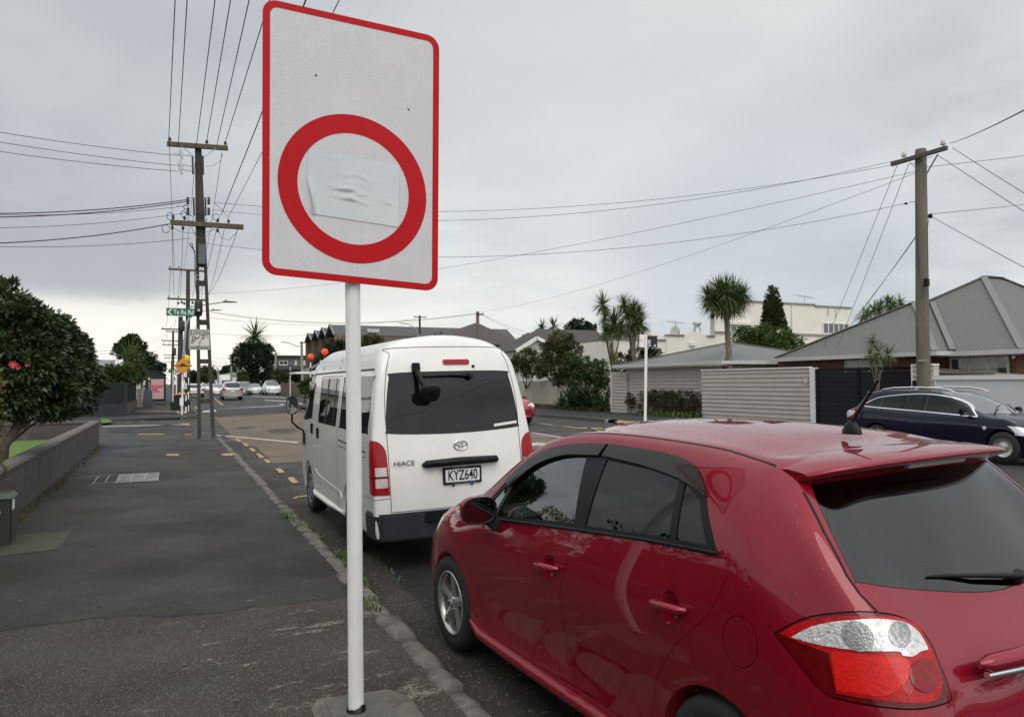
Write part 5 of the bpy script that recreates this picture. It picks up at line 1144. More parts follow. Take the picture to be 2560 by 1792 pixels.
 # maker's badge: an upright oval and a flat oval crossing inside a wide oval
 m = MB(); bx, bz = .035, 1.17; yB = yb(1.17)-.012
 def oval(cx, cz, a, b, r): m.tube([(cx+a*math.cos(t), yB, cz+b*math.sin(t)) for t in np.linspace(0, 2*math.pi, 37)], r, 6, cap=False)
 oval(bx, bz, .072, .048, .0075); oval(bx, bz+.021, .052, .022, .006); oval(bx, bz-.004, .020, .042, .006); m.build('badge', M['chrome'], root)
 m = MB(); text_mb(m, 'HIACE', .068, lambda a, b, c_: (-.565+a, yb(1.03)-.006, 1.028+b), sx_=1.12, bold=.0005, depth=.003); m.build('model_lettering', M['steel'], root)
 # third brake lamp, wiper, washer nozzle, sticker, scratches
 m = MB(); y3 = yb(2.02); m.prism(rrect(-.075, .215, 1.995, 2.045, .02), lambda a, b: (a, yb(b)-.016, b), lambda a, b: (a, yb(b)+.02, b)); m.build('high_brake_lamp', M['red_lens'], root)
 m = MB(); m.tube([(.20, yb(1.87)-.03, 1.868), (.0, yb(1.87)-.03, 1.885), (-.30, yb(1.88)-.02, 1.875)], [.012, .010, .006], 8); m.tube([(.14, yb(1.87)-.02, 1.89), (-.34, yb(1.88)-.014, 1.88)], .007, 6); m.lathe([(0, -.05), (.022, -.045), (.028, 0)], (.205, yb(1.86), 1.862), 'Y', 12); m.bar((.16, yb(1.87)-.035, 1.895), (.215, yb(1.85)-.035, 1.852), .05, .03); m.build('rear_wiper', M['black'], root)
 m = MB(); m.lathe([(0, -.025), (.013, -.02), (.016, .0)], (.255, yb(1.97), 1.97), 'Y', 12); m.build('washer_nozzle', M['black'], root)
 m = MB(); m.prism([(.43, 1.335), (.70, 1.358), (.70, 1.385), (.43, 1.362)], lambda a, b: (a, yb(b, a)-.0015, b), lambda a, b: (a, yb(b, a)+.0035, b)); m.build('window_sticker', M['plate'], root)
 # rear-view mirror on its arm
 m = MB(); ya = yb(1.97); m.box((-.372, ya-.012, 1.965), (.085, .035, .10)); m.bar((-.372, ya-.02, 1.93), (-.352, ya-.16, 1.80), .05, .05, a2=.045, b2=.045); m.tube([(-.352, ya-.16, 1.81), (-.335, ya-.21, 1.765)], .028, 10)
 ar = m.build('reversing_mirror', M['black'], root, bevel=.01)
 m = MB(); c0 = Vector((-.300, ya-.225, 1.715)); m.lathe([(.02, -.05), (.11, -.05), (.135, -.03), (.138, .0), (.12, .03), (.06, .05), (0, .055)], (0, 0, 0), 'Y', 28)
 rot = Euler((R(24), R(5), 0)).to_matrix()
 def mm_(p):
  q = mshape(p, Vector((0, 0, 0))); q = Vector((q[0]*.76, q[1]*.8, q[2]*.95)); return tuple(c0+rot@q)
 m.v = [mm_(p) for p in m.v]; m.build('mirror_head', M['black'], ar)
 # bumper, tow bar
 m = MB(); top = [(-.884, .34), (-.884, .12), (-.872, .03), (-.825, -.045), (-.74, -.075), (-.40, -.095), (.40, -.095), (.74, -.075), (.825, -.045), (.872, .03), (.884, .12), (.884, .34), (.80, .34), (.80, .05), (-.80, .05), (-.80, .34)]
 m.prism(top, lambda a, b: (a*.975, b+.03, .285), lambda a, b: (a, b, .555)); bp = m.build('rear_bumper', M['bumper_grey'], root, bevel=.02)
 m = MB(); m.hexa([(-.36, -.108, .445), (.36, -.108, .445), (.40, -.094, .465), (-.40, -.094, .465), (-.36, -.108, .55), (.36, -.108, .55), (.40, -.094, .558), (-.40, -.094, .558)]); m.build('bumper_step', M['black'], bp, bevel=.006)
 m = MB(); m.bar((-.06, .3, .33), (-.06, -.13, .32), .06, .06); m.bar((-.10, .0, .315), (.55, .0, .315), .07, .06); m.box((-.06, -.10, .335), (.10, .10, .02)); m.build('tow_bar', M['bumper_grey'], root, bevel=.005)
 m = MB(); m.bb(-.7, .7, .1, 4.4, .30, .34); m.build('underside', M['dark'], root)
 # scratches on the high roof side
 for a, b in (((2.10, 2.13), (1.95, 2.06)), ((3.1, 2.05), (3.0, 1.99)), ((1.98, 2.02), (1.94, 1.99))):
  h = [B.bvh.ray_cast(Vector((-2, y, z)), Vector((1, 0, 0)))[0]+Vector((-.001, 0, 0)) for y, z in (a, ((a[0]+b[0])/2, (a[1]+b[1])/2-.004), b)]
  m = MB(); m.tube(h, [.002, .006, .002], 5); m.build('roof_scratch', M['bumper_grey'], root)
 return root, B
M['seam_grey'] = mk('shut_line_grey', (.10, .10, .098), .8, var=.2, vs=6)
M['hubcap'] = mk('silver_hub_cap', (.32, .32, .33), .4, .6, var=.1, vs=10)
M['blue_sticker'] = mk('blue_sticker', (.02, .12, .35), .5, var=.1, vs=20)
van, VB = make_van()
# ---------------------------------------------------------------- power poles, street furniture
M['pole_conc'] = mk('dark_weathered_concrete', (.050, .045, .038), .9, var=.35, vs=5, bump=.4, bs=40, stretch=(1, 1, .4))
M['pole_wood'] = mk('grey_timber_pole', (.105, .095, .070), .9, c2=(.17, .155, .115), vs=8, bump=.5, bs=50, stretch=(1, 1, .12))
M['ceramic'] = mk('dark_insulator', (.030, .022, .018), .35, var=.1, vs=20)
M['ceramic_w'] = mk('white_insulator', (.55, .54, .50), .3, var=.08, vs=20)
M['black_paint'] = mk('black_enamel', (.015, .015, .015), .4, var=.1, vs=12)
M['orange_disc'] = mk('fluorescent_orange', (.92, .085, .012), .5, var=.03, vs=9)
M['yellow_disc'] = mk('fluorescent_yellow', (.85, .56, .02), .5, var=.04, vs=9)
M['amber'] = mk('amber_sign_film', (.62, .25, .012), .4, var=.04, vs=8)
M['green_sign'] = mk('green_sign_film', (.006, .14, .065), .4, var=.05, vs=8)
def insulator(p, parent, h=.16, r=.05, mt='ceramic', down=False):
 s = -1 if down else 1; m = MB(); m.lathe([(.012, 0), (.012, s*h*.3), (r, s*h*.32), (r*.95, s*h*.48), (r*.6, s*h*.52), (r*.9, s*h*.6), (r*.85, s*h*.76), (r*.5, s*h*.8), (r*.62, s*h*.88), (r*.4, s*h)], p, 'Z', 12); return m.build('insulator', M[mt], parent)
WIRES = []
def wire(p, q, sag, r=.008, label='black overhead cable strung along the row of power poles', n=18, group='overhead cables', mt='wire'):
 p, q = Vector(p), Vector(q); m = MB(); m.tube([p.lerp(q, t)-Vector((0, 0, 4*sag*t*(1-t))) for t in np.linspace(0, 1, n)], r, 5, cap=False)
 o = m.build('overhead_cable', M[mt]); tag(o, label, 'cable', group); WIRES.append(o); return o
YP = 25.85
pp = lambda k, a, b, Y=YP: AY(*P(k, a, b), Y)
p1 = thing('power_pole', (1.09, YP, .12), 'dark ladder-shaped concrete power pole with two timber crossarms, nearest on the left', 'power pole')
lb, rb, lt, rt_ = pp('1', 1587, 1338), pp('1', 1728, 1338), pp('2', 345, 215), pp('2', 396, 215)
zb = .1; zt = lt.z; f = lambda z, s: (lb.lerp(lt, (z-lb.z)/(lt.z-lb.z)) if s < 0 else rb.lerp(rt_, (z-rb.z)/(rt_.z-rb.z)))
m = MB(); dl = .105; dd = .20
wz = [pp('1', 1650, y).z for y in (1055, 1020, 735, 700, 425, 385)]+[pp('d', 700, y).z for y in (635, 550)]
zsol = pp('2', 400, 1180).z
def leg(z0, z1, s):
 a, b = f(z0, s), f(z1, s); w0 = dl*(1-.25*(z0/zt)); w1 = dl*(1-.25*(z1/zt)); x0 = (a.x, a.x+w0) if s < 0 else (a.x-w0, a.x); x1 = (b.x, b.x+w1) if s < 0 else (b.x-w1, b.x)
 return [(x0[0], YP-dd/2, z0), (x0[1], YP-dd/2, z0), (x0[1], YP+dd/2, z0), (x0[0], YP+dd/2, z0), (x1[0], YP-dd/2, z1), (x1[1], YP-dd/2, z1), (x1[1], YP+dd/2, z1), (x1[0], YP+dd/2, z1)]
zw0, zw1 = pp('1', 1600, 795).z, pp('1', 1600, 628).z; zmoss = pp('1', 1600, 1230).z
for s in (-1, 1):
 for z0, z1, mi in ((zb, zmoss, 1 if s < 0 else 0), (zmoss, zw0, 0), (zw0, zw1, 2), (zw1, zsol, 0)): m.hexa(leg(z0, z1, s), mi)
def webq(z0, z1, mi):
 a, b, c_, d = f(z0, -1).x+.03, f(z0, 1).x-.03, f(z1, -1).x+.03, f(z1, 1).x-.03; m.hexa([(a, YP-.06, z0), (b, YP-.06, z0), (b, YP+.06, z0), (a, YP+.06, z0), (c_, YP-.06, z1), (d, YP-.06, z1), (d, YP+.06, z1), (c_, YP+.06, z1)], mi)
for i in range(0, 8, 2): webq(wz[i], wz[i+1], 2 if i == 2 else 0)
a, b, c_, d = f(zsol, -1), f(zsol, 1), f(zt, -1), f(zt, 1)
m.hexa([(a.x, YP-.10, zsol), (b.x, YP-.10, zsol), (b.x, YP+.10, zsol), (a.x, YP+.10, zsol), (c_.x, YP-.08, zt+.02), (d.x, YP-.08, zt+.02), (d.x, YP+.08, zt+.02), (c_.x, YP+.08, zt+.02)], 0)
m.build('pole_frame', [M['pole_conc'], mk('mossy_concrete', (.085, .080, .020), .95, c2=(.06, .05, .035), vs=9), mk('flaking_white_band', (.16, .15, .14), .85, c2=(.42, .41, .39), vs=11, detail=9)], p1)
def crossarm(parent, pl, pr_, w=.11, ins=(), mt='wood_dark', Y=None, brace=None, h=None):
 m = MB(); m.bar(pl, pr_, w, h or w*1.15); ca = m.build('crossarm', M[mt], parent)
 for t in ins: insulator(Vector(pl).lerp(Vector(pr_), t)+Vector((0, 0, w*.55)), ca)
 if brace:
  for t, z in brace:
   m = MB(); m.bar(Vector(pl).lerp(Vector(pr_), t)+Vector((0, -.07, -w*.4)), z, .03, .012); m.build('brace', M['steel'], ca)
 return ca
ya = YP-.18
A1l, A1r = pp('2', 120, 193, ya), pp('2', 610, 228, ya)
c1 = crossarm(p1, A1l, A1r, .12, (.045, .645, .955), brace=((.22, pp('2', 345, 300, ya)), (.80, pp('2', 400, 315, ya))))
A2l, A2r = pp('2', 145, 822, ya), pp('2', 735, 862, ya)
c2 = crossarm(p1, A2l, A2r, .13, (.04, .19, .64, .79), brace=((.27, pp('2', 360, 950, ya)), (.60, pp('2', 425, 950, ya))))
for t in (.03, .17, .64): insulator(A2l.lerp(A2r, t)-Vector((0, 0, .07)), c2, down=True)
for k_, (x, y0, y1) in enumerate(((325, 295, 435), (408, 290, 440), (334, 625, 770), (428, 625, 770))):
 m = MB(); m.bar(pp('2', x, y0, ya), pp('2', x+(4 if k_ % 2 else 4), y1, ya), .055, .06); br_ = m.build('side_bracket', M['black_paint'], p1)
 for yy in ((y0+25, y1-35) if k_ > 1 else ()):
  q = pp('2', x-45 if k_ == 2 else x+28, yy, ya); m = MB(); m.lathe([(.02, -.12), (.055, -.10), (.03, -.05), (.055, 0), (.03, .05), (.055, .10), (.02, .12)], q, 'Z', 10); m.build('insulator', M['ceramic'], br_)
for y in (290, 372, 412):
 m = MB(); q0, q1 = pp('2', 175+(y-290)*.3, y-20, ya), pp('2', 320, y, ya); m.bar(q0, q1, .03, .03); st = m.build('strain_link', M['steel'], p1); m = MB(); m.tube([pp('2', 225, y-50, ya), pp('2', 240, y+25, ya)], .04, 8); m.build('insulator', M['ceramic_w'], st)
m = MB(); q0, q1 = pp('2', 372, 998, YP-.25), pp('2', 432, 1162, YP-.25); m.bb(q0.x, q1.x, YP-.32, YP-.11, q1.z, q0.z); m.build('equipment_box', mk('grey_box', (.10, .10, .105), .5, var=.12, vs=6), p1, bevel=.015)
m = MB(); q = pp('d', 645, 1010, YP-.22); m.lathe([(0, -.26), (.10, -.24), (.125, -.10), (.125, .16), (.105, .24), (.04, .27)], q, 'Z', 18); jc = m.build('joint_canister', M['black_paint'], p1)
m = MB(); m.bb(q.x-.03, q.x+.03, q.y-.129, q.y-.126, q.z-.10, q.z-.04); m.build('canister_label', M['white_matt'], jc)
for k_, pts in enumerate(([(318, 985), (345, 1080), (345, 1270), (352, 1350), (365, 1440)], [(300, 990), (310, 1010), (345, 1060)], [(438, 790), (430, 830), (420, 1000)], [(360, 640), (358, 900), (360, 1160)])):
 m = MB(); m.tube([pp('2', x, y, YP-.16) for x, y in pts], .016, 6); m.build('down_cable', M['wire'], p1)
for z_ in (1090, 1110, 1250, 1280): 
 m = MB(); m.bar(pp('2', 354, z_, YP-.12), pp('2', 388, z_, YP-.12), .012, .02); m.build('cable_band', M['steel'], p1)
for cx_, cy_, r_ in ((112, 875, 28), (150, 775, 26), (255, 755, 20), (310, 790, 22), (515, 780, 24), (275, 700, 18)):
 c_ = pp('2', cx_, cy_, ya-.05); rr_ = r_/3.213/1850*24; m = MB(); m.tube([c_+Vector((rr_*math.cos(t), .03*math.sin(2*t), rr_*math.sin(t)*1.1)) for t in np.linspace(0, 6.283, 17)], .010, 5, cap=False); m.build('cable_loop', M['wire'], p1)
for pts in ([(165, 870), (230, 900), (300, 910), (420, 905), (510, 880)], [(530, 890), (560, 950), (620, 965), (690, 890)], [(430, 375), (490, 370), (550, 330), (565, 270)], [(500, 665), (560, 720), (605, 775)], [(190, 690), (240, 685), (265, 715), (220, 760)]):
 m = MB(); m.tube([pp('2', x, y, ya-.02) for x, y in pts], .007, 5); m.build('jumper_lead', M['wire'], p1)
# SLOW DOWN board on the pole
s_ = thing('slow_down_sign', tuple(pp('3', 633, 150, YP-.14)), 'white graffitied SLOW DOWN CHILDREN AROUND board strapped to the nearest pole', 'sign')
q0, q1 = pp('3', 493, 290, YP-.15), pp('3', 778, 20, YP-.15); yq = YP-.15; W_, H_ = q1.x-q0.x, q1.z-q0.z
m = MB(); m.prism(rrect(q0.x, q1.x, q0.z, q1.z, .03), lambda a, b: (a, yq, b), lambda a, b: (a, yq+.006, b)); pnl = m.build('board', mk('board_offwhite', (.60, .58, .53), .5, var=.07, vs=4), s_)
fn = lambda cx_, cz_: (lambda a, b, c: (cx_+a, yq-.003, cz_+b))
for t_, cy_, sz_, sx_ in (('SLOW DOWN', .81, .205, .90), ('CHILDREN AROUND', .11, .118, .88)):
 m = MB(); text_fit(m, t_, sz_, W_*sx_, fn((q0.x+q1.x)/2, q0.z+H_*cy_), bold=.006); m.build('lettering', mk('faded_lettering', (.10, .10, .10), .6, var=.25, vs=9), pnl)
m = MB(); o_ = rrect(q0.x+.012, q1.x-.012, q0.z+.012, q1.z-.012, .025); i_ = rrect(q0.x+.028, q1.x-.028, q0.z+.028, q1.z-.028, .02); n_ = len(o_); m.add([(x, yq-.003, z) for x, z in o_+i_], [(i, (i+1) % n_, n_+(i+1) % n_, n_+i) for i in range(n_)]); m.build('border_line', mk('border_grey', (.2, .2, .2), .6, var=.1, vs=9), pnl)
spray = mk('graffiti_paint', (.045, .035, .022), .7, c2=(.20, .17, .10), vs=14)
for pts in ([(530, 125), (545, 110), (580, 120), (560, 150), (535, 165), (570, 180), (545, 195), (525, 205)], [(548, 112), (525, 205)], [(590, 115), (575, 175)], [(575, 150), (625, 120)], [(640, 105), (615, 150)], [(655, 110), (690, 85), (680, 130), (660, 150), (700, 140)], [(700, 80), (690, 140)], [(740, 75), (720, 110)], [(730, 125), (760, 122)], [(650, 165), (630, 215)]):
 m = MB(); m.tube([pp('3', x, y, yq-.004) for x, y in pts], [.004]+[.012]*(len(pts)-2)+[.005] if len(pts) > 2 else .009, 5); m.build('graffiti_stroke', spray, pnl)
for x, y in ((632, 62), (632, 236)):
 m = MB(); m.lathe([(0, -.012), (.02, -.008), (.022, 0)], pp('3', x, y, yq), 'Y', 10); m.build('bolt', M['black_paint'], pnl)
# poles farther along, copied down the row
def far_pole(px, Y, top, arms, r=.13, label='', mt='pole_conc', lampz=None, trafo=None, zbase=None):
 b = AY(*px, Y); x = b.x; z0 = zr(Y)+.1; t = thing('power_pole', (x, Y, z0), label, 'power pole', 'power poles down the left side of the street')
 m = MB(); m.tube([(x+.02, Y, z0), (x, Y, top)], [r*1.25, r*.85], 10); m.build('pole_shaft', M[mt], t)
 for z, hl, hr in arms:
  ca = crossarm(t, (x-hl, Y-.12, z), (x+hr, Y-.12, z-.03), .11, (.04, .27, .73, .96), brace=((.25, (x-.05, Y-.14, z-.55)), (.75, (x+.05, Y-.14, z-.55))))
 if trafo:
  m = MB(); m.lathe([(0, -.55), (.26, -.52), (.28, 0), (.28, .45), (.2, .55), (0, .57)], (x+.12, Y-.35, trafo), 'Z', 14); m.build('transformer', M['pole_conc'], t)
 return t, x
def lamp_arm(parent, p, q, head, drop=.0):
 p, q, h = Vector(p), Vector(q), Vector(head); m = MB(); m.tube([p, p.lerp(q, .5), q, q.lerp(h, .4)], .035, 8); la = m.build('lamp_arm', M['steel'], parent)
 d = (h-q).normalized(); m = MB(); s_ = d.cross(Vector((0, 0, 1))).normalized(); L_ = (h-q).length
 secs = [(0, .05, .05), (.25, .12, .08), (.6, .15, .07), (.9, .11, .04), (1.0, .03, .02)]; vs = []
 for t, w_, hh in secs:
  c_ = q.lerp(h, t); vs += [c_-s_*w_+Vector((0, 0, -.02)), c_+s_*w_+Vector((0, 0, -.02)), c_+s_*w_*.6+Vector((0, 0, hh)), c_-s_*w_*.6+Vector((0, 0, hh))]
 m.add(vs, [(i*4+j, i*4+(j+1) % 4, i*4+4+(j+1) % 4, i*4+4+j) for i in range(4) for j in range(4)]+[(0, 1, 2, 3), (16, 17, 18, 19)]); lh = m.build('lamp_head', M['bumper_grey'] if 'bumper_grey' in M else M['black'], la)
 m = MB(); m.lathe([(.035, 0), (.04, .05), (.035, .12), (0, .13)], q.lerp(h, .22)+Vector((0, 0, .06)), 'Z', 8); m.build('photocell', M['black'], lh)
 return la
Y2 = 56; T2 = AY(*P('d', 470, 372), Y2); P2, x2 = far_pole(P('d', 470, 400), Y2, T2.z+.05, [(T2.z, 1.25, 1.15), (AY(*P('d', 470, 862), Y2).z, 1.3, 1.25)], .15, 'second power pole in the left row, with two crossarms and a street lamp', lampz=None)
for u, v in ((305, 900), (365, 885), (405, 905), (545, 890)): insulator(AY(*P('d', u, v-8), Y2-.12), P2, .22, .09, down=True)
lamp_arm(P2, (x2, Y2-.1, AY(*P('d', 720, 1005), Y2).z), AY(*P('d', 1050, 908), Y2-4), AY(*P('d', 1292, 908), Y2-4.6))
Y3 = 82; P3, x3 = far_pole(P('d', 345, 1150), Y3, AY(*P('d', 345, 1148), Y3).z, [(AY(*P('d', 345, 1362), Y3).z, 1.75, 1.5)], .26, 'thick third power pole in the left row, carrying a transformer', trafo=AY(*P('d', 370, 1310), Y3).z)
lamp_arm(P3, (x3, Y3-.1, AY(*P('d', 690, 1065), Y3).z), AY(*P('d', 850, 1045), Y3-5), AY(*P('d', 1035, 1042), Y3-5.5))
Y4 = 118; P4, x4 = far_pole(P('1', 1391, 480), Y4, AY(*P('1', 1391, 470), Y4).z, [(AY(*P('1', 1391, 478), Y4).z, 1.0, 1.0), (AY(*P('1', 1391, 552), Y4).z, 1.5, 1.5), (AY(*P('1', 1391, 585), Y4).z, 1.4, 1.7)], .17, 'slim power pole with three stacked crossarms, fourth in the left row', trafo=AY(*P('1', 1388, 640), Y4).z)
Y5 = 165; P5, x5 = far_pole(P('1', 1384, 660), Y5, AY(*P('1', 1384, 655), Y5).z, [(AY(*P('1', 1384, 668), Y5).z, 1.6, 1.6), (AY(*P('1', 1384, 690), Y5).z, 1.4, 1.4)], .17, 'small distant power pole, fifth in the left row')
Y6 = 225; P6, x6 = far_pole(P('1', 1378, 720), Y6, AY(*P('1', 1378, 716), Y6).z, [(AY(*P('1', 1378, 722), Y6).z, 1.6, 1.6)], .18, 'tiny farthest power pole at the end of the left row')
# wires of the left row: back over the viewer, and on down the street
zw = lambda k, a, b: A1l.z
for i, (s0, top) in enumerate((((133, 185), (393, 0)), ((212, 195), (420, 0)), ((358, 200), (483, 0)), ((438, 180), (518, 0)), ((520, 205), (560, 0)), ((585, 190), (592, 47)))):
 a = pp('2', *s0, ya); u, v = top[0]/.8969, top[1]/.8969; g = G(u, v, a.z-.25); d = (g-a); e = a+d*((-30-a.y)/d.y); e.z = a.z+.1
 wire(a, e, .35, .011, 'black cable running from the nearest ladder pole overhead towards the viewer', n=24, group='cables overhead towards the viewer')
for i, (s0, mid) in enumerate((((555, 765), (862, -40)), ((608, 790), (886, 235)))):
 a = pp('2', *s0, ya); u, v = P('2', *mid); g = G(u, v, a.z-.1); d = g-a; e = a+d*((-30-a.y)/d.y); e.z = a.z+.1
 wire(a, e, .35, .011 if i == 0 else .007, 'black cable rising from the lower crossarm and passing behind the white sign', n=24, group='cables overhead towards the viewer')
for (s0, s1, Y1_) in (((140, 200), ('d', 250, 335), Y2), ((160, 830), ('d', 240, 820), Y2), ((250, 830), ('d', 335, 830), Y2), ((355, 230), ('d', 400, 340), Y2), ((560, 270), ('d', 690, 365), Y2), ((515, 890), ('d', 590, 840), Y2), ((580, 880), ('d', 750, 850), Y2), ((690, 880), ('d', 700, 860), Y2)):
 wire(pp('2', *s0, ya), AY(*P(*s1), Y1_-.1), .55, .009, 'black cable sagging between the first and second left-hand poles', group='cables between the left-hand poles')
for k_, (ya_, xa, yb_, xb, za, zb_) in enumerate(((Y2, x2, Y3, x3, T2.z, AY(*P('d', 345, 1362), Y3).z), (Y3, x3, Y4, x4, AY(*P('d', 345, 1362), Y3).z, AY(*P('1', 1391, 552), Y4).z), (Y4, x4, Y5, x5, AY(*P('1', 1391, 552), Y4).z, AY(*P('1', 1384, 668), Y5).z), (Y5, x5, Y6, x6, AY(*P('1', 1384, 668), Y5).z, AY(*P('1', 1378, 722), Y6).z))):
 for o in (-1.1, -.5, .5, 1.1): wire((xa+o, ya_-.1, za+.12), (xb+o*1.2, yb_-.1, zb_+.12), .8, .012, 'thin distant cable linking the far left-hand power poles', n=10, group='cables between the far left-hand poles')
# wires leaving to the left, and across the road to the right
for (k0, x0, y0), (xe, ye) in ((('2', 240, 290), (-3, 252)), (('2', 255, 372), (-3, 338)), (('2', 240, 415), (-3, 380))):
 a = pp(k0, x0, y0, ya); D_ = AY(*P('D', 0, {252: 288, 338: 310, 380: 331}[ye]), YP-1.5); d = D_-a; wire(a, a+d*1.6, .12, .009, 'cable leading off to the left from the upper crossarm of the nearest pole', group='cables leading off to the left')
for i, (x0, y0, yl) in enumerate(((285, 640, 460), (285, 655, 468), (285, 690, 463), (285, 745, 492), (140, 835, 526), (310, 950, 534))):
 a = pp('2', x0, y0, ya); D_ = AY(*P('D', 0, yl), YP-1.5); d = D_-a; wire(a, a+d*1.6, .25, .016 if i in (0, 1, 4) else .008, 'cable leading off to the left below the upper crossarm of the nearest pole', group='cables leading off to the left')
PW = Vector((18.95, 13.85, .12))      # timber pole across the road
def onpole(k, a, b, dx=0): u, v = P(k, a, b); return AX(u, v, PW.x+dx)
def across(k0, a0, b0, k1, a1, b1, sag, r=.0065, lab='cable spanning the road between the left pole and the timber pole on the right', X=None):
 wire(pp(k0, a0, b0, ya), onpole(k1, a1, b1) if X is None else AX(*P(k1, a1, b1), X), sag, r, lab, n=30, group='cables spanning the road')
across('2', 480, 662, 'h', 118, 170, .75); across('2', 480, 722, 'h', 180, 130, .95)
across('2', 440, 995, 'h', 155, 412, .9, .0065)
wire(AY(*P('d', 500, 770), Y2), onpole('h', 222, 215), .8, .0065, 'long thin cable sweeping from the second left pole to the timber pole', n=30, group='cables spanning the road')
wire(AY(*P('d', 760, 1160), Y3), AY(*P('4', 905, 40), 98), .9, .013, 'low cable crossing the street beyond the junction', n=20, group='low cables crossing the far street')
wire(AY(*P('d', 860, 1430), Y3), AY(*P('4', 905, 60), 98), .9, .013, 'low cable crossing the street beyond the junction', n=20, group='low cables crossing the far street')
for yy in (600, 663, 700, 712): wire(AY(*P('3', 800, yy-220), 100), AY(*P('3', 1080, yy-222), 104), .3, .014, 'faint cable crossing the far end of the street', n=8, group='low cables crossing the far street')
for (a, b), (c_, d_) in (((790, 640), (1335, 500)), ((800, 660), (1345, 512)), ((1180, 640), (1320, 565)), ((1250, 705), (1340, 680))):
 wire(AY(*P('1', a, b), 95), AY(*P('1', c_, d_), Y4), .5, .013, 'faint house service cable left of the far poles', n=8, group='faint service cables on the left')
# timber pole across the road
t = thing('timber_pole', tuple(PW), 'tall round timber power pole with one crossarm standing behind the navy wagon', 'power pole')
u0 = onpole('h', 248, 82); m = MB(); rp = .165
m.tube([(PW.x+.02, PW.y-.03, .05), (PW.x+.01, PW.y-.02, 3.0), (u0.x, u0.y, u0.z-.05), (u0.x, u0.y, u0.z)], [rp*1.12, rp*1.05, rp*.88, rp*.80], 24); m.build('pole_shaft', M['pole_wood'], t)
ql, qr = onpole('h', 100, 178), onpole('h', 437, 78)
g_ = G(*P('h', 437, 78), ql.z); m = MB(); m.bar(ql+Vector((-.2, 0, 0)), g_+Vector((-.2, 0, 0)), .10, .11); ca = m.build('crossarm', mk('arm_timber', (.09, .085, .082), .85, var=.3, vs=9), t)
for tt in (.24, .94): insulator((ql.lerp(g_, tt))+Vector((-.2, 0, .05)), ca, .20, .07, 'ceramic_w')
for (x0, y0), (x1, y1) in (((182, 160), (222, 205)), ((352, 112), (278, 240))):
 m = MB(); m.bar(onpole('h', x0, y0, -.25), onpole('h', x1, y1, -.2), .05, .012); m.build('brace', M['steel'], ca)
for nm, x, y, s_ in (('junction_box', 283, 892, (.14, .12, .22)), ('cable_clamp', 306, 488, (.10, .10, .12)), ('cable_clamp', 158, 412, (.12, .06, .06))):
 m = MB(); m.box(onpole('h', x, y, -.20), s_); m.build(nm, M['black'], t, bevel=.02)
m = MB(); m.box(onpole('h', 258, 1366, -.20), (.02, .22, .05)); m.build('pole_tag', M['steel'], t)
for pts in ([(178, 405), (215, 400), (225, 430), (226, 640), (232, 780), (250, 900), (272, 920)], [(298, 505), (290, 560), (292, 800), (295, 880)], [(285, 925), (290, 960), (262, 980), (240, 972)], [(180, 175), (222, 165), (250, 150), (320, 125)]):
 m = MB(); m.tube([onpole('h', x, y, -.19) for x, y in pts], .008, 5); m.build('down_cable', M['wire'], t)
for (k0, x0, y0), (x1, y1), xx in ((('h', 425, 45), (520, -10), 12), (('h', 440, 72), (877, 328), 15), (('h', 355, 120), (877, 440), 15), (('h', 285, 190), (877, 108), 24), (('h', 320, 475), (877, 405), 24), (('h', 320, 495), (877, 780), 15)):
 a = onpole(k0, x0, y0, -.1); b = AX(*P('h', x1, y1), xx+2); d = b-a; wire(a, a+d*(4.0 if x1 > 860 or y1 < 0 else 1.5), .10, .008, 'thin cable fanning out to the right from the timber pole', n=12, group='cables fanning from the timber pole')
for (x0, y0), (x1, y1) in (((105, 180), ('6', 625, 810)), ((175, 170), ('6', 735, 825)), ((222, 605), ('6', 880, 570)), ((222, 612), ('6', 870, 600))) if False else (((105, 180), (625, 810)), ((175, 170), (735, 825)), ((222, 605), (850, 600)), ((222, 612), (900, 520))):
 wire(onpole('h', x0, y0, -.1), AX(*P('6', x1, y1), 26.3), .05, .008, 'house service cable dropping from the timber pole to the grey roof', n=10, group='service cables to the grey-roofed house')
# Te Ra Rd blade on its cranked mast
YT = 47.6; tp = lambda k, a, b, Y=YT: AY(*P(k, a, b), Y)
t = thing('street_name_sign', tuple(tp('3', 397, 1140).xy)+(.12,), 'green Te Ra Rd street name blade on a tall cranked grey mast', 'street sign')
m = MB(); b0 = tp('3', 397, 1140); m.tube([(b0.x, YT, .1), tp('3', 418, 420), tp('d', 425, 1400), tp('d', 445, 1270), tp('d', 480, 1190), tp('d', 540, 1130), tp('d', 600, 1095)], [.085, .075, .065, .065, .06, .055, .05], 10); m.build('mast', M['steel'], t)
q0, q1 = tp('d', 105, 1131, YT-.1), tp('d', 604, 1018, YT-.1); m = MB(); m.bb(q0.x, q1.x, YT-.12, YT-.08, q0.z, q1.z); bl_ = m.build('blade', M['green_sign'], t)
h_ = q1.z-q0.z; m = MB(); text_fit(m, 'Te Ra Rd', h_*.82, (q1.x-q0.x)*.68, lambda a, b, c: (q0.x+(q1.x-q0.x)*.575+a, YT-.124, (q0.z+q1.z)/2+b-.01), bold=.006); m.build('lettering', M['white_matt'], bl_)
m = MB(); zc_m = (q0.z+q1.z)/2; xa = q0.x+(q1.x-q0.x)*.035; hw = h_*.42; m.add([(xa, YT-.124, zc_m), (xa+.18, YT-.124, zc_m+hw), (xa+.27, YT-.124, zc_m+hw), (xa+.10, YT-.124, zc_m), (xa+.27, YT-.124, zc_m-hw), (xa+.18, YT-.124, zc_m-hw)], [(0, 3, 2, 1), (0, 5, 4, 3)]); m.build('chevron', M['white_matt'], bl_)
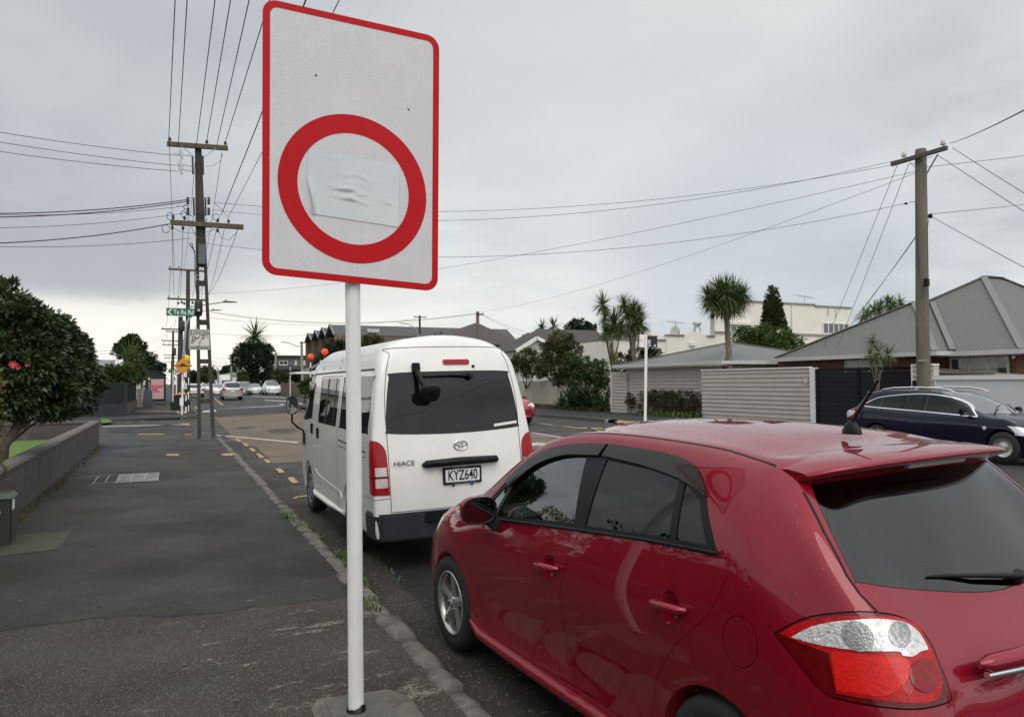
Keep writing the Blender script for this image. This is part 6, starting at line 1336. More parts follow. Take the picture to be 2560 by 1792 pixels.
# hump warning sign
YH = 46.9; hp = lambda k, a, b, Y=YH: AY(*P(k, a, b), Y); hb = G(*P('g', 1395, 1212), .12)
t = thing('hump_sign', (hb.x, YH, .12), 'amber diamond road hump warning sign on white post, with a yellow disc behind its tip', 'road sign')
c_ = hp('3', 414, 504); m = MB(); m.tube([(hb.x-.02, YH, .1), (c_.x, YH, c_.z+.3)], .042, 12); po_ = m.build('post', M['post_white'], t)
hd = 105/5.3575/1850*43.5
def rdiamond(s, r): return [(c_.x+a, c_.z+b) for a, b in smooth_poly([(s, .03), (.03, s), (-.03, s), (-s, .03), (-s, -.03), (-.03, -s), (.03, -s), (s, -.03)], 2)]
def flat(nm, pts, off, mt, par, th=None, Y=YH): 
 m = MB(); y = Y-off; m.prism(pts, lambda a, b: (a, y, b), lambda a, b: (a, y+(th or .0015), b)); return m.build(nm, mt, par)
pl_ = flat('sign_plate', rdiamond(hd, .05), .07, M['black_paint'], t, .006); flat('amber_face', rdiamond(hd*.955, .05), .0725, M['amber'], pl_)
k_ = hd/105; hump = [(-76*k_, -16*k_), (76*k_, -16*k_), (76*k_, -2*k_), (38*k_, -2*k_), (28*k_, 16*k_), (12*k_, 25*k_), (-12*k_, 25*k_), (-28*k_, 16*k_), (-38*k_, -2*k_), (-76*k_, -2*k_)]
flat('hump_symbol', [(c_.x+a, c_.z+b+.02) for a, b in hump], .0755, M['black_paint'], pl_)
q = hp('g', 1410, 560); m = MB(); m.bb(q.x-.09, q.x+.07, YH-.06, YH-.045, hp('g', 1410, 650).z, hp('g', 1410, 470).z); m.build('small_plate', M['white_paint'], t)
q = hp('g', 1375, 925); m = MB(); m.bb(q.x-.10, q.x+.10, YH-.03, YH-.02, hp('g', 1385, 1010).z, hp('g', 1385, 845).z); m.build('post_band', M['white_paint'], t)
# beacons: striped poles with discs
def beacon(Y, pxb, pyb, k, disc, rad, mt, label, stripes, z0=.12, px_top=None):
 b = AY(*P(k, pxb, pyb), Y); c_ = AY(*P(k, *disc), Y); t = thing('crossing_beacon', (c_.x, Y, z0), label, 'beacon', 'crossing beacons')
 m0, m1 = MB(), MB(); n = stripes; zt_ = c_.z-rad*.2
 m = MB(); m.tube([(c_.x, Y, z0), (c_.x, Y, zt_)], .045, 12); m.build('pole', M['black_paint'], t)
 for i in range(n):
  if i % 2 == 0:
   za, zb2 = z0+(zt_-z0)*i/n, z0+(zt_-z0)*(i+1)/n; m = MB(); m.lathe([(.047, za), (.047, zb2)], (c_.x, Y, 0), 'Z', 12); m.build('white_band', M['white_paint'], t)
 m = MB(); m.lathe([(0, -.03), (rad*.97, -.028), (rad, -.01), (rad, .02), (0, .025)], (c_.x, Y-.08, c_.z), 'Y', 32); m.build('disc', M[mt], t)
 return t
beacon(49.6, 1490, 1180, 'g', (1478, -30), .235, 'yellow_disc', 'black and white striped beacon pole with yellow disc behind the hump sign', 9)
# second white striped post beside it
b_ = G(*P('g', 1530, 1080), .12); t = thing('marker_post', (b_.x, 52.5, .12), 'slim black and white marker post beside the parked white sedan', 'post'); zt_ = AY(*P('g', 1530, 240), 52.5).z
x_ = AY(*P('g', 1530, 700), 52.5).x; m = MB(); m.tube([(x_, 52.5, .1), (x_, 52.5, zt_)], .035, 10); m.build('post_shaft', M['post_white'], t)
for i in range(4): m = MB(); m.lathe([(.037, .5+i*.9), (.037, .9+i*.9)], (x_, 52.5, 0), 'Z', 10); m.build('black_band', M['black_paint'], t)
beacon(57, 1355, 760, 'e', (1357, 414), 46/5.74/1850*57, 'orange_disc', 'orange disc beacon, the lower one on the left beyond the van', 10, z0=.13)
beacon(51, 1558, 760, 'e', (1559, 345), 51/5.74/1850*51, 'orange_disc', 'orange disc beacon, the higher one next to the van roof', 10, z0=.13)
polysheet('refuge_island', [[(8.6, 49.5), (10.6, 49.5), (10.8, 59), (8.9, 59)]], .13, M['footpath2'])
# 50 limit sign
Y5_ = 66; c_ = AY(*P('3', 333, 583), Y5_); z0 = zr(Y5_)+.12; t = thing('speed_limit_sign', (c_.x, Y5_, z0), 'round white speed limit sign reading 50 with a red rim', 'road sign'); r_ = 47/5.3575/1850*60.5
m = MB(); m.tube([(c_.x-.02, Y5_, z0), (c_.x, Y5_, c_.z)], .045, 10); m.build('post', M['post_white'], t)
ci = lambda r: [(c_.x+r*math.cos(a), c_.z+r*math.sin(a)) for a in np.linspace(0, 2*math.pi, 36, False)]
pl_ = flat('sign_disc', ci(r_), .06, M['sign_red'], t, .01, Y5_); flat('white_face', ci(r_*.77), .064, M['white_paint'], pl_, None, Y5_)
m = MB(); text_mb(m, '50', r_*1.12, lambda a, b, c: (c_.x+a, Y5_-.068, c_.z+b), sx_=.95, bold=.012); m.build('lettering', M['black_paint'], pl_)
# white bus stop post beyond
Y6_ = 74; c_ = AY(*P('g', 1186, 300), Y6_); z0 = zr(Y6_)+.12; t = thing('bus_stop_post', (c_.x, Y6_, z0), 'plain white post carrying a small dark green bus sign, left of the 50 sign', 'post'); m = MB(); m.tube([(c_.x, Y6_, z0), (c_.x, Y6_, c_.z+.3)], .05, 10); m.build('post_shaft', M['post_white'], t)
m = MB(); q0, q1 = AY(*P('g', 1080, 285), Y6_), AY(*P('g', 1172, 200), Y6_); m.bb(q0.x, q1.x, Y6_-.06, Y6_-.03, q0.z, q1.z); fl_ = m.build('flag', M['green_sign'], t); m = MB(); m.bb(q0.x+.1, q1.x-.25, Y6_-.065, Y6_-.061, q0.z+.15, q0.z+.24); m.build('flag_text_strip', M['white_paint'], fl_)
# wheelie bins and crate
def bin_(px, Y, w_, h_, body, lid, label, k='g'):
 p = AY(*P(k, *px), Y); z0 = zr(Y)+.12; t = thing('wheelie_bin', (p.x, Y, z0), label, 'bin', 'bins on the kerb'); x = p.x
 m = MB(); m.hexa([(x-w_*.42, Y-.22, z0+.06), (x+w_*.42, Y-.22, z0+.06), (x+w_*.42, Y+.22, z0+.06), (x-w_*.42, Y+.22, z0+.06), (x-w_*.5, Y-.30, z0+h_*.93), (x+w_*.5, Y-.30, z0+h_*.93), (x+w_*.5, Y+.30, z0+h_*.93), (x-w_*.5, Y+.30, z0+h_*.93)]); m.build('bin_body', body, t, bevel=.02)
 m = MB(); m.hexa([(x-w_*.53, Y-.34, z0+h_*.935), (x+w_*.53, Y-.34, z0+h_*.935), (x+w_*.53, Y+.32, z0+h_*.935), (x-w_*.53, Y+.32, z0+h_*.935), (x-w_*.46, Y-.26, z0+h_), (x+w_*.46, Y-.26, z0+h_), (x+w_*.46, Y+.30, z0+h_*1.03), (x-w_*.46, Y+.30, z0+h_*1.03)]); m.build('lid', lid, t, bevel=.015)
 for s in (-1, 1): m = MB(); m.lathe([(.0, -.03), (.11, -.03), (.11, .03), (0, .03)], (x+s*w_*.40, Y+.26, z0+.11), 'X', 14); m.build('wheel', M['rubber'], t)
bg = mk('bin_dark_green', (.012, .032, .020), .5, var=.1, vs=9); rl, yl = mk('bin_red_lid', (.42, .012, .02), .45, var=.06, vs=9), mk('bin_yellow_lid', (.75, .42, .02), .45, var=.06, vs=9)
bin_((1295, 1000), 55.2, .60, 1.07, bg, rl, 'dark green wheelie bin with a red lid behind the hump sign post'); bin_((1420, 1000), 54.8, .64, 1.15, bg, yl, 'dark green wheelie bin with a yellow lid beside the striped beacon')
p = AY(*P('g', 1200, 1000), 57); t = thing('recycling_crate', (p.x, 57, .12), 'small open green crate on the footpath left of the bins', 'crate'); m = MB(); m.hexa([(p.x-.2, 56.8, .13), (p.x+.2, 56.8, .13), (p.x+.2, 57.2, .13), (p.x-.2, 57.2, .13), (p.x-.27, 56.7, .62), (p.x+.27, 56.7, .62), (p.x+.27, 57.3, .62), (p.x-.27, 57.3, .62)]); m.build('crate_body', mk('crate_green', (.012, .055, .03), .5, var=.1, vs=9), t, bevel=.02); m = MB(); m.bb(p.x-.29, p.x+.29, 56.68, 57.32, .60, .65); m.build('crate_rim', M['green_sign'], t, bevel=.01)
# bus shelter with its poster
YB = 66; bp = lambda a, b, Y=YB: AY(*P('g', a, b), Y); z0 = zr(YB)+.12; xl, xr = bp(567, 600).x, bp(1018, 600).x; t = thing('bus_shelter', ((xl+xr)/2, YB, z0), 'black bus shelter with arched roof and a pink advertising poster', 'bus shelter')
zt_ = bp(800, 320).z; fr = mk('shelter_black', (.012, .013, .015), .4, var=.1, vs=8)
for x in (xl, xr): 
 for y in (YB, YB+3.6): m = MB(); m.bb(x-.05 if x == xr else x, x if x == xr else x+.05, y, y+.08, z0, zt_); m.build('upright', fr, t)
m = MB(); n_ = 12; top_ = [(xl-.05+(xr-xl+.1)*i/n_, zt_+.30*math.sin(math.pi*i/n_)) for i in range(n_+1)]; bot_ = [(a, b-.07) for a, b in top_]; m.prism(top_+bot_[::-1], lambda a, b: (a, YB-.15, b), lambda a, b: (a, YB+3.9, b)); m.build('roof', fr, t)
m = MB(); m.prism([(xl, zt_-.12)]+bot_+[(xr, zt_-.12)], lambda a, b: (a, YB+.02, b), lambda a, b: (a, YB+.06, b)); m.build('roof_end', fr, t)
xa, xb, za, zb2 = bp(690, 600).x, bp(975, 600).x, bp(800, 865).z, bp(800, 425).z
m = MB(); m.bb(xl+.05, xr-.05, YB-.02, YB+.16, za-.22, zt_-.12); lb_ = m.build('light_box', fr, t)
m = MB(); m.bb(xa, xb, YB-.028, YB-.022, za, zb2); ps = m.build('poster', mk('poster_pink', (.50, .315, .335), .4, var=.03, vs=2), lb_)
rd = mk('poster_red', (.50, .03, .03), .5, var=.05, vs=5)
for i, (s, yy) in enumerate((('ONE ANOTHER', 578), ('IS BETTER', 622), ('WHEN', 664), ('WE FIT', 708))):
 m = MB(); text_mb(m, s, .17, lambda a, b, c: ((xa+xb)/2-(.18 if i == 2 else .03)+a, YB-.032, bp(830, yy).z+b), sx_=.92, bold=.012); m.build('poster_lettering', rd, ps)
m = MB(); q0, q1 = bp(822, 680), bp(920, 640); m.bb(q0.x, q1.x, YB-.032, YB-.029, q0.z, q1.z); m.build('poster_panel', mk('poster_cream', (.55, .50, .44), .5, var=.03, vs=5), ps)
m = MB(); q0, q1 = bp(640, 660), bp(662, 490); m.bb(q0.x, q1.x, YB-.028, YB-.022, q0.z, q1.z); m.build('route_strip', M['steel'], lb_)
m = MB(); q0, q1 = bp(630, 442), bp(675, 392); m.bb(q0.x, q1.x, YB-.028, YB-.022, q0.z, q1.z); m.build('route_badge', M['yellow_disc'], lb_)
m = MB(); m.bb(xr-.5, xr-.12, YB+.8, YB+3.2, z0+.42, z0+.47); m.build('bench', M['steel'], t)
# grey cabinet in front of it
YC = 62; z0 = zr(YC)+.12; q0, q1 = AY(*P('g', 525, 970), YC), AY(*P('g', 722, 660), YC); t = thing('service_cabinet', ((q0.x+q1.x)/2, YC, z0), 'tall grey service cabinet standing in front of the bus shelter', 'cabinet'); gm = mk('cabinet_grey', (.085, .10, .115), .5, var=.06, vs=6)
m = MB(); m.bb(q0.x, q1.x-.2, YC, YC+.5, z0, q1.z); m.build('cabinet_body', gm, t, bevel=.01); zz = (z0+q1.z)/2; m = MB(); m.bb(q0.x+.06, q1.x-.26, YC-.012, YC-.002, zz+.03, q1.z-.05); m.build('upper_door', gm, t); m = MB(); m.bb(q0.x+.06, q1.x-.26, YC-.012, YC-.002, z0+.06, zz); m.build('lower_door', gm, t); m = MB(); m.bb(q1.x-.2, q1.x, YC+.05, YC+.48, z0, q1.z-.06); m.build('side_bay', gm, t, bevel=.01)
# ---------------------------------------------------------------- other vehicles
M['lens_amber'] = mk('amber_lens', (.45, .14, .02), .2, coat=1.0, var=.1, vs=30)
M['headlamp'] = mk('headlamp_clear', (.62, .63, .64), .08, .2, coat=1.0, var=.3, vs=30)
def gen_car(name, loc, rz, label, cat, paint_m, L_=4.5, W_=1.8, H=1.65, zs=.30, belt=(.95, 1.02), rail_y=(.55, 1.3, 2.1, 2.75), cowl=(3.35, 1.02), nose=(4.15, .86), rear_lean=.25, wy=(.85, 3.55), wr=.33, band=None, group=None, roofcut=.86, back=None, front_glass=True, lamps=True, levels=2, glass=None, spokes=5, grille=True, plate=None, bumper=None):
 root = thing(name, loc, label, cat, group, world=False); root.rotation_euler = (0, 0, rz)
 hw = W_/2; b0, b1 = belt; ry = rail_y; zr_ = H-.05; wt = hw*roofcut*.80
 def col_(y, yb, yt, zb, zt, kx=1.0, xt=None):
  return [(hw*.90*kx, y, zs-.06), (hw*.97*kx, y, zs), (hw*.985*kx, y, zs+.17), (hw*1.0*kx, y, (zs+zb)/2+.05), (hw*.985*kx, y, zb-.10), (hw*.93*kx, yb, zb), (hw*(.93*.45+(xt or wt)/hw*.55)*(1 if kx > .9 else kx), (yb+yt)/2, (zb+zt)/2), ((xt or wt)*(1 if kx > .9 else .97), yt, zt)]
 z_at = lambda y: b1+(b0-b1)*min(1, max(0, y/cowl[0]))
 C = [col_(.03, .10+rear_lean*.25, ry[0]-.12, b1, zr_-.07, .86), col_(.28, .32+rear_lean*.2, ry[0]+.05, b1+.01, zr_-.035), col_(wy[0], wy[0], max(ry[0]+.3, wy[0]), b1+.01, zr_), col_(ry[1]+.1, ry[1]+.1, ry[1], z_at(ry[1]), zr_+.005), col_((ry[1]+ry[2])/2+.1, (ry[1]+ry[2])/2+.1, (ry[1]+ry[2])/2, z_at(ry[2]), zr_+.003), col_(ry[2]+.25, ry[2]+.2, ry[2], z_at(ry[2]), zr_-.02),
   col_((ry[3]+cowl[0])/2-.2, (ry[3]+cowl[0])/2-.15, ry[3]-.25, z_at(ry[3]), zr_-.10), col_(cowl[0]-.15, cowl[0]-.10, (ry[3]+cowl[0])/2-.15, b0, (zr_+cowl[1])/2-.06, 1.0, wt*1.06), col_(cowl[0]+.12, cowl[0]+.12, cowl[0]-.05, b0-.03, cowl[1]-.005, 1.0, hw*.78), col_((cowl[0]+nose[0])/2+.1, (cowl[0]+nose[0])/2+.08, (cowl[0]+nose[0])/2, b0-.06, (cowl[1]+nose[1])/2+.025, .99, hw*.74), col_(nose[0]+.05, nose[0]+.03, nose[0]-.02, nose[1]-.10, nose[1]+.01, .95, hw*.68), col_(L_-.16, L_-.20, L_-.26, nose[1]-.20, nose[1]-.08, .80, hw*.58)]
 RF = []
 for i, c in enumerate(C):
  x, y, z = c[7]; rise = .05 if i < 7 else (.03 if i < 11 else .005); dy = (0 if i < 6 else (.06 if i < 11 else .08)) if i else -.05
  RF.append([(x*.74, y+dy*.6, z+rise*.65), (x*.38, y+dy*.95, z+rise*.95), (0, y+dy, z+rise)])
 RE = [[(c[0]*.70, c[1]-.05, c[2]), (c[0]*.36, c[1]-.075, c[2]), (0, c[1]-.08, c[2])] for c in C[0][:7]]
 FR = [[(c[0]*.70, c[1]+.09, c[2]), (c[0]*.36, c[1]+.14, c[2]), (0, c[1]+.15, c[2])] for c in C[-1][:7]]
 B = Body(cage_body(C, RF, RE, FR, levels))
 arch = lambda cy: [(cy+(wr+.045)*math.cos(2*math.pi*i/32), wr+.01+(wr+.045)*math.sin(2*math.pi*i/32)) for i in range(32)]
 link('body', B.shell([side_solid([arch(wy[0]), arch(wy[1])], s, hw*.6, hw*1.3, 2) for s in (-1, 1)]), [paint_m, M['dark'], M['dark'], M['dark']], root)
 gl = glass or M['glass_dark']
 yA = cowl[0]
 band = band or smooth_poly([(yA-.18, b0+.05), (ry[3]-.15, zr_-.17), (ry[2], zr_-.085), (ry[1], zr_-.07), (ry[0]+.25, zr_-.10), (ry[0]-.02+rear_lean*.1, (zr_+b1)/2), (.42+rear_lean*.4, b1+.05), (ry[1], z_at(ry[1])+.03), (ry[2], z_at(ry[2])+.03)], 4, (0,))
 for s in (-1, 1):
  w1 = link('side_window', B.panel(side_solid([band], s, hw*.3), .005), gl, root)
  for yb in (ry[1]+.05, ry[2]-.12):
   link('window_pillar', B.panel(side_solid([[(yb-.04, b1-.0), (yb+.04, b1-.0), (yb+.02, zr_-.05), (yb-.06, zr_-.05)]], s, hw*.3), .007), M['black'], w1)
  if lamps:
   link('tail_lamp', B.panel(end_solid([[(s*hw*.62, b1-.02), (s*hw*1.0, b1-.0), (s*hw*1.0, b1-.25), (s*hw*.72, b1-.20)]], -.3, .35), .006), M['red_lens'], root)
   link('headlamp', B.panel(end_solid([[(s*hw*.50, nose[1]-.12), (s*hw*.98, nose[1]-.01), (s*hw*.98, nose[1]-.20), (s*hw*.55, nose[1]-.23)]], L_-.75, L_+.3), .006), M['headlamp'], root)
  m = MB(); mc = (s*(hw+.09), yA-.42, b0+.09); m.box(mc, (.22, .10, .15)); m.build('door_mirror', paint_m, root, bevel=.03)
  for cy in wy:
   wh = bpy.data.objects.new('wheel', None); col.objects.link(wh); wh.parent = root; BASE[wh.name] = Vector(); c = (s*(hw-.11), cy, wr)
   m = MB(); m.lathe([(wr*.62, -.095), (wr*.93, -.10), (wr, -.06), (wr, .06), (wr*.93, .10), (wr*.62, .095)], c, 'X', 24); m.build('tyre', M['rubber'], wh)
   m = MB(); o = s*.092; m.lathe([(0, o*.9), (wr*.12, o*.9), (wr*.2, o*.55), (wr*.52, o*.65), (wr*.62, o)], c, 'X', 24); m.build('rim', M['alloy'], wh)
 link('rear_window', B.panel(end_solid([smooth_poly([(-hw*.72, b1+.08), (-hw*.58, zr_-.10), (0, zr_-.07), (hw*.58, zr_-.10), (hw*.72, b1+.08), (0, b1+.03)], 3, (0, 4))], -.5, ry[0]+.1), .005), gl, root)
 ws = smooth_poly([(-hw*.80, yA-.12), (-wt*1.0, ry[3]-.20), (-wt*.86, ry[2]+.22), (0, ry[2]+.30), (wt*.86, ry[2]+.22), (wt*1.0, ry[3]-.20), (hw*.80, yA-.12), (0, yA+.06)], 3, (0, 6))
 link('windscreen', B.panel(top_solid([ws], b0+.02, H+.3), .005), M['glass_wind'] if front_glass else gl, root)
 yn = L_+.1; hit = lambda x, z, s=1: B.bvh.ray_cast(Vector((x, 9 if s > 0 else -3, z)), Vector((0, -s, 0)))[0]
 if grille:
  m = MB(); h = hit(0, nose[1]-.20); m.prism(rrect(-hw*.52, hw*.52, nose[1]-.42, nose[1]-.16, .05), lambda a, b: (a, (hit(a, b) or h).y+.012, b), lambda a, b: (a, (hit(a, b) or h).y-.03, b)); gr = m.build('grille', M['black'], root)
  m = MB(); m.prism(rrect(-hw*.7, hw*.7, zs-.02, zs+.12, .03), lambda a, b: (a, (hit(a, b) or h).y+.014, b), lambda a, b: (a, (hit(a, b) or h).y-.03, b)); m.build('lower_intake', M['black'], root)
  if grille == 'chrome':
   for s in (-1, 1): m = MB(); m.bar((s*hw*.55, h.y+.0, nose[1]-.14), (s*hw*.72, h.y-.06, zs+.1), .06, .05); m.build('chrome_blade', M['chrome'], gr)
 h0 = hit(0, b1-.28, -1); m = MB(); m.prism(rrect(-.19, .19, b1-.36, b1-.22, .01), lambda a, b: (a, (hit(a, b, -1) or h0).y-.012, b), lambda a, b: (a, (hit(a, b, -1) or h0).y+.02, b)); m.build('number_plate', M['plate'], root)
 h1 = hit(0, zs+.2); m = MB(); m.prism(rrect(-.19, .19, zs+.14, zs+.26, .01), lambda a, b: (a, h1.y+.03, b), lambda a, b: (a, h1.y-.01, b)); m.build('front_plate', M['plate'], root)
 if bumper:
  m = MB(); m.prism([(-hw*.97, .28), (-hw*.95, .02), (-hw*.7, -.07), (hw*.7, -.07), (hw*.95, .02), (hw*.97, .28)], lambda a, b: (a, b, zs-.03), lambda a, b: (a, b, zs+.16)); m.build('bumper', bumper, root, bevel=.02)
 return root, B
M['glass_wagon'] = mk('wagon_dark_glass', (.008, .010, .011), .03, spec=.35, var=.2, vs=2)
M['glass_wind'] = mk('windscreen_glass', (.06, .07, .075), .03, coat=.8, var=.15, vs=2)
cp = lambda n, c, r=.35, fl=.2: mk(n, c, r, fl, coat=1.0, var=.04, vs=2)
M['p_white'] = cp('white_car_paint', (.70, .70, .69), .35, 0); M['p_silver'] = cp('silver_car_paint', (.40, .40, .39), .35, .5); M['p_grey'] = cp('grey_car_paint', (.10, .11, .12), .35, .4); M['p_navy'] = mk('navy_car_paint', (.003, .004, .020), .35, .2, coat=.7, spec=.1, var=.04, vs=2); M['p_red'] = cp('bright_red_car_paint', (.30, .006, .010), .35, .1); M['p_pale'] = cp('pale_silver_paint', (.55, .56, .56), .35, .3)
def onroad(X, Y): return (X, Y, zr(Y)+.01)
suv, _ = gen_car('silver_suv', onroad(5.6, 77), 0, 'silver four-wheel drive seen from behind, driving away down the street', 'car', M['p_silver'], 4.75, 1.92, 1.83, .42, (1.12, 1.18), (.35, 1.3, 2.2, 2.85), (3.45, 1.18), (4.3, 1.05), .10, (.95, 3.7), .385, bumper=M['p_silver'])
tow, _ = gen_car('parked_sedan', onroad(2.55, 88), 0, 'white sedan parked at the left kerb beyond the striped beacon pole', 'car', M['p_white'], 4.6, 1.84, 1.52, .30, (.92, .99), (.75, 1.3, 2.0, 2.6), (3.2, .99), (4.1, .84), .40, (.9, 3.6), .335, bumper=M['black'])
l2, _ = gen_car('white_pickup', onroad(11.7, 100), math.pi, 'white pickup with bold black grille facing the junction, nearest of the queue', 'car', M['p_white'], 5.0, 1.92, 1.83, .42, (1.14, 1.18), (1.2, 1.7, 2.5, 3.1), (3.7, 1.17), (4.55, 1.08), .1, (1.0, 4.0), .40, grille='chrome')
m = MB(); m.bb(-.5, .5, 2.2, 2.6, 1.83, 1.92); m.build('roof_rack', M['steel'], l2)
for i, (X, Y, pm, lab, sz) in enumerate(((10.9, 112, 'p_pale', 'pale silver hatchback second in the oncoming queue, behind the pickup', (4.2, 1.72, 1.5)), (10.4, 121, 'p_pale', 'small silver car third in the oncoming queue, half hidden', (4.3, 1.72, 1.48)), (9.35, 110, 'p_white', 'boxy white people carrier between the silver wagon and the queue', (4.5, 1.72, 1.78)), (8.55, 104, 'p_grey', 'dark grey car just right of the silver four-wheel drive', (4.5, 1.8, 1.62)), (5.9, 108, 'p_white', 'white car just left of the silver four-wheel drive, facing the viewer', (4.3, 1.75, 1.5)), (7.2, 165, 'p_pale', 'pale car parked far down the street, left of the pole legs', (4.5, 1.8, 1.5)), (5.6, 170, 'p_white', 'white car parked far down the street between the pole legs', (4.5, 1.8, 1.55)), (8.8, 150, 'p_grey', 'grey car far down the street under the white truck', (4.5, 1.8, 1.5)), (4.3, 185, 'p_grey', 'tiny dark car farthest down the street', (4.5, 1.8, 1.55)))):
 L_, W_, H_ = sz; gen_car('distant_car', onroad(X, Y), math.pi, lab, 'car', M[pm], L_, W_, H_, .30, (.92, .98), (.45, 1.2, 2.0, 2.6), (3.15, 1.0), (L_-.5, .86), .2, (.8, L_-.95), .32, group='distant cars on the street')
# white box truck far off
X, Y = 10.3, 160; t = thing('box_truck', onroad(X, Y), 'white box truck far down the street above the parked cars', 'truck'); z0 = zr(Y)
m = MB(); m.bb(X-1.1, X+1.1, Y+.8, Y+6, z0+.9, z0+3.3); m.build('box', M['white_paint'], t, bevel=.04); m = MB(); m.hexa([(X-1.0, Y-1.2, z0+.5), (X+1.0, Y-1.2, z0+.5), (X+1.0, Y+.7, z0+.5), (X-1.0, Y+.7, z0+.5), (X-.95, Y-.8, z0+2.3), (X+.95, Y-.8, z0+2.3), (X+.95, Y+.7, z0+2.4), (X-.95, Y+.7, z0+2.4)]); cb_ = m.build('cab', M['p_white'], t, bevel=.06); m = MB(); m.hexa([(X-.85, Y-1.03, z0+1.5), (X+.85, Y-1.03, z0+1.5), (X+.85, Y-.95, z0+1.5), (X-.85, Y-.95, z0+1.5), (X-.82, Y-.90, z0+2.15), (X+.82, Y-.90, z0+2.15), (X+.82, Y-.80, z0+2.15), (X-.82, Y-.80, z0+2.15)]); m.build('windscreen', M['glass_dark'], cb_)
for sx_ in (-.9, .9):
 for y in (Y-.3, Y+4.5): m = MB(); m.lathe([(0, -.14), (.42, -.14), (.42, .14), (0, .14)], (X+sx_, y, z0+.43), 'X', 16); m.build('wheel', M['rubber'], t)
# red SUV coming past behind the van
rs, _ = gen_car('red_suv', (13.6, 33.1, .005), math.pi, 'bright red car passing on the far side, only its nose showing right of the van', 'car', M['p_red'], 4.5, 1.85, 1.68, .38, (1.05, 1.10), (.45, 1.25, 2.05, 2.65), (3.25, 1.10), (4.1, .98), .2, (.85, 3.5), .36, grille='chrome')
# navy wagon across the road
wband = smooth_poly([(3.54, .955), (3.22, 1.19), (2.82, 1.36), (2.32, 1.435), (1.74, 1.43), (1.06, 1.365), (.76, 1.275), (.50, 1.125), (1.05, 1.085), (2.2, 1.03)], 5, (0, 7))
wg, WB = gen_car('navy_wagon', (17.0, 14.05, .045), math.pi, 'dark navy station wagon with silver roof rails parked at the far kerb', 'car', M['p_navy'], 4.9, 1.80, 1.545, .30, (.97, 1.06), (.62, 1.6, 2.3, 2.95), (3.72, 1.0), (4.45, .80), .45, (.98, 4.08), .335, band=wband, levels=3, grille=True, glass=M['glass_wagon'])
for s in (-1, 1):
 ring = wband; 
 link('chrome_window_trim', WB.panel(side_solid([band_poly(ring+ring[:1], .011)], s, .3), .009), M['chrome'], wg)
 for yb in (1.05, 2.24): link('window_pillar', WB.panel(side_solid([[(yb-.035, 1.0), (yb+.035, 1.0), (yb-.02+.06, 1.46), (yb-.09+.06, 1.46)]], s, .3), .0075), M['black_paint'], wg)
 dg = [[(2.22, 1.02), (2.19, .75), (2.22, .40)], [(3.57, .93), (3.60, .75), (3.56, .45)], [(.98, 1.07), (1.02, .85), (1.30, .62)]]
 for q in dg: link('door_gap', WB.panel(side_solid([band_poly(q, .005)], s, .3), .0015), M['dark'], wg)
 for hy, hz in ((1.23, .93), (2.38, .875)):
  x = abs(WB.bvh.ray_cast(Vector((s*2, hy, hz)), Vector((-s, 0, 0)))[0].x); m = MB(); m.tube([(s*(x+.0), hy-.10, hz), (s*(x+.03), hy-.08, hz), (s*(x+.03), hy+.08, hz-.008), (s*x, hy+.10, hz-.01)], [.010, .017, .017, .010], 8); m.build('door_handle', M['p_navy'], wg)
 m = MB(); m.tube([(s*.575, .85, 1.46), (s*.60, .98, 1.545), (s*.61, 1.3, 1.585), (s*.615, 1.9, 1.60), (s*.61, 2.45, 1.585), (s*.605, 2.75, 1.54), (s*.60, 2.88, 1.47)], [.018, .022, .022, .022, .022, .022, .016], 8); m.build('roof_rail', M['chrome'], wg)
 m = MB(); x = abs(WB.bvh.ray_cast(Vector((s*2, 3.72, .76)), Vector((-s, 0, 0)))[0].x); m.lathe([(0, s*.012), (.035, s*.008), (.045, 0)], (s*x, 3.70, .72), 'X', 16); m.build('side_repeater', M['headlamp'], wg)
 link('tail_lamp_clear', WB.panel(side_solid([smooth_poly([(-.05, .99), (.20, 1.00), (.38, .975), (.24, .86), (.10, .82), (-.05, .83)], 3)], s, .4), .011), M['lamp_clear'], wg)
m = MB(); m.tube([(.55, 3.72, 1.04), (.1, 3.50, 1.16), (-.15, 3.42, 1.20)], [.012, .014, .008], 6); m.build('wiper', M['black'], wg); m = MB(); m.tube([(-.1, 3.78, 1.04), (-.45, 3.45, 1.16), (-.6, 3.30, 1.22)], [.012, .014, .008], 6); m.build('wiper', M['black'], wg)
m = MB(); m.bar((-.60, .60, 1.47), (.60, .60, 1.47), .22, .03, a2=.22); m.build('spoiler', M['p_pale'], wg, bevel=.012)
m = MB(); m.box((-1.0, 3.30, 1.07), (.20, .12, .14)); m.build('door_mirror', M['p_navy'], wg, bevel=.05); 
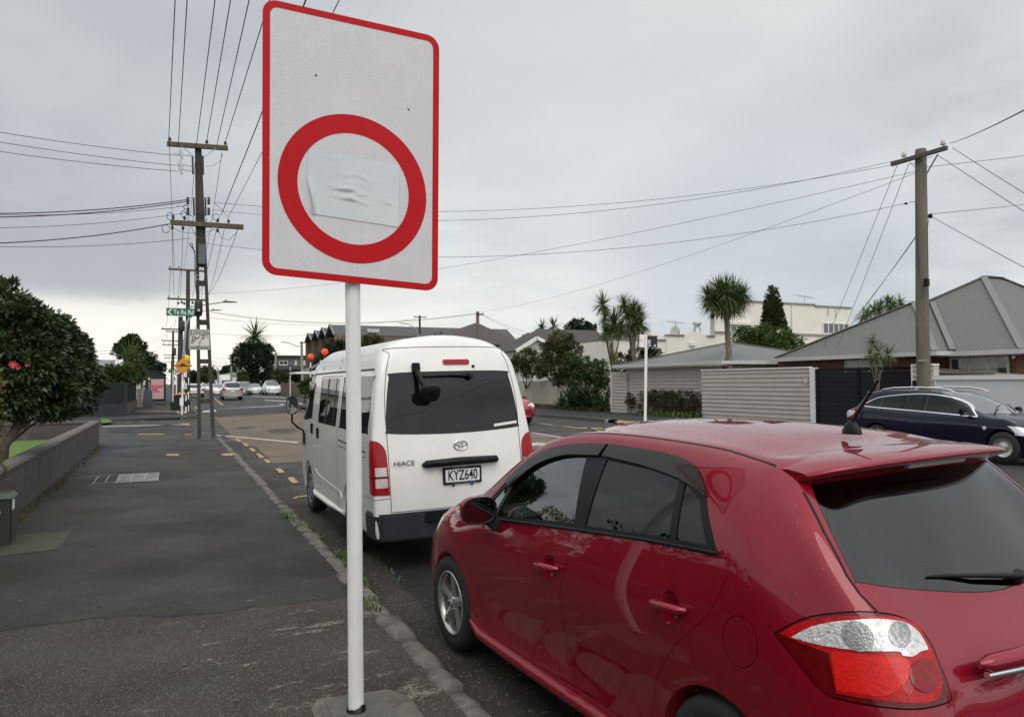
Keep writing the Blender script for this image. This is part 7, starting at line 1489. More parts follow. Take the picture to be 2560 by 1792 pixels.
# ---------------------------------------------------------------- across the road
def ribmat(name, c, pitch, depth, axis='slope', rough=.55, var=.06, sharp=1.0, metal=0.0):
 """ribs running down the slope of each roof face, or level boards (axis z)"""
 m = mk(name, c, rough, metal, var=var, vs=.9); n, l = sh(m); b = n['Principled BSDF']; t = n.new('ShaderNodeTexCoord')
 if axis == 'slope':
  g = n.new('ShaderNodeNewGeometry'); cr = n.new('ShaderNodeVectorMath'); cr.operation = 'CROSS_PRODUCT'; l.new(g.outputs['True Normal'], cr.inputs[0]); cr.inputs[1].default_value = (0, 0, 1); nr = n.new('ShaderNodeVectorMath'); nr.operation = 'NORMALIZE'; l.new(cr.outputs[0], nr.inputs[0]); d = n.new('ShaderNodeVectorMath'); d.operation = 'DOT_PRODUCT'; l.new(nr.outputs[0], d.inputs[0]); l.new(t.outputs['Object'], d.inputs[1]); s = d.outputs['Value']
 else:
  sp = n.new('ShaderNodeSeparateXYZ'); l.new(t.outputs['Object'], sp.inputs[0]); s = sp.outputs[2]
 k = n.new('ShaderNodeMath'); k.operation = 'MULTIPLY'; k.inputs[1].default_value = 2*math.pi/pitch; l.new(s, k.inputs[0]); sn = n.new('ShaderNodeMath'); sn.operation = 'SINE'; l.new(k.outputs[0], sn.inputs[0])
 bp = n.new('ShaderNodeBump'); bp.inputs['Strength'].default_value = 1; bp.inputs['Distance'].default_value = depth; l.new(sn.outputs[0], bp.inputs['Height']); l.new(bp.outputs[0], b.inputs['Normal'])
 return m
M['roof_grey'] = ribmat('grey_corrugated_roof', (.125, .122, .118), .15, .016)
M['roof_flash'] = mk('roof_flashing', (.150, .147, .142), .5, var=.08, vs=4)
M['roof_garage'] = ribmat('grey_garage_roof', (.135, .135, .133), .30, .012)
M['roof_dark'] = ribmat('dark_ribbed_roof', (.060, .060, .063), .42, .03)
M['tile_dark'] = blockmat('dark_roof_tiles', (.072, .062, .056), (.030, .026, .024), .33, .30); M['tile_brown'] = blockmat('brown_roof_tiles', (.105, .080, .066), (.05, .04, .034), .33, .30)
M['board_taupe'] = mk('taupe_weatherboard', (.40, .365, .325), .6, var=.07, vs=2.5); M['trim_white'] = mk('white_trim', (.70, .70, .69), .5, var=.04, vs=5); M['trim_grey'] = mk('pale_grey_trim', (.50, .50, .49), .5, var=.05, vs=4)
M['stucco'] = mk('cream_stucco', (.70, .665, .59), .85, c2=(.76, .73, .66), vs=1.3, bump=.6, bs=7, detail=8)
M['brick'] = blockmat('dark_red_brick', (.125, .038, .026), (.17, .13, .11), .235, .085)
M['win_glass'] = mk('house_window_glass', (.045, .05, .055), .06, spec=.8, coat=.4, var=.3, vs=1.5)
M['gate_black'] = mk('blue_black_gate', (.004, .006, .010), .5, spec=.2, var=.1, vs=5)
M['white_wall'] = mk('pale_grey_fence_panel', (.60, .60, .61), .65, var=.05, vs=1.2)
M['cream_wall'] = mk('stained_cream_wall', (.46, .43, .36), .85, c2=(.36, .33, .26), vs=2.2, stretch=(1, 1, .4), bump=.2, bs=20)
def boards(parent, name, p0, p1, z0, z1, pitch, mt, out, lap=.04):
 """weatherboards as real lapped planks from p0 to p1 (plan), facing out"""
 p0, p1, o = Vector((*p0, 0)), Vector((*p1, 0)), Vector((*out, 0)).normalized(); m = MB(); z = z0; first = True; vs = []
 while z < z1-.01:
  zt = min(z1, z+pitch)
  vs += [(p0+o*lap, z), (p0+o*.002, zt)]; z = zt
 n = len(vs); A = [(v.x, v.y, z_) for v, z_ in vs]; Bv = [(v.x+(p1-p0).x, v.y+(p1-p0).y, z_) for v, z_ in vs]
 m.add(A+Bv, [(i, n+i, n+i+1, i+1) for i in range(n-1)]); ob = m.build(name, mt, parent, recalc=False)
 return ob
def hip(parent, x0, x1, y0, y1, ze, zp, rx0, rx1, ry0, ry1, mt, name='roof', over=.0, fl=True, gut=None):
 """hip roof: eaves rectangle, ridge from (rx0,ry0) to (rx1,ry1)"""
 m = MB(); e = [(x0, y0, ze), (x1, y0, ze), (x1, y1, ze), (x0, y1, ze)]; a, b = (rx0, ry0, zp), (rx1, ry1, zp)
 if abs(rx1-rx0) >= abs(ry1-ry0): fs = [[e[3], e[0], a], [e[0], e[1], b, a], [e[1], e[2], b], [e[2], e[3], a, b]]
 else: fs = [[e[0], e[1], a], [e[1], e[2], b, a], [e[2], e[3], b], [e[3], e[0], a, b]]
 if (Vector(a)-Vector(b)).length < .01: fs = [[e[0], e[1], a], [e[1], e[2], a], [e[2], e[3], a], [e[3], e[0], a]]
 for f_ in fs: m.add(f_, [tuple(range(len(f_)))])
 m.add([(x, y, z-.02) for x, y, z in e], [(3, 2, 1, 0)])
 r = m.build(name, mt, parent)
 if fl:
  near = a if abs(rx1-rx0) >= abs(ry1-ry0) else a
  for q, w_ in ((e[0], a), (e[3], a if abs(rx1-rx0) >= abs(ry1-ry0) else b), (e[1], b if abs(rx1-rx0) >= abs(ry1-ry0) else a), (e[2], b), (a, b)):
   if (Vector(q)-Vector(w_)).length < .05: continue
   m = MB(); m.bar(Vector(q)+Vector((0, 0, .03)), Vector(w_)+Vector((0, 0, .03)), .24, .04); m.build('ridge_flashing', M['roof_flash'], r)
 if gut:
  m = MB(); s_ = .13
  m.bb(x0-s_, x0-.005, y0-s_, y1+s_, ze-.15, ze+.01); m.bb(x0-.005, x1+s_, y0-s_, y0-.005, ze-.15, ze+.01); m.build('gutter', gut, r)
 return r
def window(parent, p0, p1, z0, z1, out, panes=3, frame=None, fw=.06, deep=.02):
 """casement window lying on a wall between two plan points"""
 p0, p1, o = Vector((*p0, 0)), Vector((*p1, 0)), Vector((*out, 0)).normalized(); d = (p1-p0); L_ = d.length; d.normalize(); fr = frame or M['trim_white']
 def pt(u, z, k): v = p0+d*u+o*k; return (v.x, v.y, z)
 def bx(m, u0, u1, za, zb2, k0, k1): m.hexa([pt(u0, za, k0), pt(u1, za, k0), pt(u1, za, k1), pt(u0, za, k1), pt(u0, zb2, k0), pt(u1, zb2, k0), pt(u1, zb2, k1), pt(u0, zb2, k1)])
 m = MB(); bx(m, 0, L_, z0, z0+fw, .002, .05); bx(m, 0, L_, z1-fw, z1, .002, .05)
 for i in range(panes+1): u = (L_-fw)*i/panes; bx(m, u, u+fw, z0+fw, z1-fw, .002, .048)
 f_ = m.build('window', fr, parent)
 m = MB(); bx(m, fw*.5, L_-fw*.5, z0+fw*.5, z1-fw*.5, .004, .02); m.build('pane', M['win_glass'], f_)
 m = MB(); bx(m, -.06, L_+.06, z0-.06, z0-.002, .002, .09); m.build('sill', fr, f_)
 return f_
# --- garage with hipped roof
x0g, x1g, y0g, y1g = 23.0, 31.0, 26.7, 34.6
t = thing('weatherboard_garage', (27, 30.6, .1), 'taupe weatherboard garage with a low grey hipped roof behind the slatted fence', 'garage')
ze = AX(*P('5', 1800, 795), 23).z
m = MB(); m.bb(x0g+.02, x1g, y0g+.02, y1g, 0, ze-.2); m.build('wall_core', M['board_taupe'], t)
boards(t, 'street_wall', (x0g, y1g), (x0g, y0g), .1, ze-.12, .175, M['board_taupe'], (-1, 0)); boards(t, 'end_wall', (x0g, y0g), (x1g, y0g), .1, ze-.12, .175, M['board_taupe'], (0, -1))
hip(t, x0g-.45, x1g+.45, y0g-.45, y1g+.45, ze, AX(*P('5', 1850, 645), 27).z, 27, 27, 30.65, 30.65, M['roof_garage'], gut=M['trim_grey'])
m = MB(); m.bb(x0g-.44, x0g, y0g-.4, y1g+.4, ze-.22, ze-.15); m.build('soffit', M['trim_white'], t)
# --- slatted fence along the street, its post, the black gate, the pale wall
Xf = 22.4; f0, f1 = AX(*P('5', 1622, 900), Xf).y, AX(*P('6', 540, 930), Xf).y; zf = AX(*P('6', 300, 925), Xf).z
t = thing('slatted_fence', (Xf, (f0+f1)/2, .12), 'tall taupe horizontal board fence with white capping between hedge and black gate', 'fence')
boards(t, 'fence_boards', (Xf, f0), (Xf, f1), .14, zf, .182, M['board_taupe'], (-1, 0)); boards(t, 'fence_return', (23.0, f0), (Xf, f0), .14, zf, .182, M['board_taupe'], (0, 1))
m = MB(); m.bb(Xf+.006, Xf+.12, f1, f0, .1, zf-.02); m.build('fence_core', M['board_taupe'], t)
m = MB(); m.bb(Xf-.06, Xf+.14, f1, f0+.02, zf, zf+.055); m.build('capping', M['trim_white'], t)
q = AX(*P('6', 515, 1022), Xf); m = MB(); m.box((Xf-.045, q.y, q.z), (.06, .16, .20)); m.build('intercom', M['trim_grey'], t, bevel=.01)
g0 = AX(*P('6', 540, 920), Xf-.06); g1 = AX(*P('6', 580, 920), Xf-.06); m = MB(); m.bb(Xf-.09, Xf+.12, g1.y, g0.y-.003, .1, g0.z+.02); m.build('end_post', M['trim_white'], t)
h1_ = AX(*P('6', 1378, 905), Xf); t = thing('slat_gate', (Xf, (g1.y+h1_.y)/2, .12), 'blue-black horizontal slat driveway gate behind the navy wagon', 'gate'); zg = AX(*P('6', 900, 915), Xf).z
m = MB(); ym = (g1.y*.52+h1_.y*.48)
for ya_, yb_ in ((h1_.y, ym-.06), (ym+.06, g1.y-.01)):
 m = MB(); n_ = 11
 for i in range(n_): z = .2+(zg-.35)*i/n_; m.hexa([(Xf-.05, ya_, z), (Xf-.02, ya_, z+(zg-.35)/n_*.97), (Xf+.0, ya_, z+(zg-.35)/n_*.97), (Xf+.0, ya_, z), (Xf-.05, yb_, z), (Xf-.02, yb_, z+(zg-.35)/n_*.97), (Xf+.0, yb_, z+(zg-.35)/n_*.97), (Xf+.0, yb_, z)])
 m.build('gate_leaf', M['gate_black'], t)
m = MB(); m.bb(Xf-.06, Xf+.02, h1_.y, g1.y-.012, zg-.12, zg); m.build('top_rail', M['gate_black'], t); m = MB(); m.bb(Xf-.062, Xf+.02, ym-.06, ym+.06, .15, zg-.12); m.build('middle_stile', M['gate_black'], t); m = MB(); m.bb(Xf-.058, Xf+.02, g1.y-.14, g1.y-.012, .15, zg-.12); m.build('side_stile', M['gate_black'], t)
k0, k1 = AX(*P('6', 1380, 900), Xf), AX(*P('6', 1440, 900), Xf); t = thing('gate_pier', (Xf, k0.y, .12), 'short taupe board pier with white edge beside the timber pole', 'pier'); m = MB(); m.bb(Xf-.03, Xf+.25, k1.y-.5, k0.y-.06, .1, k0.z-.02); boards(t, 'pier_boards', (Xf-.035, k0.y-.06), (Xf-.035, k1.y-.5), .12, k0.z-.03, .182, M['board_taupe'], (-1, 0)); m.build('pier_core', M['board_taupe'], t); m = MB(); m.bb(Xf-.075, Xf+.25, k0.y-.058, k0.y, .1, k0.z); m.build('edge_trim', M['trim_white'], t); m = MB(); m.bb(Xf-.08, Xf+.27, k1.y-.5, k0.y, k0.z-.0, k0.z+.05); m.build('capping', M['trim_white'], t)
q = AX(*P('6', 1415, 1045), Xf-.05); m = MB(); m.bb(Xf-.10, Xf-.056, q.y-.12, q.y+.12, q.z-.28, q.z+.10); m.build('letter_slot', M['black'], t)
w0 = AX(*P('6', 1545, 985), Xf); t = thing('pale_wall', (Xf, w0.y-6, .12), 'smooth pale grey wall with white capping behind the navy wagon', 'wall'); m = MB(); m.bb(Xf, Xf+.18, -4, w0.y, .05, w0.z-.12); m.build('wall_panel', M['white_wall'], t); m = MB(); m.bb(Xf-.05, Xf+.22, -4, w0.y+.04, w0.z-.12, w0.z+.02); m.build('capping', M['trim_white'], t)
for y in (w0.y-.01,): m = MB(); m.bb(Xf-.03, Xf-.003, y-.14, y, .05, w0.z-.125); m.build('end_trim', M['trim_white'], t)
# rusty lean-to edge behind the wall
a, b = AX(*P('6', 1530, 940), 24.0), AX(*P('6', 2060, 965), 24.0); t = thing('old_shed_roof', tuple(a.xy)+(.1,), 'mossy old corrugated shed edge peeping over the pale wall', 'shed'); m = MB(); m.hexa([(24.0, a.y, .1), (24.0, b.y, .1), (25.2, b.y, .1), (25.2, a.y, .1), (24.0, a.y, a.z-.05), (24.0, b.y, b.z-.03), (25.2, b.y, b.z+.0), (25.2, a.y, a.z+.0)]); m.build('shed_wall', ribmat('rusty_shed_iron', (.20, .17, .15), .14, .02, 'slope'), t); m = MB(); m.bar(a+Vector((-.03, 0, .03)), b+Vector((-.03, 0, .02)), .14, .10); m.build('mossy_edge', mk('lichen_edge', (.11, .085, .07), .95, c2=(.26, .22, .18), vs=12), t)
# --- brick house with the big grey roof
t = thing('brick_house', (30, 19, .1), 'red brick bungalow under a large grey corrugated hipped roof at the right edge', 'house')
ze = AX(*P('6', 2000, 775), 26).z; C0 = (26.0, 15.35); pk = AX(*P('6', 1965, 172), 31)
m = MB(); m.bb(26.5, 36, C0[1]+.5, 24.6, 0, ze-.10); m.bb(25.6, 30, 18.5, 26.0, 0, ze-.12); m.build('brick_wall', M['brick'], t)
hip(t, 26.0, 36.5, C0[1], 25.2, ze, pk.z, 31.0, 32.2, pk.y, pk.y, M['roof_grey'], gut=M['trim_grey'])
wv = AX(*P('6', 1570, 765), 25.2); ap = AX(*P('6', 1392, 380), 28.4)
hip(t, 25.2, 31.0, wv.y, wv.y+7.9, ze+.02, ap.z, 28.4, 31.5, ap.y, ap.y, M['roof_grey'], name='wing_roof', gut=M['trim_grey'])
m = MB(); m.bb(26.0, 26.5, C0[1]+.1, 24.5, ze-.17, ze-.151); m.build('soffit', M['trim_white'], t)
va, vb = AX(*P('6', 1712, 772), 26), AX(*P('6', 1545, 388), 29.3)
m = MB(); m.bar(va+Vector((0, 0, .03)), vb+Vector((0, 0, .05)), .20, .03); m.build('valley_flashing', M['roof_flash'], t)
def facewin(Xw, k, x0_, x1_, ytop, ybot, panes, par, frame=None, fw=.06):
 a, b = AX(*P(k, x0_, ytop), Xw), AX(*P(k, x1_, ytop), Xw); z1_, z0_ = AX(*P(k, (x0_+x1_)/2, ytop), Xw).z, AX(*P(k, (x0_+x1_)/2, ybot), Xw).z
 return window(par, (Xw, a.y), (Xw, b.y), z0_, z1_, (-1, 0), panes, frame, fw)
fw_ = facewin(26.5, '6', 1690, 2175, 825, 990, 3, t, M['trim_grey'], .07)
for i in range(9):
 a, b = AX(*P('6', 1795, 845), 26.5), AX(*P('6', 2080, 845), 26.5); z = a.z-.06-i*.075; m = MB(); m.bb(26.5-.028, 26.5-.022, b.y, a.y, z-.022, z+.022); m.build('blind_slat', M['trim_grey'], fw_)
facewin(25.6, '6', 830, 1140, 850, 960, 3, t, M['trim_grey'])
a, b = AX(*P('6', 1560, 830), 26.5), AX(*P('6', 1645, 830), 26.5); m = MB(); m.bb(26.46, 26.499, b.y, a.y, .2, a.z-.1); m.build('front_door', mk('door_grey_green', (.13, .15, .15), .5, var=.05, vs=5), t)
q = AX(*P('6', 2190, 810), 26.4); m = MB(); m.box(q, (.12, .30, .08)); sl_ = m.build('security_light', M['black'], t, bevel=.02)
for dy in (-.12, .12): m = MB(); m.lathe([(.03, -.06), (.07, .04), (.0, .045)], q+Vector((-.08, dy, -.08)), 'Z', 12); m.build('light_head', M['trim_white'], sl_)
q = AX(*P('6', 350, 873), 22.9); 
# --- cream stucco building
t = thing('stucco_building', (45, 48, .1), 'cream two-storey flat-roofed stucco building with parapet behind the cypress', 'building')
sp_ = lambda a, b, Y=45, k='6': AY(*P(k, a, b), Y)
xa, xb, xm = AY(*P('5', 1725, 400), 45).x, sp_(876, 430).x, sp_(572, 400).x; zt1, zt2 = sp_(430, 397).z, sp_(720, 422).z
m = MB(); pl5 = [(xa, 45), (xm, 45), (xm, 58), (xa+11.8, 58)]; m.prism(pl5, lambda a, b: (a, b, 0), lambda a, b: (a, b, zt1)); m.bb(xm+.001, xb, 45.02, 56, 0, zt2); m.build('wall', M['stucco'], t)
m = MB(); m.prism([(xa-.1, 44.9), (xm+.1, 44.9), (xm+.1, 58.1), (xa+11.7, 58.1)], lambda a, b: (a, b, zt1), lambda a, b: (a, b, zt1+.12)); m.bb(xm+.1, xb+.1, 44.92, 56.1, zt2, zt2+.12); m.build('parapet_cap', mk('cap_flashing', (.24, .23, .22), .6, var=.1, vs=4), t)
zb_ = sp_(500, 643).z; m = MB(); m.bb(xa-.05, xb+.05, 44.86, 44.998, zb_-.05, zb_+.08); m.build('string_course', mk('course_grey', (.34, .32, .30), .7, var=.1, vs=4), t)
def ewin(x0_, x1_, y0_, y1_, panes, k='6', Y=45, par=t): a, b = AY(*P(k, x0_, y1_), Y), AY(*P(k, x1_, y0_), Y); return window(par, (a.x, Y), (b.x, Y), a.z, b.z, (0, -1), panes, None, .09)
ewin(645, 860, 552, 640, 5); ewin(1855, 2000, 505, 568, 3, '5')
m = MB(); a = AY(*P('5', 1860, 500), 44.98); m.bb(a.x-.2, AY(*P('5', 2010, 500), 45).x+.2, 44.7, 44.99, a.z+.02, a.z+.22); m.build('window_hood', M['stucco'], t)
for x, y0_, y1_ in ((388, 400, 580), (690, 420, 490), (752, 430, 500)):
 a, b = sp_(x, y0_, 44.995), sp_(x, y1_, 44.995); m = MB(); m.hexa([(a.x-.12, 44.99, b.z), (a.x+.05, 44.99, b.z), (a.x+.05, 44.997, b.z), (a.x-.12, 44.997, b.z), (a.x-.05, 44.99, a.z-.02), (a.x+.04, 44.99, a.z-.02), (a.x+.04, 44.997, a.z-.02), (a.x-.05, 44.997, a.z-.02)]); m.build('rain_stain', mk('rain_streak', (.30, .28, .24), .9, c2=(.58, .55, .49), vs=5, detail=8), t)
t = thing('parapet_house', (36, 46, .1), 'low cream stucco house with stepped parapet left of the two-storey building', 'house'); a = AY(*P('5', 930, 700), 44); b = AY(*P('5', 1725, 700), 44); zp = AY(*P('5', 1500, 592), 44).z; zq = AY(*P('5', 1150, 625), 44).z; ms_ = AY(*P('5', 1325, 600), 44).x
m = MB(); m.bb(a.x, ms_, 44, 52, 0, zq); m.bb(ms_+.001, b.x-.01, 43.9, 52, 0, zp); s0, s1 = AY(*P('5', 1475, 575), 43.9), AY(*P('5', 1660, 575), 43.9); m.bb(s0.x, s1.x, 43.9, 45, zp-.001, s0.z); s2, s3 = AY(*P('5', 1525, 568), 43.9), AY(*P('5', 1620, 568), 43.9); m.bb(s2.x, s3.x, 43.9, 45, s0.z-.001, s2.z+.12); m.build('wall', M['stucco'], t)
cd_ = mk('cap_dark', (.20, .19, .18), .6, var=.1, vs=4)
for q4 in ((ms_-.05, s0.x, 43.8, 44.1, zp), (s1.x, b.x, 43.8, 44.1, zp), (a.x-.1, ms_-.05, 43.9, 44.2, zq)): m = MB(); m.bb(*q4, q4[4]+.10); m.build('parapet_cap', cd_, t)
q = AY(*P('5', 1583, 530), 45.5); m = MB(); m.lathe([(.28, -.9), (.28, .1), (.20, .12), (.20, .25), (.33, .28), (.33, .48), (.22, .50), (0, .52)], q, 'Z', 14); m.build('flue', M['steel'], t)
q = AY(*P('5', 1540, 657), 43.88); m = MB(); m.box(q, (.5, .3, .35)); m.build('wall_vent', M['trim_white'], t, bevel=.05)
# aerials and dish on the roofs
def aerial(p, h, w_, label, n=6, ang=.3):
 t = thing('tv_aerial', p, label, 'aerial', 'aerials on the roofs'); p = Vector(p); m = MB(); m.tube([p, p+Vector((0, 0, h))], .025, 6); m.build('mast', M['steel'], t); m = MB(); d = Vector((math.cos(ang), math.sin(ang), 0)); m.bar(p+Vector((0, 0, h*.9))-d*w_, p+Vector((0, 0, h*.9))+d*w_, .03, .03)
 e = Vector((-d.y, d.x, .5)).normalized()
 for i in range(n): c = p+Vector((0, 0, h*.9))+d*(w_*(2*i/(n-1)-1)); m.bar(c-e*.35, c+e*.35, .02, .02)
 m.build('elements', M['steel'], t)
q = sp_(497, 400, 47); aerial(tuple(q), sp_(497, 325, 47).z-q.z, 1.4, 'spiky television aerial on top of the cream two-storey building')
q = AY(*P('5', 1407, 530), 50); aerial(tuple(q), AY(*P('5', 1407, 472), 50).z-q.z, 1.2, 'television aerial above the brown tiled roof')
q = AY(*P('5', 1402, 552), 50); t = thing('satellite_dish', tuple(q-Vector((0, 0, .5))), 'pale satellite dish on the end of the brown tiled roof', 'satellite dish'); m = MB(); m.lathe([(0, .10), (.25, .07), (.5, 0), (.5, .02), (.25, .09), (0, .12)], q, 'Y', 20); m.build('dish', M['trim_grey'], t); m = MB(); m.tube([q+Vector((0, .1, 0)), q+Vector((.1, .2, -.6))], .03, 6); m.build('bracket', M['steel'], t)
# --- roofs further left
t = thing('brown_tiled_house', (37, 52, .1), 'house with brown tiled roof showing above the cream parapet', 'house'); a, b = AY(*P('5', 1130, 608), 50), AY(*P('5', 1430, 600), 50); z1_ = AY(*P('5', 1300, 546), 52).z; m = MB(); m.bb(a.x+.3, b.x-.3, 50.3, 58, 0, a.z-.1); m.build('wall', M['stucco'], t); hip(t, a.x, b.x, 50, 58.5, a.z, z1_, a.x+1.0, b.x-2.0, 54, 54, M['tile_brown'], fl=False)
t = thing('gabled_house', (26, 48, .1), 'house with grey tiled gable roof and white bargeboard behind the bushes', 'house')
gf, gb, ef, rg, bk = 52.0, 56.0, 54.0, 58.0, 62.0
pk_, el, er = AY(*P('5', 268, 604), gf), AY(*P('5', 130, 708), gf), AY(*P('5', 320, 640), gf)
rr0, rr1 = AY(*P('5', 290, 565), rg), AY(*P('5', 760, 545), rg); ev0, ev1 = AY(*P('5', 560, 735), ef), AY(*P('5', 905, 735), ef); xl_, xr_ = el.x+.2, ev1.x+.3
m = MB(); m.bb(xl_+.5, ev1.x, ef+.7, bk-.5, 0, ev0.z-.05); m.build('wall', mk('grey_wall', (.30, .295, .28), .8, var=.08, vs=2), t)
m = MB(); A_, B_, C_, D_, E_, F_ = (xl_, ef, ev0.z), (xr_, ef, ev0.z), (xr_, bk, ev0.z), (xl_, bk, ev0.z), (rr0.x, rg, rr1.z), (rr1.x, rg, rr1.z); m.add([A_, B_, F_, E_], [(0, 1, 2, 3)]); m.add([A_, E_, D_], [(0, 1, 2)]); m.add([B_, C_, F_], [(0, 1, 2)]); m.add([D_, E_, F_, C_], [(0, 1, 2, 3)]); m.build('roof', M['tile_dark'], t)
m = MB(); m.bb(xl_, xr_, ef-.12, ef, ev0.z-.14, ev0.z+.02); m.build('gutter', M['trim_grey'], t)
for i in range(8): x = AY(*P('5', 650+i*30, 745), ef+.1).x; m = MB(); m.bb(x-.05, x+.05, ef+.02, ef+.65, ev0.z-.16, ev0.z-.03); m.build('rafter_end', M['trim_white'], t)
gz = pk_.z; g2 = er.x+1.9; m = MB(); m.add([(el.x-.3, gf, el.z), (pk_.x, gf, gz), (g2, gf, el.z), (el.x-.3, gb, el.z), (pk_.x, gb, gz), (g2, gb, el.z)], [(0, 1, 4, 3), (1, 2, 5, 4)]); gr_ = m.build('gable_roof', M['tile_dark'], t)
m = MB(); m.bar((el.x-.35, gf-.07, el.z-.06), (pk_.x, gf-.07, gz-.02), .08, .28); m.bar((pk_.x, gf-.07, gz-.02), (g2+.05, gf-.07, el.z-.06), .08, .28); m.build('bargeboard', M['trim_white'], gr_)
m = MB(); m.prism([(el.x+.1, 0), (g2-.5, 0), (g2-.5, el.z), (pk_.x, gz-.15), (el.x+.1, el.z)], lambda a, b: (a, gf+.3, b), lambda a, b: (a, gb-.1, b)); m.build('gable_wall', M['trim_grey'], t)
# dark hip-roofed house behind the van
t = thing('dark_tiled_house', (29, 66, .1), 'tall dark tiled hip-roofed house seen over the van roof', 'house'); q = lambda a, b, Y=62: AY(*P('4', a, b), Y)
pk_, e0, e1 = q(1305, 62, 66), q(1165, 160), q(1595, 215); m = MB(); m.bb(e0.x, e1.x-.6, 62.6, 74, 0, e1.z-.1); m.build('wall', mk('charcoal_wall', (.045, .045, .05), .8, var=.1, vs=2), t); hip(t, q(1010, 215).x, e1.x, 62, 75, e1.z, pk_.z, pk_.x, pk_.x+.2, 67.5, 67.5, M['tile_dark'], fl=False)
a, b = q(1090, 108, 70), q(1540, 118, 70); m = MB(); m.hexa([(a.x, 70, a.z-1.8), (b.x+.8, 70, a.z-1.9), (b.x+.8, 76, a.z-1.9), (a.x, 76, a.z-1.8), (a.x+.3, 72.8, a.z), (b.x, 72.8, b.z), (b.x, 73, b.z), (a.x+.3, 73, a.z)]); m.build('rear_roof', M['roof_dark'], t)
# hips left of it (dark low roof)
m = MB(); a, b = q(1010, 125, 78), q(1090, 125, 78); m.hexa([(a.x, 78, a.z-2), (b.x+1, 78, a.z-2), (b.x+1, 82, a.z-2), (a.x, 82, a.z-2), (a.x+.5, 79.5, a.z), (b.x, 79.5, a.z), (b.x, 80, a.z), (a.x+.5, 80, a.z)]); m.build('side_roof', M['roof_dark'], t)
# pole at its corner and the far pole by the terrace
for (k, a, b, a2, b2), Y, lab in (((('4', 1280, -2, 1282, 160)), 60, 'grey power pole rising behind the van roof in front of the dark tiled house'), (('4', 905, 22, 905, 150), 98, 'small power pole with one crossarm behind the terrace roof')):
 p = AY(*P(k, a, b), Y); t = thing('power_pole', (p.x, Y, .1), lab, 'power pole'); m = MB(); m.tube([(p.x, Y, .1), (p.x, Y, p.z)], [.19, .14], 12); m.build('pole_shaft', M['pole_wood'] if Y == 60 else M['pole_conc'], t)
 ca = crossarm(t, (p.x-.15 if Y == 60 else p.x-.9, Y-.15, p.z-.25), (p.x+.5 if Y == 60 else p.x+.9, Y-.15, p.z-.25), .10, (.1, .9) if Y == 60 else (.04, .5, .96))
wire(AY(*P('4', 1280, 2), 60), onpole('h', 222, 225), .6, .0065, 'thin cable rising from the grey pole behind the van to the timber pole', n=20, group='cables spanning the road')
for yy in (640, 650): wire(AY(*P('4', 1290, 6), 60), AY(*P('D', 1180, 745+(yy-640)), 58), .1, .010, 'service cable dropping from the grey pole to the tiled roof', n=8, group='service cables to the tiled house')
for a, b in ((870, 640), (870, 652)): wire(AY(*P('d', 830, 1060+(b-640)), Y3), AY(*P('4', 1278, 8+(b-640)*.3), 60), 1.0, .013, 'low cable crossing from the far lamp pole to the grey pole', n=16, group='low cables crossing the far street')
# street lamp arm over the terrace
q0, q1 = AY(*P('4', 895, 150), 90), AY(*P('4', 880, 110), 90); t = thing('street_lamp', (q0.x, 90, .1), 'curved street lamp with its head to the left, above the terrace roof', 'street lamp'); m = MB(); m.tube([(q0.x, 90, .1), q0, q1, AY(*P('4', 850, 85), 90), AY(*P('4', 820, 76), 90)], [.09, .06, .05, .045, .04], 8); m.build('lamp_pole', M['steel'], t); m = MB(); a, b = AY(*P('4', 822, 76), 90), AY(*P('4', 762, 68), 90); m.bar(a, b, .22, .12, a2=.12, b2=.05); m.build('lamp_head', M['steel'], t)
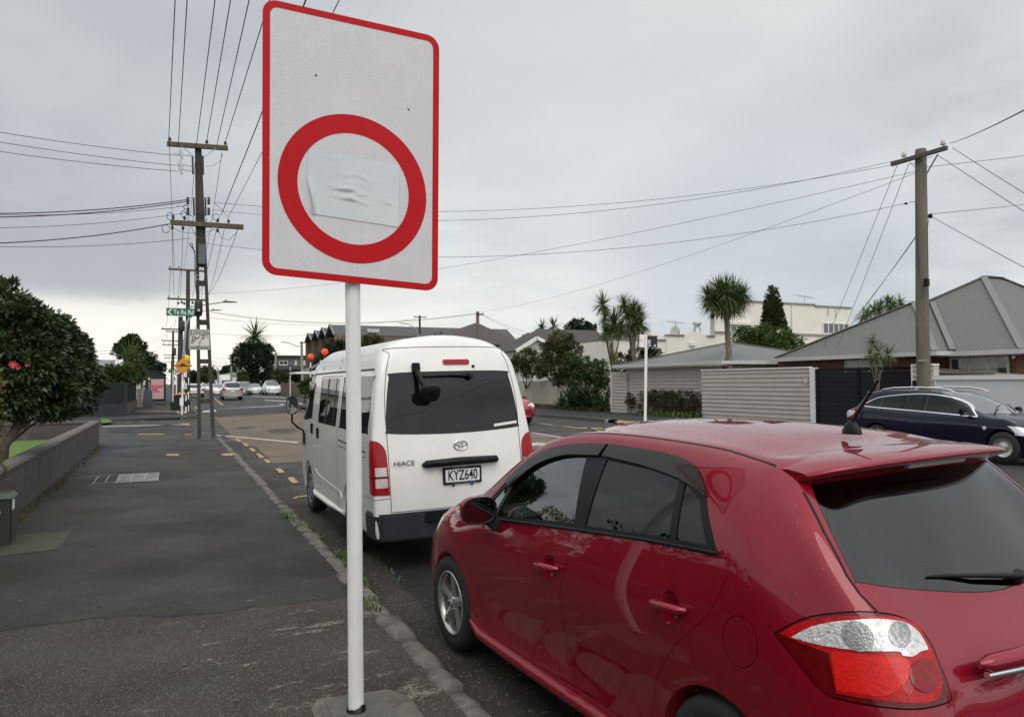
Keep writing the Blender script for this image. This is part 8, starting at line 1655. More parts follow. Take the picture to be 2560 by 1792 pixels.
# --- terrace of narrow gabled townhouses
t0 = None; Yg = [100, 106, 112, 118]; brz = ribmat('bronze_cladding', (.135, .098, .066), .5, .01); XT = 19.5
for i, Y in enumerate(Yg):
 pk_ = AY(*P('4', (325, 275, 230, 185)[i], (82, 102, 120, 138)[i]), Y); ze = AY(*P('4', (308, 262, 217, 170)[i], (155, 165, 178, 190)[i]), Y).z; t = thing('terrace_house', (pk_.x+6, Y+2, .1), ('nearest gabled bronze townhouse of the terrace, its ribbed roof running right', 'second gabled bronze townhouse of the terrace', 'third gabled bronze townhouse of the terrace', 'farthest gabled bronze townhouse of the terrace')[i], 'house', 'terrace of gabled townhouses')
 Wd = 5.6; x = pk_.x; ln = 26 if i == 0 else 14; y0_, y1_ = Y-Wd/2, Y+Wd/2
 m = MB(); m.bb(x+1.2, x+ln, y0_, y1_, 0, ze); m.build('wall', brz, t)
 m = MB(); m.add([(x, y0_-.1, ze), (x+ln, y0_-.1, ze), (x+ln, Y, pk_.z), (x, Y, pk_.z), (x, y1_+.1, ze), (x+ln, y1_+.1, ze)], [(0, 1, 2, 3), (3, 2, 5, 4)]); m.add([(x+ln-.01, y0_, ze), (x+ln-.01, y1_, ze), (x+ln-.01, Y, pk_.z)], [(0, 1, 2)]); rf = m.build('roof', M['roof_dark'], t)
 for ys_ in (y0_-.15, y1_+.15): m = MB(); m.bar((x-.05, ys_, ze), (x-.05, Y, pk_.z), .25, .18); m.build('roof_edge', M['roof_flash'], rf)
 for ys_ in (y0_, y1_): m = MB(); m.bb(x, x+1.2, ys_-.1, ys_+.1, 0, ze); m.build('fin_wall', brz, t)
 m = MB(); m.bb(x+1.15, x+1.19, Y-1.6, Y+.6, 2.5, ze+.6); m.build('window', M['win_glass'], t)
 m = MB(); m.prism([(y0_, ze-.001), (y1_, ze-.001), (Y, pk_.z-.1)], lambda a, b: (x+1.2, a, b), lambda a, b: (x+1.3, a, b)); m.build('gable_panel', brz, t)
 if i == 0:
  a = AY(*P('4', 598, 118), Y-1.2); m = MB(); m.bb(a.x-.8, a.x+.8, Y-1.9, Y-.9, a.z-.5, a.z+.15); m.build('skylight', M['trim_grey'], rf)
  m = MB(); a, b = AY(*P('4', 360, 200), y0_-.02), AY(*P('4', 410, 150), y0_-.02); m.bb(a.x, b.x, y0_-.03, y0_-.003, 2, b.z); m.build('brick_panel', mk('pale_brick_panel', (.28, .17, .13), .8, var=.2, vs=6), t)
  c_, d_ = AY(*P('4', 392, 205), y0_-.03), AY(*P('4', 412, 178), y0_-.03); window(t, (c_.x, y0_-.03), (d_.x, y0_-.03), c_.z, d_.z, (0, -1), 1)
# grey modern house and its neighbours behind the big tree
Y = 150; q = lambda a, b: AY(*P('e', a, b), Y); t = thing('modern_house', (q(1050, 600).x, Y, .3), 'grey two-storey modern house with flat roof right of the big dark tree', 'house'); a, b = q(780, 575), q(1295, 415); m = MB(); m.bb(a.x, b.x+2, Y, Y+10, 0, b.z); m.build('wall', mk('grey_cladding', (.13, .125, .12), .8, var=.1, vs=2), t); m = MB(); m.bb(a.x-.5, b.x+2.5, Y-.6, Y+10.5, b.z, q(1000, 410).z+.25); m.build('roof', M['roof_dark'], t); m = MB(); c_ = q(800, 572); m.bb(a.x-.3, b.x+2.3, Y-1.2, Y-.02, c_.z-.3, c_.z+.5); m.build('balcony_band', M['roof_dark'], t)
for x0_, x1_ in ((790, 845), (910, 1030), (1130, 1160), (1255, 1285)): c_, d_ = q(x0_, 530), q(x1_, 468); window(t, (c_.x, Y), (d_.x, Y), c_.z, d_.z, (0, -1), 2, None, .1)
Y = 190; q = lambda a, b: AY(*P('e', a, b), Y); a, b = q(60, 700), q(420, 630); t = thing('distant_house', (q(240, 700).x, Y, .3), 'low distant house with grey roof behind the parked cars', 'house'); m = MB(); m.bb(a.x, b.x, Y, Y+8, 0, q(200, 680).z); m.build('wall', M['stucco'], t); hip(t, a.x-.5, b.x+.5, Y-.5, Y+8.5, q(200, 680).z, q(200, 628).z, a.x+3, b.x-3, Y+4, Y+4, M['roof_garage'], fl=False)
c_, d_ = AY(*P('e', 270, 645), Y-12), AY(*P('e', 325, 725), Y-12); t = thing('shade_sail', (c_.x, Y-12, .3), 'white triangular shade sail left of the big dark tree', 'shade sail'); m = MB(); m.add([(c_.x, Y-12, c_.z), (d_.x, Y-12, c_.z), (c_.x+1.2, Y-11, d_.z), (c_.x, Y-11.9, c_.z-.1), (d_.x, Y-11.9, c_.z-.1), (c_.x+1.2, Y-10.9, d_.z-.1)], [(0, 1, 2), (5, 4, 3), (0, 3, 4, 1), (1, 4, 5, 2), (2, 5, 3, 0)]); m.build('sail_cloth', M['white_paint'], t); m = MB(); m.tube([(d_.x+.1, Y-12, .3), (d_.x+.1, Y-12, c_.z)], .1, 8); m.build('sail_post', M['steel'], t)
# brown timber fence at the foot of the terrace
Y = 92; q = lambda a, b: AY(*P('e', a, b), Y); a, b = q(925, 935), q(1250, 785); t = thing('timber_fence', (q(1080, 900).x, Y, zr(Y)), 'weathered vertical board fence behind the diamond sign across the junction', 'fence'); n_ = 26; m = MB()
for i in range(n_): x = a.x+(b.x-a.x)*i/n_; m.bb(x+.012, x+(b.x-a.x)/n_-.012, Y, Y+.05, zr(Y), b.z+rng.uniform(-.06, .06)); 
fo = m.build('paling', mk('grey_brown_palings', (.105, .080, .064), .9, var=.35, vs=6), t); fo['kind'] = 'stuff'
m = MB(); m.bb(a.x, b.x, Y+.051, Y+.10, zr(Y)+.3, zr(Y)+.4); m.bb(a.x, b.x, Y+.051, Y+.10, b.z-.4, b.z-.3); m.build('fence_rail', M['wood_dark'], t)
# poles on the far side
for (x, y), Y, lab, lamp in (((1228, 192), 86, 'grey concrete pole with long curved lamp arm, right of the big dark tree', True), ((858, 350), 104, 'grey power pole standing at the right edge of the big dark tree', False), ((220, 540), 128, 'pale thin pole behind the silver four-wheel drive', False), ((328, 610), 135, 'second pale thin pole, left of the big dark tree', False), ((30, 590), 150, 'pale thin pole farthest left on the far side', False)):
 p = AY(*P('e', x, y), Y); t = thing('concrete_pole', (p.x, Y, zr(Y)), lab, 'power pole', 'poles on the far side'); m = MB(); m.tube([(p.x+.15 if lamp else p.x, Y, zr(Y)), tuple(p)], [.20, .13], 12); m.build('pole_shaft', mk('pale_pole', (.24, .235, .21), .85, var=.15, vs=4) if 'pale_pole' not in bpy.data.materials else bpy.data.materials['pale_pole'], t)
 if Y < 110: m = MB(); m.bar((p.x-.2, Y-.1, p.z-.15), (p.x+.5, Y-.1, p.z-.15), .1, .1); m.build('crossarm', M['wood_dark'], t)
 if lamp:
  pts = [AY(*P('e', a, b), Y) for a, b in ((1218, 262), (1160, 262), (1100, 235), (1040, 210), (985, 205))]; m = MB(); m.tube(pts, .045, 8); la = m.build('lamp_arm', M['steel'], t); m = MB(); m.bar(pts[-1], AY(*P('e', 930, 198), Y), .25, .12, a2=.1, b2=.05); m.build('lamp_head', M['steel'], la)
Y = 80; p = AY(*P('e', 1065, 640), Y); t = thing('diamond_sign', (p.x, Y, zr(Y)), 'back of a grey diamond road sign on a thin post beyond the van mirror', 'road sign'); m = MB(); m.tube([(p.x, Y, zr(Y)), (p.x, Y, AY(*P('e', 1055, 560), Y).z)], .04, 8); m.build('post', M['post_white'], t); c_ = AY(*P('e', 1078, 640), Y); r_ = 50/5.74/1850*75; m = MB(); m.prism([(c_.x-r_, c_.z), (c_.x, c_.z-r_), (c_.x+r_, c_.z), (c_.x, c_.z+r_)], lambda a, b: (a, Y-.06, b), lambda a, b: (a, Y-.05, b)); m.build('sign_plate', M['bumper_grey'], t)
# white canopy with stay cables beside the van
Y = 58; q = lambda a, b: AY(*P('e', a, b), Y); t = thing('white_canopy', (q(1300, 640).x, Y+2, .1), 'long white canopy roof held by thin stay rods beside the van', 'canopy'); m = MB(); a, b = q(1140, 652), q(1500, 610); m.hexa([(a.x, Y, a.z-.02), (b.x+3, Y, b.z-.28), (b.x+3, Y+3, b.z-.28), (a.x, Y+3, a.z-.02), (a.x, Y, a.z+.12), (b.x+3, Y, b.z+.18), (b.x+3, Y+3, b.z+.18), (a.x, Y+3, a.z+.12)]); m.build('canopy_slab', M['white_paint'], t)
for d in (0, .5, 1.0): m = MB(); m.tube([q(1230+d*60, 618), q(1520, 485+d*28)], .022, 6); m.build('stay_rod', M['steel'], t)
m = MB(); x = q(1535, 500).x; m.bb(x, x+.35, Y+1, Y+1.4, .1, q(1500, 455).z); m.build('canopy_post', M['trim_grey'], t)
# bus stop flag across the road
t = thing('bus_stop_pole', (18.25, 25.8, .12), 'white bus stop pole with dark timetable flag in front of the brown hedge', 'bus stop sign'); pb = AY(*P('5', 1158, 1318), 25.8); pt_ = AY(*P('5', 1166, 578), 25.8)
m = MB(); m.tube([(pb.x, 25.8, .1), (pt_.x, 25.8, pt_.z)], .062, 12); m.build('post', M['post_white'], t)
a, b = AY(*P('5', 1176, 684), 25.75), AY(*P('5', 1253, 584), 25.75); m = MB(); m.bb(a.x, b.x, 25.72, 25.76, a.z, b.z); fl_ = m.build('flag', mk('flag_navy', (.010, .013, .024), .4, var=.1, vs=6), t); m = MB(); m.bb(a.x, b.x, 25.715, 25.719, b.z-.035, b.z); m.build('yellow_strip', M['yellow_disc'], fl_)
for x0_, x1_, y0_, y1_ in ((1180, 1202, 622, 655), (1182, 1206, 662, 674), (1230, 1246, 660, 680)): c_, d_ = AY(*P('5', x0_, y1_), 25.715), AY(*P('5', x1_, y0_), 25.715); m = MB(); m.bb(c_.x, d_.x, 25.712, 25.7185, c_.z, d_.z); m.build('flag_print', M['trim_grey'], fl_)
a, b = AY(*P('5', 1114, 682), 25.85), AY(*P('5', 1160, 578), 25.85); m = MB(); m.bb(a.x, b.x, 25.84, 25.88, a.z, b.z); f2 = m.build('rear_flag', M['white_paint'], t); c_ = AY(*P('5', 1124, 623), 25.83); m = MB(); m.bb(c_.x-.07, c_.x+.07, 25.832, 25.8385, c_.z-.03, c_.z+.03); m.build('flag_print', M['yellow_disc'], f2)
# fence stub and cream wall with its number
s0, s1, s2 = AX(*P('5', 887, 1225), 22.9), AX(*P('5', 1015, 1225), 22.9), AX(*P('5', 1056, 1225), 23.2); zs_ = AX(*P('5', 950, 896), 22.9).z; t = thing('fence_stub', (22.9, s0.y, .12), 'short taupe board fence end with white edge, left of the brown hedge', 'fence'); boards(t, 'fence_boards', (22.9, s0.y), (22.9, s1.y), .12, zs_, .182, M['board_taupe'], (-1, 0)); boards(t, 'end_boards', (22.9, s1.y), (23.6, s1.y), .12, zs_, .182, M['board_taupe'], (0, -1)); m = MB(); m.bb(22.905, 23.6, s1.y+.01, s0.y, .1, zs_-.01); m.build('fence_core', M['board_taupe'], t); m = MB(); m.bb(22.85, 23.6, s0.y, s0.y+.07, .1, zs_+.02); m.build('edge_trim', M['trim_white'], t); m = MB(); m.bb(22.85, 23.62, s1.y, s0.y, zs_, zs_+.05); m.build('capping', M['trim_white'], t)
Xw = 23.9; w0, w1 = AX(*P('5', 60, 1000), Xw), AX(*P('5', 520, 1000), Xw); zw_ = AX(*P('5', 250, 958), Xw).z; t = thing('cream_wall', (Xw, (w0.y+w1.y)/2, .12), 'stained cream garden wall bearing the number 300, behind the agaves', 'wall'); m = MB(); m.bb(Xw, Xw+.2, w1.y-3, w0.y+8, .05, zw_); m.build('wall_face', M['cream_wall'], t); c_ = AX(*P('5', 402, 992), Xw-.01); m = MB(); text_mb(m, '300', .42, lambda a, b, c: (Xw-.012, c_.y-a, c_.z+b)); m.build('house_number', mk('number_grey', (.10, .10, .10), .6, var=.1, vs=9), t)
# ---------------------------------------------------------------- plants and trees
def blob(k, x, y, rx, rz, Y, ry=None):
 p = AY(*P(k, x, y), Y); d = (p-Vector(_O)).dot(Vector(_M @ np.array([0, 0, -1.0]))); s = d/1850/ZT[k][2]; return (p.x, p.y, p.z, rx*s, (ry if ry else rx)*s, rz*s)
# left side beyond the side street
FX, FY = -2.21, 47.9
t = thing('black_fence', (-6, FY, .12), 'black trellis fence on a dark base wall at the corner beyond the side street', 'fence'); gb = mk('black_stained_timber', (.012, .014, .018), .7, var=.2, vs=8); zt_ = AY(*P('1', 1010, 888), FY).z; zm = AY(*P('1', 1000, 1055), FY).z
m = MB(); m.bb(-13, FX, FY, FY+.18, .05, zm); m.build('base_wall', blockmat('charcoal_block', (.022, .026, .032), (.012, .014, .017), .40, .2), t)
m = MB(); m.bb(-13, FX, FY+.02, FY+.10, zt_-.08, zt_); m.bb(FX-.12, FX, FY+.018, FY+.12, zm, zt_-.08); m.bb(FX-5.2, FX-5.08, FY+.018, FY+.12, zm, zt_-.08); m.build('fence_frame', gb, t)
m = MB(); x = -13.5
while x < FX-.1: 
 h_ = zt_-zm-.08; a = (x, FY+.05, zm+h_); b = (x+h_, FY+.05, zm)
 if b[0] > FX-.12: k_ = (FX-.12-x)/h_; b = (x+h_*k_, FY+.05, zm+h_*(1-k_))
 m.bar(a, b, .03, .05); x += .115
tr = m.build('trellis', gb, t); tr['kind'] = 'stuff'
m = MB(); m.bb(-13, FX-.13, FY+.085, FY+.11, zm, zt_-.08); m.build('backing', M['dark'], t)
t = thing('batten_fence', (FX, 56, .12), 'black vertical batten fence on a grey wall running away beside the footpath', 'fence'); m = MB(); m.bb(FX-.18, FX, FY+.19, 62, .05, zm); m.build('base_wall', blockmat('grey_block', (.075, .072, .070), (.05, .048, .046), .40, .2), t)
m = MB(); 
for i in range(60): y = FY+.25+i*.23; m.bb(FX-.10, FX-.04, y, y+.10, zm, zt_-.1)
bt = m.build('batten', gb, t); bt['kind'] = 'stuff'; m = MB(); m.bb(FX-.13, FX-.01, FY+.19, 62, zt_-.1, zt_); m.build('top_rail', gb, t); m = MB(); m.bb(FX-.13, FX-.105, FY+.19, 62, zm, zt_-.1); m.build('backing', M['dark'], t)
for Y, (a, b), lab in ((62.6, (1135, 945), 'pinkish concrete gate pier at the end of the batten fence'), (64.2, (1148, 948), 'narrower concrete gate pier beside the grey cabinet')):
 p = AY(*P('1', a, b), Y); t = thing('gate_pier', (FX, Y, .12), lab, 'pier'); m = MB(); m.bb(FX-.05, FX+.28, Y, Y+.4, .05, p.z); m.build('pier_shaft', mk('pink_concrete', (.23, .195, .18), .85, var=.15, vs=5) if Y < 63 else M['concrete'], t); m = MB(); m.bb(FX-.09, FX+.32, Y-.04, Y+.44, p.z, p.z+.07); m.build('pier_cap', M['concrete'], t)
a, b = AY(*P('g', 300, 640), 70), AY(*P('g', 555, 440), 70); t = thing('white_garage_wall', (a.x, 70, .2), 'small pale outbuilding wall with dark edge behind the batten fence', 'outbuilding'); m = MB(); m.bb(a.x, AY(*P('g', 468, 440), 70).x, 70, 76, .1, b.z); m.build('wall', M['trim_grey'], t); m = MB(); m.bb(a.x-.3, AY(*P('g', 500, 440), 70).x, 69.8, 76, b.z, b.z+.35); m.build('roof', M['roof_dark'], t); m = MB(); m.bb(AY(*P('g', 470, 440), 70).x, AY(*P('g', 498, 440), 70).x, 69.85, 70, .1, b.z); m.build('corner_post', M['dark'], t)
a, b, c_ = AY(*P('1', 790, 760), 75), AY(*P('1', 938, 760), 75), AY(*P('1', 905, 692), 75); t = thing('grey_roofed_house', (a.x-3, 78, .2), 'house with pale grey gable roof behind the hedge on the left', 'house'); m = MB(); m.bb(a.x-8, b.x-.5, 76, 84, 0, a.z-.1); m.build('wall', M['stucco'], t); m = MB(); m.add([(a.x-9, 75, a.z), (b.x, 75, a.z), (c_.x, 80, c_.z), (a.x-9, 80, c_.z), (b.x, 85, a.z), (a.x-9, 85, a.z)], [(0, 1, 2, 3), (1, 4, 2), (4, 5, 3, 2)]); m.build('roof', ribmat('pale_grey_roof', (.20, .205, .215), .25, .01), t); m = MB(); m.bar((b.x, 74.95, a.z), (c_.x, 80, c_.z), .2, .15); m.build('bargeboard', M['trim_white'], t)
t = thing('clipped_hedge', (-6, 52, .2), 'clipped green hedge above the black trellis fence', 'hedge'); foliage('hedge_leaves', [blob('1', 790+i*62, 835-(i % 3)*10, 52, 70, 50.5+.3*(i % 2), 40) for i in range(5)]+[blob('1', 730+i*70, 860, 60, 60, 51, 50) for i in range(3)], 5200, .15, M['leaf_hedge'], t, 31, gap=.05, wid=.6)
m = MB(); m.tube([(-6, 51, .1), (-6, 51, 2.0)], .1, 8); m.build('stem', M['bark'], t)
t = plant('bushy_tree', tuple(AY(*P('1', 1010, 900), 52).xy)+(.1,), 'yellowish green bush right of the clipped hedge on the left', 'bush', [blob('1', 1000, 820, 70, 70, 52), blob('1', 1060, 850, 55, 60, 53), blob('1', 930, 840, 50, 55, 52.5), blob('1', 1110, 800, 40, 50, 56)], 4200, .16, 'leaf_mid', seed=33, gap=.15)
p = AY(*P('1', 1045, 700), 58); t = thing('cabbage_tree', (p.x, 58, .1), 'single spiky cabbage tree behind the hedge on the left', 'tree'); blades('crown', [(p.x, 58, p.z, 1.0), (p.x+.3, 58.2, p.z-.6, .9)], 170, 1.75, .085, M['leaf_cabbage'], t, 5); limbs(t, (p.x, 58, .1), [(p.x, 58, p.z)], .15, M['bark_pale'])
t = plant('conifer', tuple(AY(*P('1', 1040, 880), 82).xy)+(.2,), 'tall dark layered pine behind the cabbage tree on the left', 'tree', [blob('1', 1070, 530, 35, 25, 82), blob('1', 1020, 560, 55, 28, 82), blob('1', 1080, 585, 80, 28, 82), blob('1', 985, 605, 62, 30, 82), blob('1', 1125, 620, 42, 20, 82), blob('1', 990, 650, 75, 40, 82), blob('1', 1080, 660, 70, 40, 82)], 6500, .26, 'leaf_dark', r0=.28, seed=35, clump=.3, gap=.3)
t = plant('dark_tree', tuple(AY(*P('1', 1210, 900), 76).xy)+(.2,), 'dense dark green tree above the bus shelter', 'tree', [blob('1', 1195, 700, 62, 60, 76), blob('1', 1225, 770, 70, 60, 76), blob('1', 1160, 740, 60, 75, 76), blob('1', 1255, 800, 45, 40, 76), blob('1', 1170, 820, 80, 60, 75)], 6500, .22, 'leaf_dark', r0=.22, seed=36, gap=.15)
t = plant('sparse_tree', tuple(AY(*P('1', 1300, 900), 110).xy)+(.4,), 'small wispy tree behind the bus shelter roof', 'tree', [blob('1', 1300, 750, 25, 15, 110), blob('1', 1310, 775, 20, 20, 110)], 500, .3, 'leaf_dark', r0=.12, seed=37)
# far end of the street
t = plant('street_end_tree', tuple(AY(*P('3', 560, 740), 230).xy)+(.6,), 'broad dark tree closing the far end of the street on the left', 'tree', [blob('3', 560, 640, 70, 60, 230), blob('3', 520, 680, 50, 50, 230), blob('3', 610, 670, 60, 60, 230), blob('3', 660, 690, 50, 50, 228)], 4200, .55, 'leaf_dark', r0=.5, seed=41)
t = plant('street_end_tree', tuple(AY(*P('3', 720, 740), 240).xy)+(.6,), 'rounded olive green tree at the far end of the street', 'tree', [blob('3', 730, 560, 70, 45, 240), blob('3', 700, 620, 80, 70, 240), blob('3', 780, 610, 70, 70, 240), blob('3', 830, 650, 45, 50, 240), blob('3', 740, 690, 90, 50, 238)], 5200, .55, 'leaf_olive', r0=.5, seed=42)
t = plant('street_end_tree', tuple(AY(*P('3', 1010, 740), 250).xy)+(.6,), 'far grey-green tree behind the white box truck', 'tree', [blob('3', 1000, 545, 45, 30, 250), blob('3', 960, 600, 45, 40, 250), blob('3', 1060, 600, 60, 60, 250)], 2400, .6, 'leaf_mid', r0=.5, seed=43)
t = thing('far_tree_belt', (0, 420, .8), 'dim belt of far trees along the horizon', 'trees'); o = foliage('tree_belt', [(x, 420+20*math.sin(x), 3+2.0*math.sin(x*.13), 22, 8, 5+1.5*math.sin(x*.31)) for x in range(-340, 420, 26)], 16000, 1.6, M['leaf_dark'], None, 44, gap=.05); bpy.data.objects.remove(t); tag(o, 'dim belt of far trees along the horizon', 'trees', kind='stuff')
# big dark tree, the palm behind it, shrubs below
t = plant('big_dark_tree', tuple(AY(*P('e', 520, 850), 135).xy)+(.5,), 'big dark spreading tree behind the queue of cars', 'tree', [blob('e', 520, 290, 130, 80, 135), blob('e', 640, 300, 110, 80, 135), blob('e', 400, 330, 120, 80, 135), blob('e', 740, 330, 80, 90, 135), blob('e', 310, 430, 100, 90, 135), blob('e', 520, 440, 200, 120, 134), blob('e', 720, 460, 100, 100, 134), blob('e', 290, 540, 75, 60, 135), blob('e', 450, 600, 150, 110, 133), blob('e', 650, 620, 150, 120, 133), blob('e', 560, 740, 190, 80, 132)], 15000, .42, 'leaf_dark', r0=.5, seed=45, clump=.26, gap=.22)
p = AY(*P('e', 565, 140), 150); t = thing('palm_tree', (p.x, 150, .5), 'palm crown rising behind the big dark tree', 'tree'); blades('crown', [(p.x, 150, p.z, 1.0)], 150, 4.2*.95, .35, M['leaf_cabbage'], t, 6, droop=1.1, minz=-.5); limbs(t, (p.x, 150, .5), [(p.x, 150, p.z)], .3, M['bark_pale'])
t = plant('roadside_shrub', tuple(AY(*P('e', 920, 790), 100).xy)+(.4,), 'olive shrubs between the far pole and the board fence', 'bush', [blob('e', 900, 680, 70, 80, 100), blob('e', 960, 720, 60, 70, 99), blob('e', 880, 750, 50, 50, 98)], 2600, .3, 'leaf_olive', seed=46)
t = plant('roadside_shrub', tuple(AY(*P('e', 1150, 790), 97).xy)+(.4,), 'dark shrub behind the grey diamond sign', 'bush', [blob('e', 1130, 700, 70, 60, 97), blob('e', 1180, 720, 60, 50, 97)], 1600, .3, 'leaf_dark', seed=47)
t = plant('yellow_shrub', tuple(AY(*P('e', 370, 790), 120).xy)+(.4,), 'yellow-green shrub under the left side of the big tree', 'bush', [blob('e', 370, 750, 60, 50, 120), blob('e', 380, 690, 60, 60, 122)], 1500, .3, 'leaf_hedge', seed=48)
t = plant('roadside_shrub', tuple(AY(*P('e', 1270, 900), 70).xy)+(.1,), 'dark green shrub between the board fence and the van', 'bush', [blob('e', 1270, 850, 75, 80, 70), blob('e', 1340, 830, 60, 90, 70), blob('e', 1300, 900, 80, 50, 69)], 3000, .2, 'leaf_mid', seed=49)
t = plant('terrace_tree', tuple(AY(*P('4', 340, 400), 88).xy)+(.1,), 'dark tree in front of the bronze townhouses, left of the sign post', 'tree', [blob('4', 350, 235, 55, 45, 88), blob('4', 300, 300, 60, 60, 88), blob('4', 390, 220, 40, 35, 88), blob('4', 270, 350, 50, 50, 86)], 3600, .3, 'leaf_dark', seed=50)
t = plant('terrace_tree', tuple(AY(*P('4', 600, 300), 84).xy)+(.1,), 'olive tree in front of the terrace roof, right of the sign post', 'tree', [blob('4', 600, 170, 45, 25, 84), blob('4', 560, 190, 45, 30, 84), blob('4', 640, 190, 40, 25, 84), blob('4', 590, 240, 90, 50, 84)], 3000, .26, 'leaf_olive', seed=51)
# across the road
t = plant('olive_bush', tuple(AX(*P('5', 450, 900), 25.5).xy)+(.1,), 'tall olive-tinged bush in front of the grey gabled house', 'bush', [blob('5', 460, 640, 110, 80, 40.5), blob('5', 400, 740, 120, 110, 40.5), blob('5', 530, 740, 110, 120, 40.5), blob('5', 460, 850, 170, 110, 40), blob('5', 330, 830, 80, 90, 40.5)], 9000, .17, 'leaf_olive', seed=52, clump=.2, gap=.15)
t = plant('brown_bush', tuple(AX(*P('5', 180, 930), 25).xy)+(.1,), 'rounder brownish bush beside the van above the cream wall', 'bush', [blob('5', 190, 790, 105, 90, 46), blob('5', 120, 860, 90, 90, 46.5), blob('5', 250, 860, 100, 90, 46)], 5200, .16, 'leaf_olive', seed=53, gap=.1)
t = plant('green_bush', tuple(AX(*P('5', 690, 1100), 24).xy)+(.1,), 'bright green spreading bush tumbling over the cream wall above the agaves', 'bush', [blob('5', 650, 860, 140, 90, 38.5), blob('5', 560, 900, 110, 90, 39), blob('5', 760, 900, 100, 110, 37.5), blob('5', 820, 990, 60, 130, 37), blob('5', 680, 970, 160, 90, 38), blob('5', 480, 950, 80, 60, 40), blob('5', 790, 1120, 70, 70, 36.8)], 10500, .15, 'leaf_mid', seed=54, clump=.2, gap=.12)
ag = [(560, 1120), (650, 1100), (760, 1140), (480, 1150), (600, 1170), (700, 1170), (820, 1160), (540, 1080), (640, 1060), (740, 1090)]
for i, (a, b) in enumerate(ag):
 q = AX(*P('5', a, b), 23.2+.15*(i % 3)); t = thing('agave', (q.x, q.y, .12), 'pale green agave rosette in the clump at the foot of the cream wall', 'plant', 'agaves below the green bush'); blades('rosette', [(q.x, q.y, max(q.z-.25, .25), 1.0)], 46, .95, .17, M['leaf_agave'], t, 60+i, droop=.25, minz=-.05); m = MB(); m.tube([(q.x, q.y, .1), (q.x, q.y, max(q.z-.2, .3))], .06, 8); m.build('stem', M['bark_pale'], t)
tag(tufts('verge_growth', [(22.9+r3.gauss(0, .25), r3.uniform(36.5, 47), .12, r3.randint(3, 9)) for i in range(150)], .30, M['weed_dry'], 8), 'rough dry growth along the foot of the cream wall', 'weeds')
t = thing('brown_hedge', (22.6, 30.2, .12), 'sparse browned low hedge against the taupe garage wall', 'hedge'); y0_, y1_ = AX(*P('5', 1625, 1200), 22.5).y, AX(*P('5', 1110, 1200), 22.5).y; zt_ = AX(*P('5', 1400, 1048), 22.4).z; n_ = 9
foliage('hedge_leaves', [(22.55, y0_+.35+(y1_-y0_-.7)*i/(n_-1), .12+(zt_-.12)*.55, .30, .45, (zt_-.12)*.48) for i in range(n_)], 9000, .085, M['leaf_brown'], t, 61, gap=.12, clump=.3); m = MB()
for i in range(26): y = y0_+.15+(y1_-y0_-.3)*i/25; m.tube([(22.55, y, .1), (22.5+rng.uniform(-.15, .15), y+rng.uniform(-.1, .1), zt_*.7)], [.018, .008], 5)
st_ = m.build('stem', M['bark'], t); st_['kind'] = 'stuff'
tag(tufts('hedge_grass', [(22.3+r3.gauss(0, .1), r3.uniform(y0_, y1_-.3), .12, r3.randint(4, 10)) for i in range(90)], .32, M['weed'], 9), 'long green grass at the foot of the browned hedge', 'grass', kind='stuff')
q = AX(*P('5', 1040, 1190), 22.7); t = plant('dead_shrub', (q.x, q.y, .12), 'small half-dead twiggy shrub by the board fence end', 'bush', [blob('5', 1030, 1110, 38, 45, q.y), blob('5', 1050, 1150, 25, 40, q.y)], 700, .10, 'leaf_brown', r0=.03, seed=62, gap=.3)
t = plant('dark_shrub', tuple(AX(*P('5', 1150, 800), 25.5).xy)+(.1,), 'dark shrub between the cabbage trees and the garage roof', 'bush', [blob('5', 1130, 760, 110, 70, 40), blob('5', 1220, 740, 80, 45, 40), blob('5', 1000, 820, 90, 90, 39.5), blob('5', 960, 870, 60, 60, 39)], 4800, .16, 'leaf_dark', seed=63)
# cabbage trees
def cab(label, k, base, heads, Y, Lf, wid, per, seed, r=.14, fork=.5):
 b = AY(*P(k, *base), Y); t = thing('cabbage_tree', (b.x, Y, .1), label, 'tree', None); hs = []
 for hx, hy, hr in heads: q = AY(*P(k, hx, hy), Y+random.Random(hx).uniform(-.6, .6)); hs.append((q.x, q.y, q.z, hr))
 blades('crown', hs, per, Lf, wid, M['leaf_cabbage'], t, seed); blades('dead_fronds', [(x, y, z-.12, s*.8) for x, y, z, s in hs], per//4, Lf, wid, M['leaf_dead'], t, seed+1, droop=2.0, minz=-.95)
 limbs(t, (b.x, Y, .1), [(x, y, z-.05) for x, y, z, s in hs], r, M['bark_pale'], fork=fork, seed=seed, bend=.12); return t
cab('left cabbage tree of the group, with tall thin heads', '5', (905, 880), [(810, 335, .85), (830, 440, .6), (905, 490, 1.15), (960, 530, .8), (840, 560, .8)], 38.5, 1.12, .065, 190, 71)
cab('right cabbage tree of the group, with several bushy heads', '5', (1050, 800), [(985, 330, .85), (1060, 375, .8), (1110, 390, .75), (1075, 480, 1.15), (1020, 420, .7), (1120, 500, .8)], 39, 1.12, .065, 190, 73)
cab('short young cabbage tree at the foot of the group', '5', (920, 890), [(895, 760, .75), (920, 850, .7)], 37.5, .8, .05, 80, 75, .07)
cab('large round-headed cabbage tree standing behind the slatted fence', '5', (1852, 900), [(1815, 260, 1.0), (1720, 300, .95), (1920, 290, .95), (1790, 330, 1.0), (1870, 340, .95), (1760, 210, .8), (1880, 210, .8), (1960, 250, .7), (1670, 260, .7), (1820, 190, .7)], 26.4, 1.0, .05, 210, 77, .17, .86)
cab('small multi-headed dracaena in front of the brick house window', '6', (1090, 1000), [(1055, 690, .9), (1035, 810, 1.0), (1100, 790, 1.0), (1185, 810, 1.05), (1075, 860, .8)], 17.6, .42, .03, 90, 79, .05)
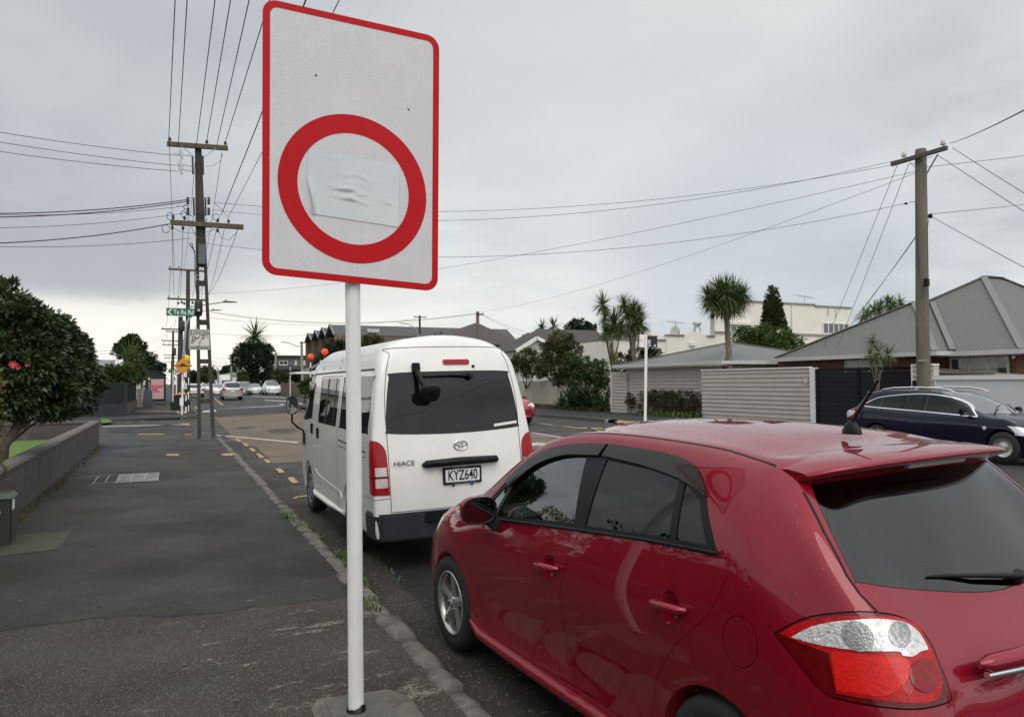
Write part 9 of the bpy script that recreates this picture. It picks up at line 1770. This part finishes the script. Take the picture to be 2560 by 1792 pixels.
# cypress, round glossy bush, far trees
t = plant('cypress', tuple(AY(*P('6', 240, 640), 39).xy)+(.1,), 'tall narrow dark cypress in front of the cream building', 'tree', [blob('6', x, (y0+y1)/2, rx, (y1-y0)/2, 39+dy) for x, y0, y1, rx, dy in ((222, 238, 420, 24, 0), (262, 252, 470, 26, .2), (190, 320, 560, 28, .1), (240, 300, 600, 40, -.2), (285, 330, 600, 30, 0), (170, 400, 640, 24, 0), (310, 440, 650, 26, .1), (335, 520, 650, 18, 0), (210, 380, 650, 40, -.3), (270, 420, 660, 40, -.3))], 26000, .11, 'leaf_cypress', r0=.2, seed=81, clump=.22, gap=.0, droop=-1.6, wid=.3)
t = plant('round_bush', tuple(AY(*P('6', 180, 800), 36.5).xy)+(.1,), 'rounded glossy bright green bush between garage roof and cream building', 'bush', [blob('6', 190, 680, 190, 100, 36.5), blob('6', 60, 680, 130, 90, 36.5), blob('6', 330, 730, 140, 80, 36.5), blob('6', 200, 760, 260, 80, 36.3)], 6500, .24, 'leaf_bright', seed=82, clump=.18, gap=.1, wid=.55)
t = thing('cabbage_grove', tuple(AY(*P('6', 1130, 500), 55).xy)+(.1,), 'cluster of spiky cabbage tree heads rising behind the grey wing roof', 'tree'); hs = [AY(*P('6', a, b), 55+c_) for a, b, c_ in ((1180, 390, 0), (1120, 410, 1), (1060, 440, 0), (1230, 400, 1), (980, 500, 0), (1100, 450, -1), (1010, 480, 1), (1280, 380, 2), (1200, 430, 0))]; blades('crown', [(q.x, q.y, q.z, 1) for q in hs], 110, 1.25, .09, M['leaf_cabbage'], t, 83); limbs(t, tuple(AY(*P('6', 1130, 500), 55).xy)+(.1,), [tuple(q) for q in hs], .25, M['bark_pale'], seed=83)
t = plant('round_tree', tuple(AY(*P('5', 625, 600), 85).xy)+(.1,), 'round dark tree top above the grey tiled roof', 'tree', [blob('5', 620, 500, 80, 48, 85), blob('5', 560, 520, 62, 40, 85), blob('5', 700, 530, 60, 38, 85), blob('5', 640, 560, 110, 40, 85)], 5200, .3, 'leaf_dark', r0=.4, seed=84, gap=.1)
for i, (a, b, s_) in enumerate(((312, 528, 45), (405, 515, 42))):
 q = AY(*P('5', a, b+10), 80); t = thing('palm_tree', (q.x, 80, .1), ('left feathery palm above the gabled house', 'right feathery palm above the gabled house')[i], 'tree', 'palms above the gabled house'); blades('crown', [(q.x, 80, q.z, 1)], 90, 1.9, .16, M['leaf_mid'], t, 85+i, droop=1.7, minz=-.2); limbs(t, (q.x, 80, .1), [(q.x, 80, q.z)], .2, M['bark_pale'])
t = plant('dark_shrub', tuple(AY(*P('5', 200, 640), 75).xy)+(.1,), 'dark tree top between the tall tiled roof and the gabled house', 'tree', [blob('5', 205, 615, 50, 38, 75), blob('5', 180, 640, 30, 30, 75)], 1500, .25, 'leaf_dark', seed=87)
# ---------------------------------------------------------------- what stands left of and behind the viewer (seen only in the cars' reflections)
t = thing('garden_hedge', (-2.7, 2, .15), 'tall clipped hedge continuing beside the viewer on the left', 'hedge'); foliage('hedge_leaves', [(-2.75, y, z, .55, .8, .6) for y in np.arange(-9, 8.8, 1.1) for z in (.7, 1.7)], 9000, .16, M['leaf_hedge'], t, 90, gap=.05, wid=.6); m = MB(); m.bb(-2.95, -2.55, -9.5, 9.2, .1, 1.9); m.build('hedge_core', M['bark'], t)
t = thing('weatherboard_cottage', (-11, 2, .15), 'white weatherboard cottage left of the viewer behind the hedge', 'house'); m = MB(); m.bb(-16, -8, -5, 8, 0, 3.2); m.build('wall', M['trim_white'], t); hip(t, -16.5, -7.5, -5.5, 8.5, 3.2, 6.0, -12, -12, -1, 4, M['roof_dark'], fl=False); window(t, (-8, 1), (-8, 3.5), 1.0, 2.4, (1, 0), 3)
for x, y, h, lab in ((-6.5, -12, 6.5, 'leafy tree behind the viewer on the left'), (-5.5, -22, 7.5, 'second leafy tree farther behind the viewer'), (22, -16, 6.5, 'leafy tree behind the viewer across the road')):
 plant('garden_tree', (x, y, .1), lab, 'tree', [(x, y, h*.68, 2.2, 2.2, 2.0), (x+1.2, y+.8, h*.55, 1.7, 1.7, 1.5), (x-1, y-1, h*.58, 1.6, 1.6, 1.5)], 2600, .32, 'leaf_dark', r0=.2, seed=91+int(h))
t = thing('power_pole', (1.1, -30.3, .12), 'power pole behind the viewer, where the overhead cables run to', 'power pole'); m = MB(); m.tube([(1.1, -30.3, .1), (1.1, -30.3, A1l.z+.2)], [.19, .13], 12); m.build('pole_shaft', M['pole_conc'], t)
for z, a, b in ((A1l.z, -.6, 2.6), (A2l.z, -.5, 3.0)): crossarm(t, (a, -30.1, z), (b, -30.1, z), .12, (.05, .3, .7, .95))
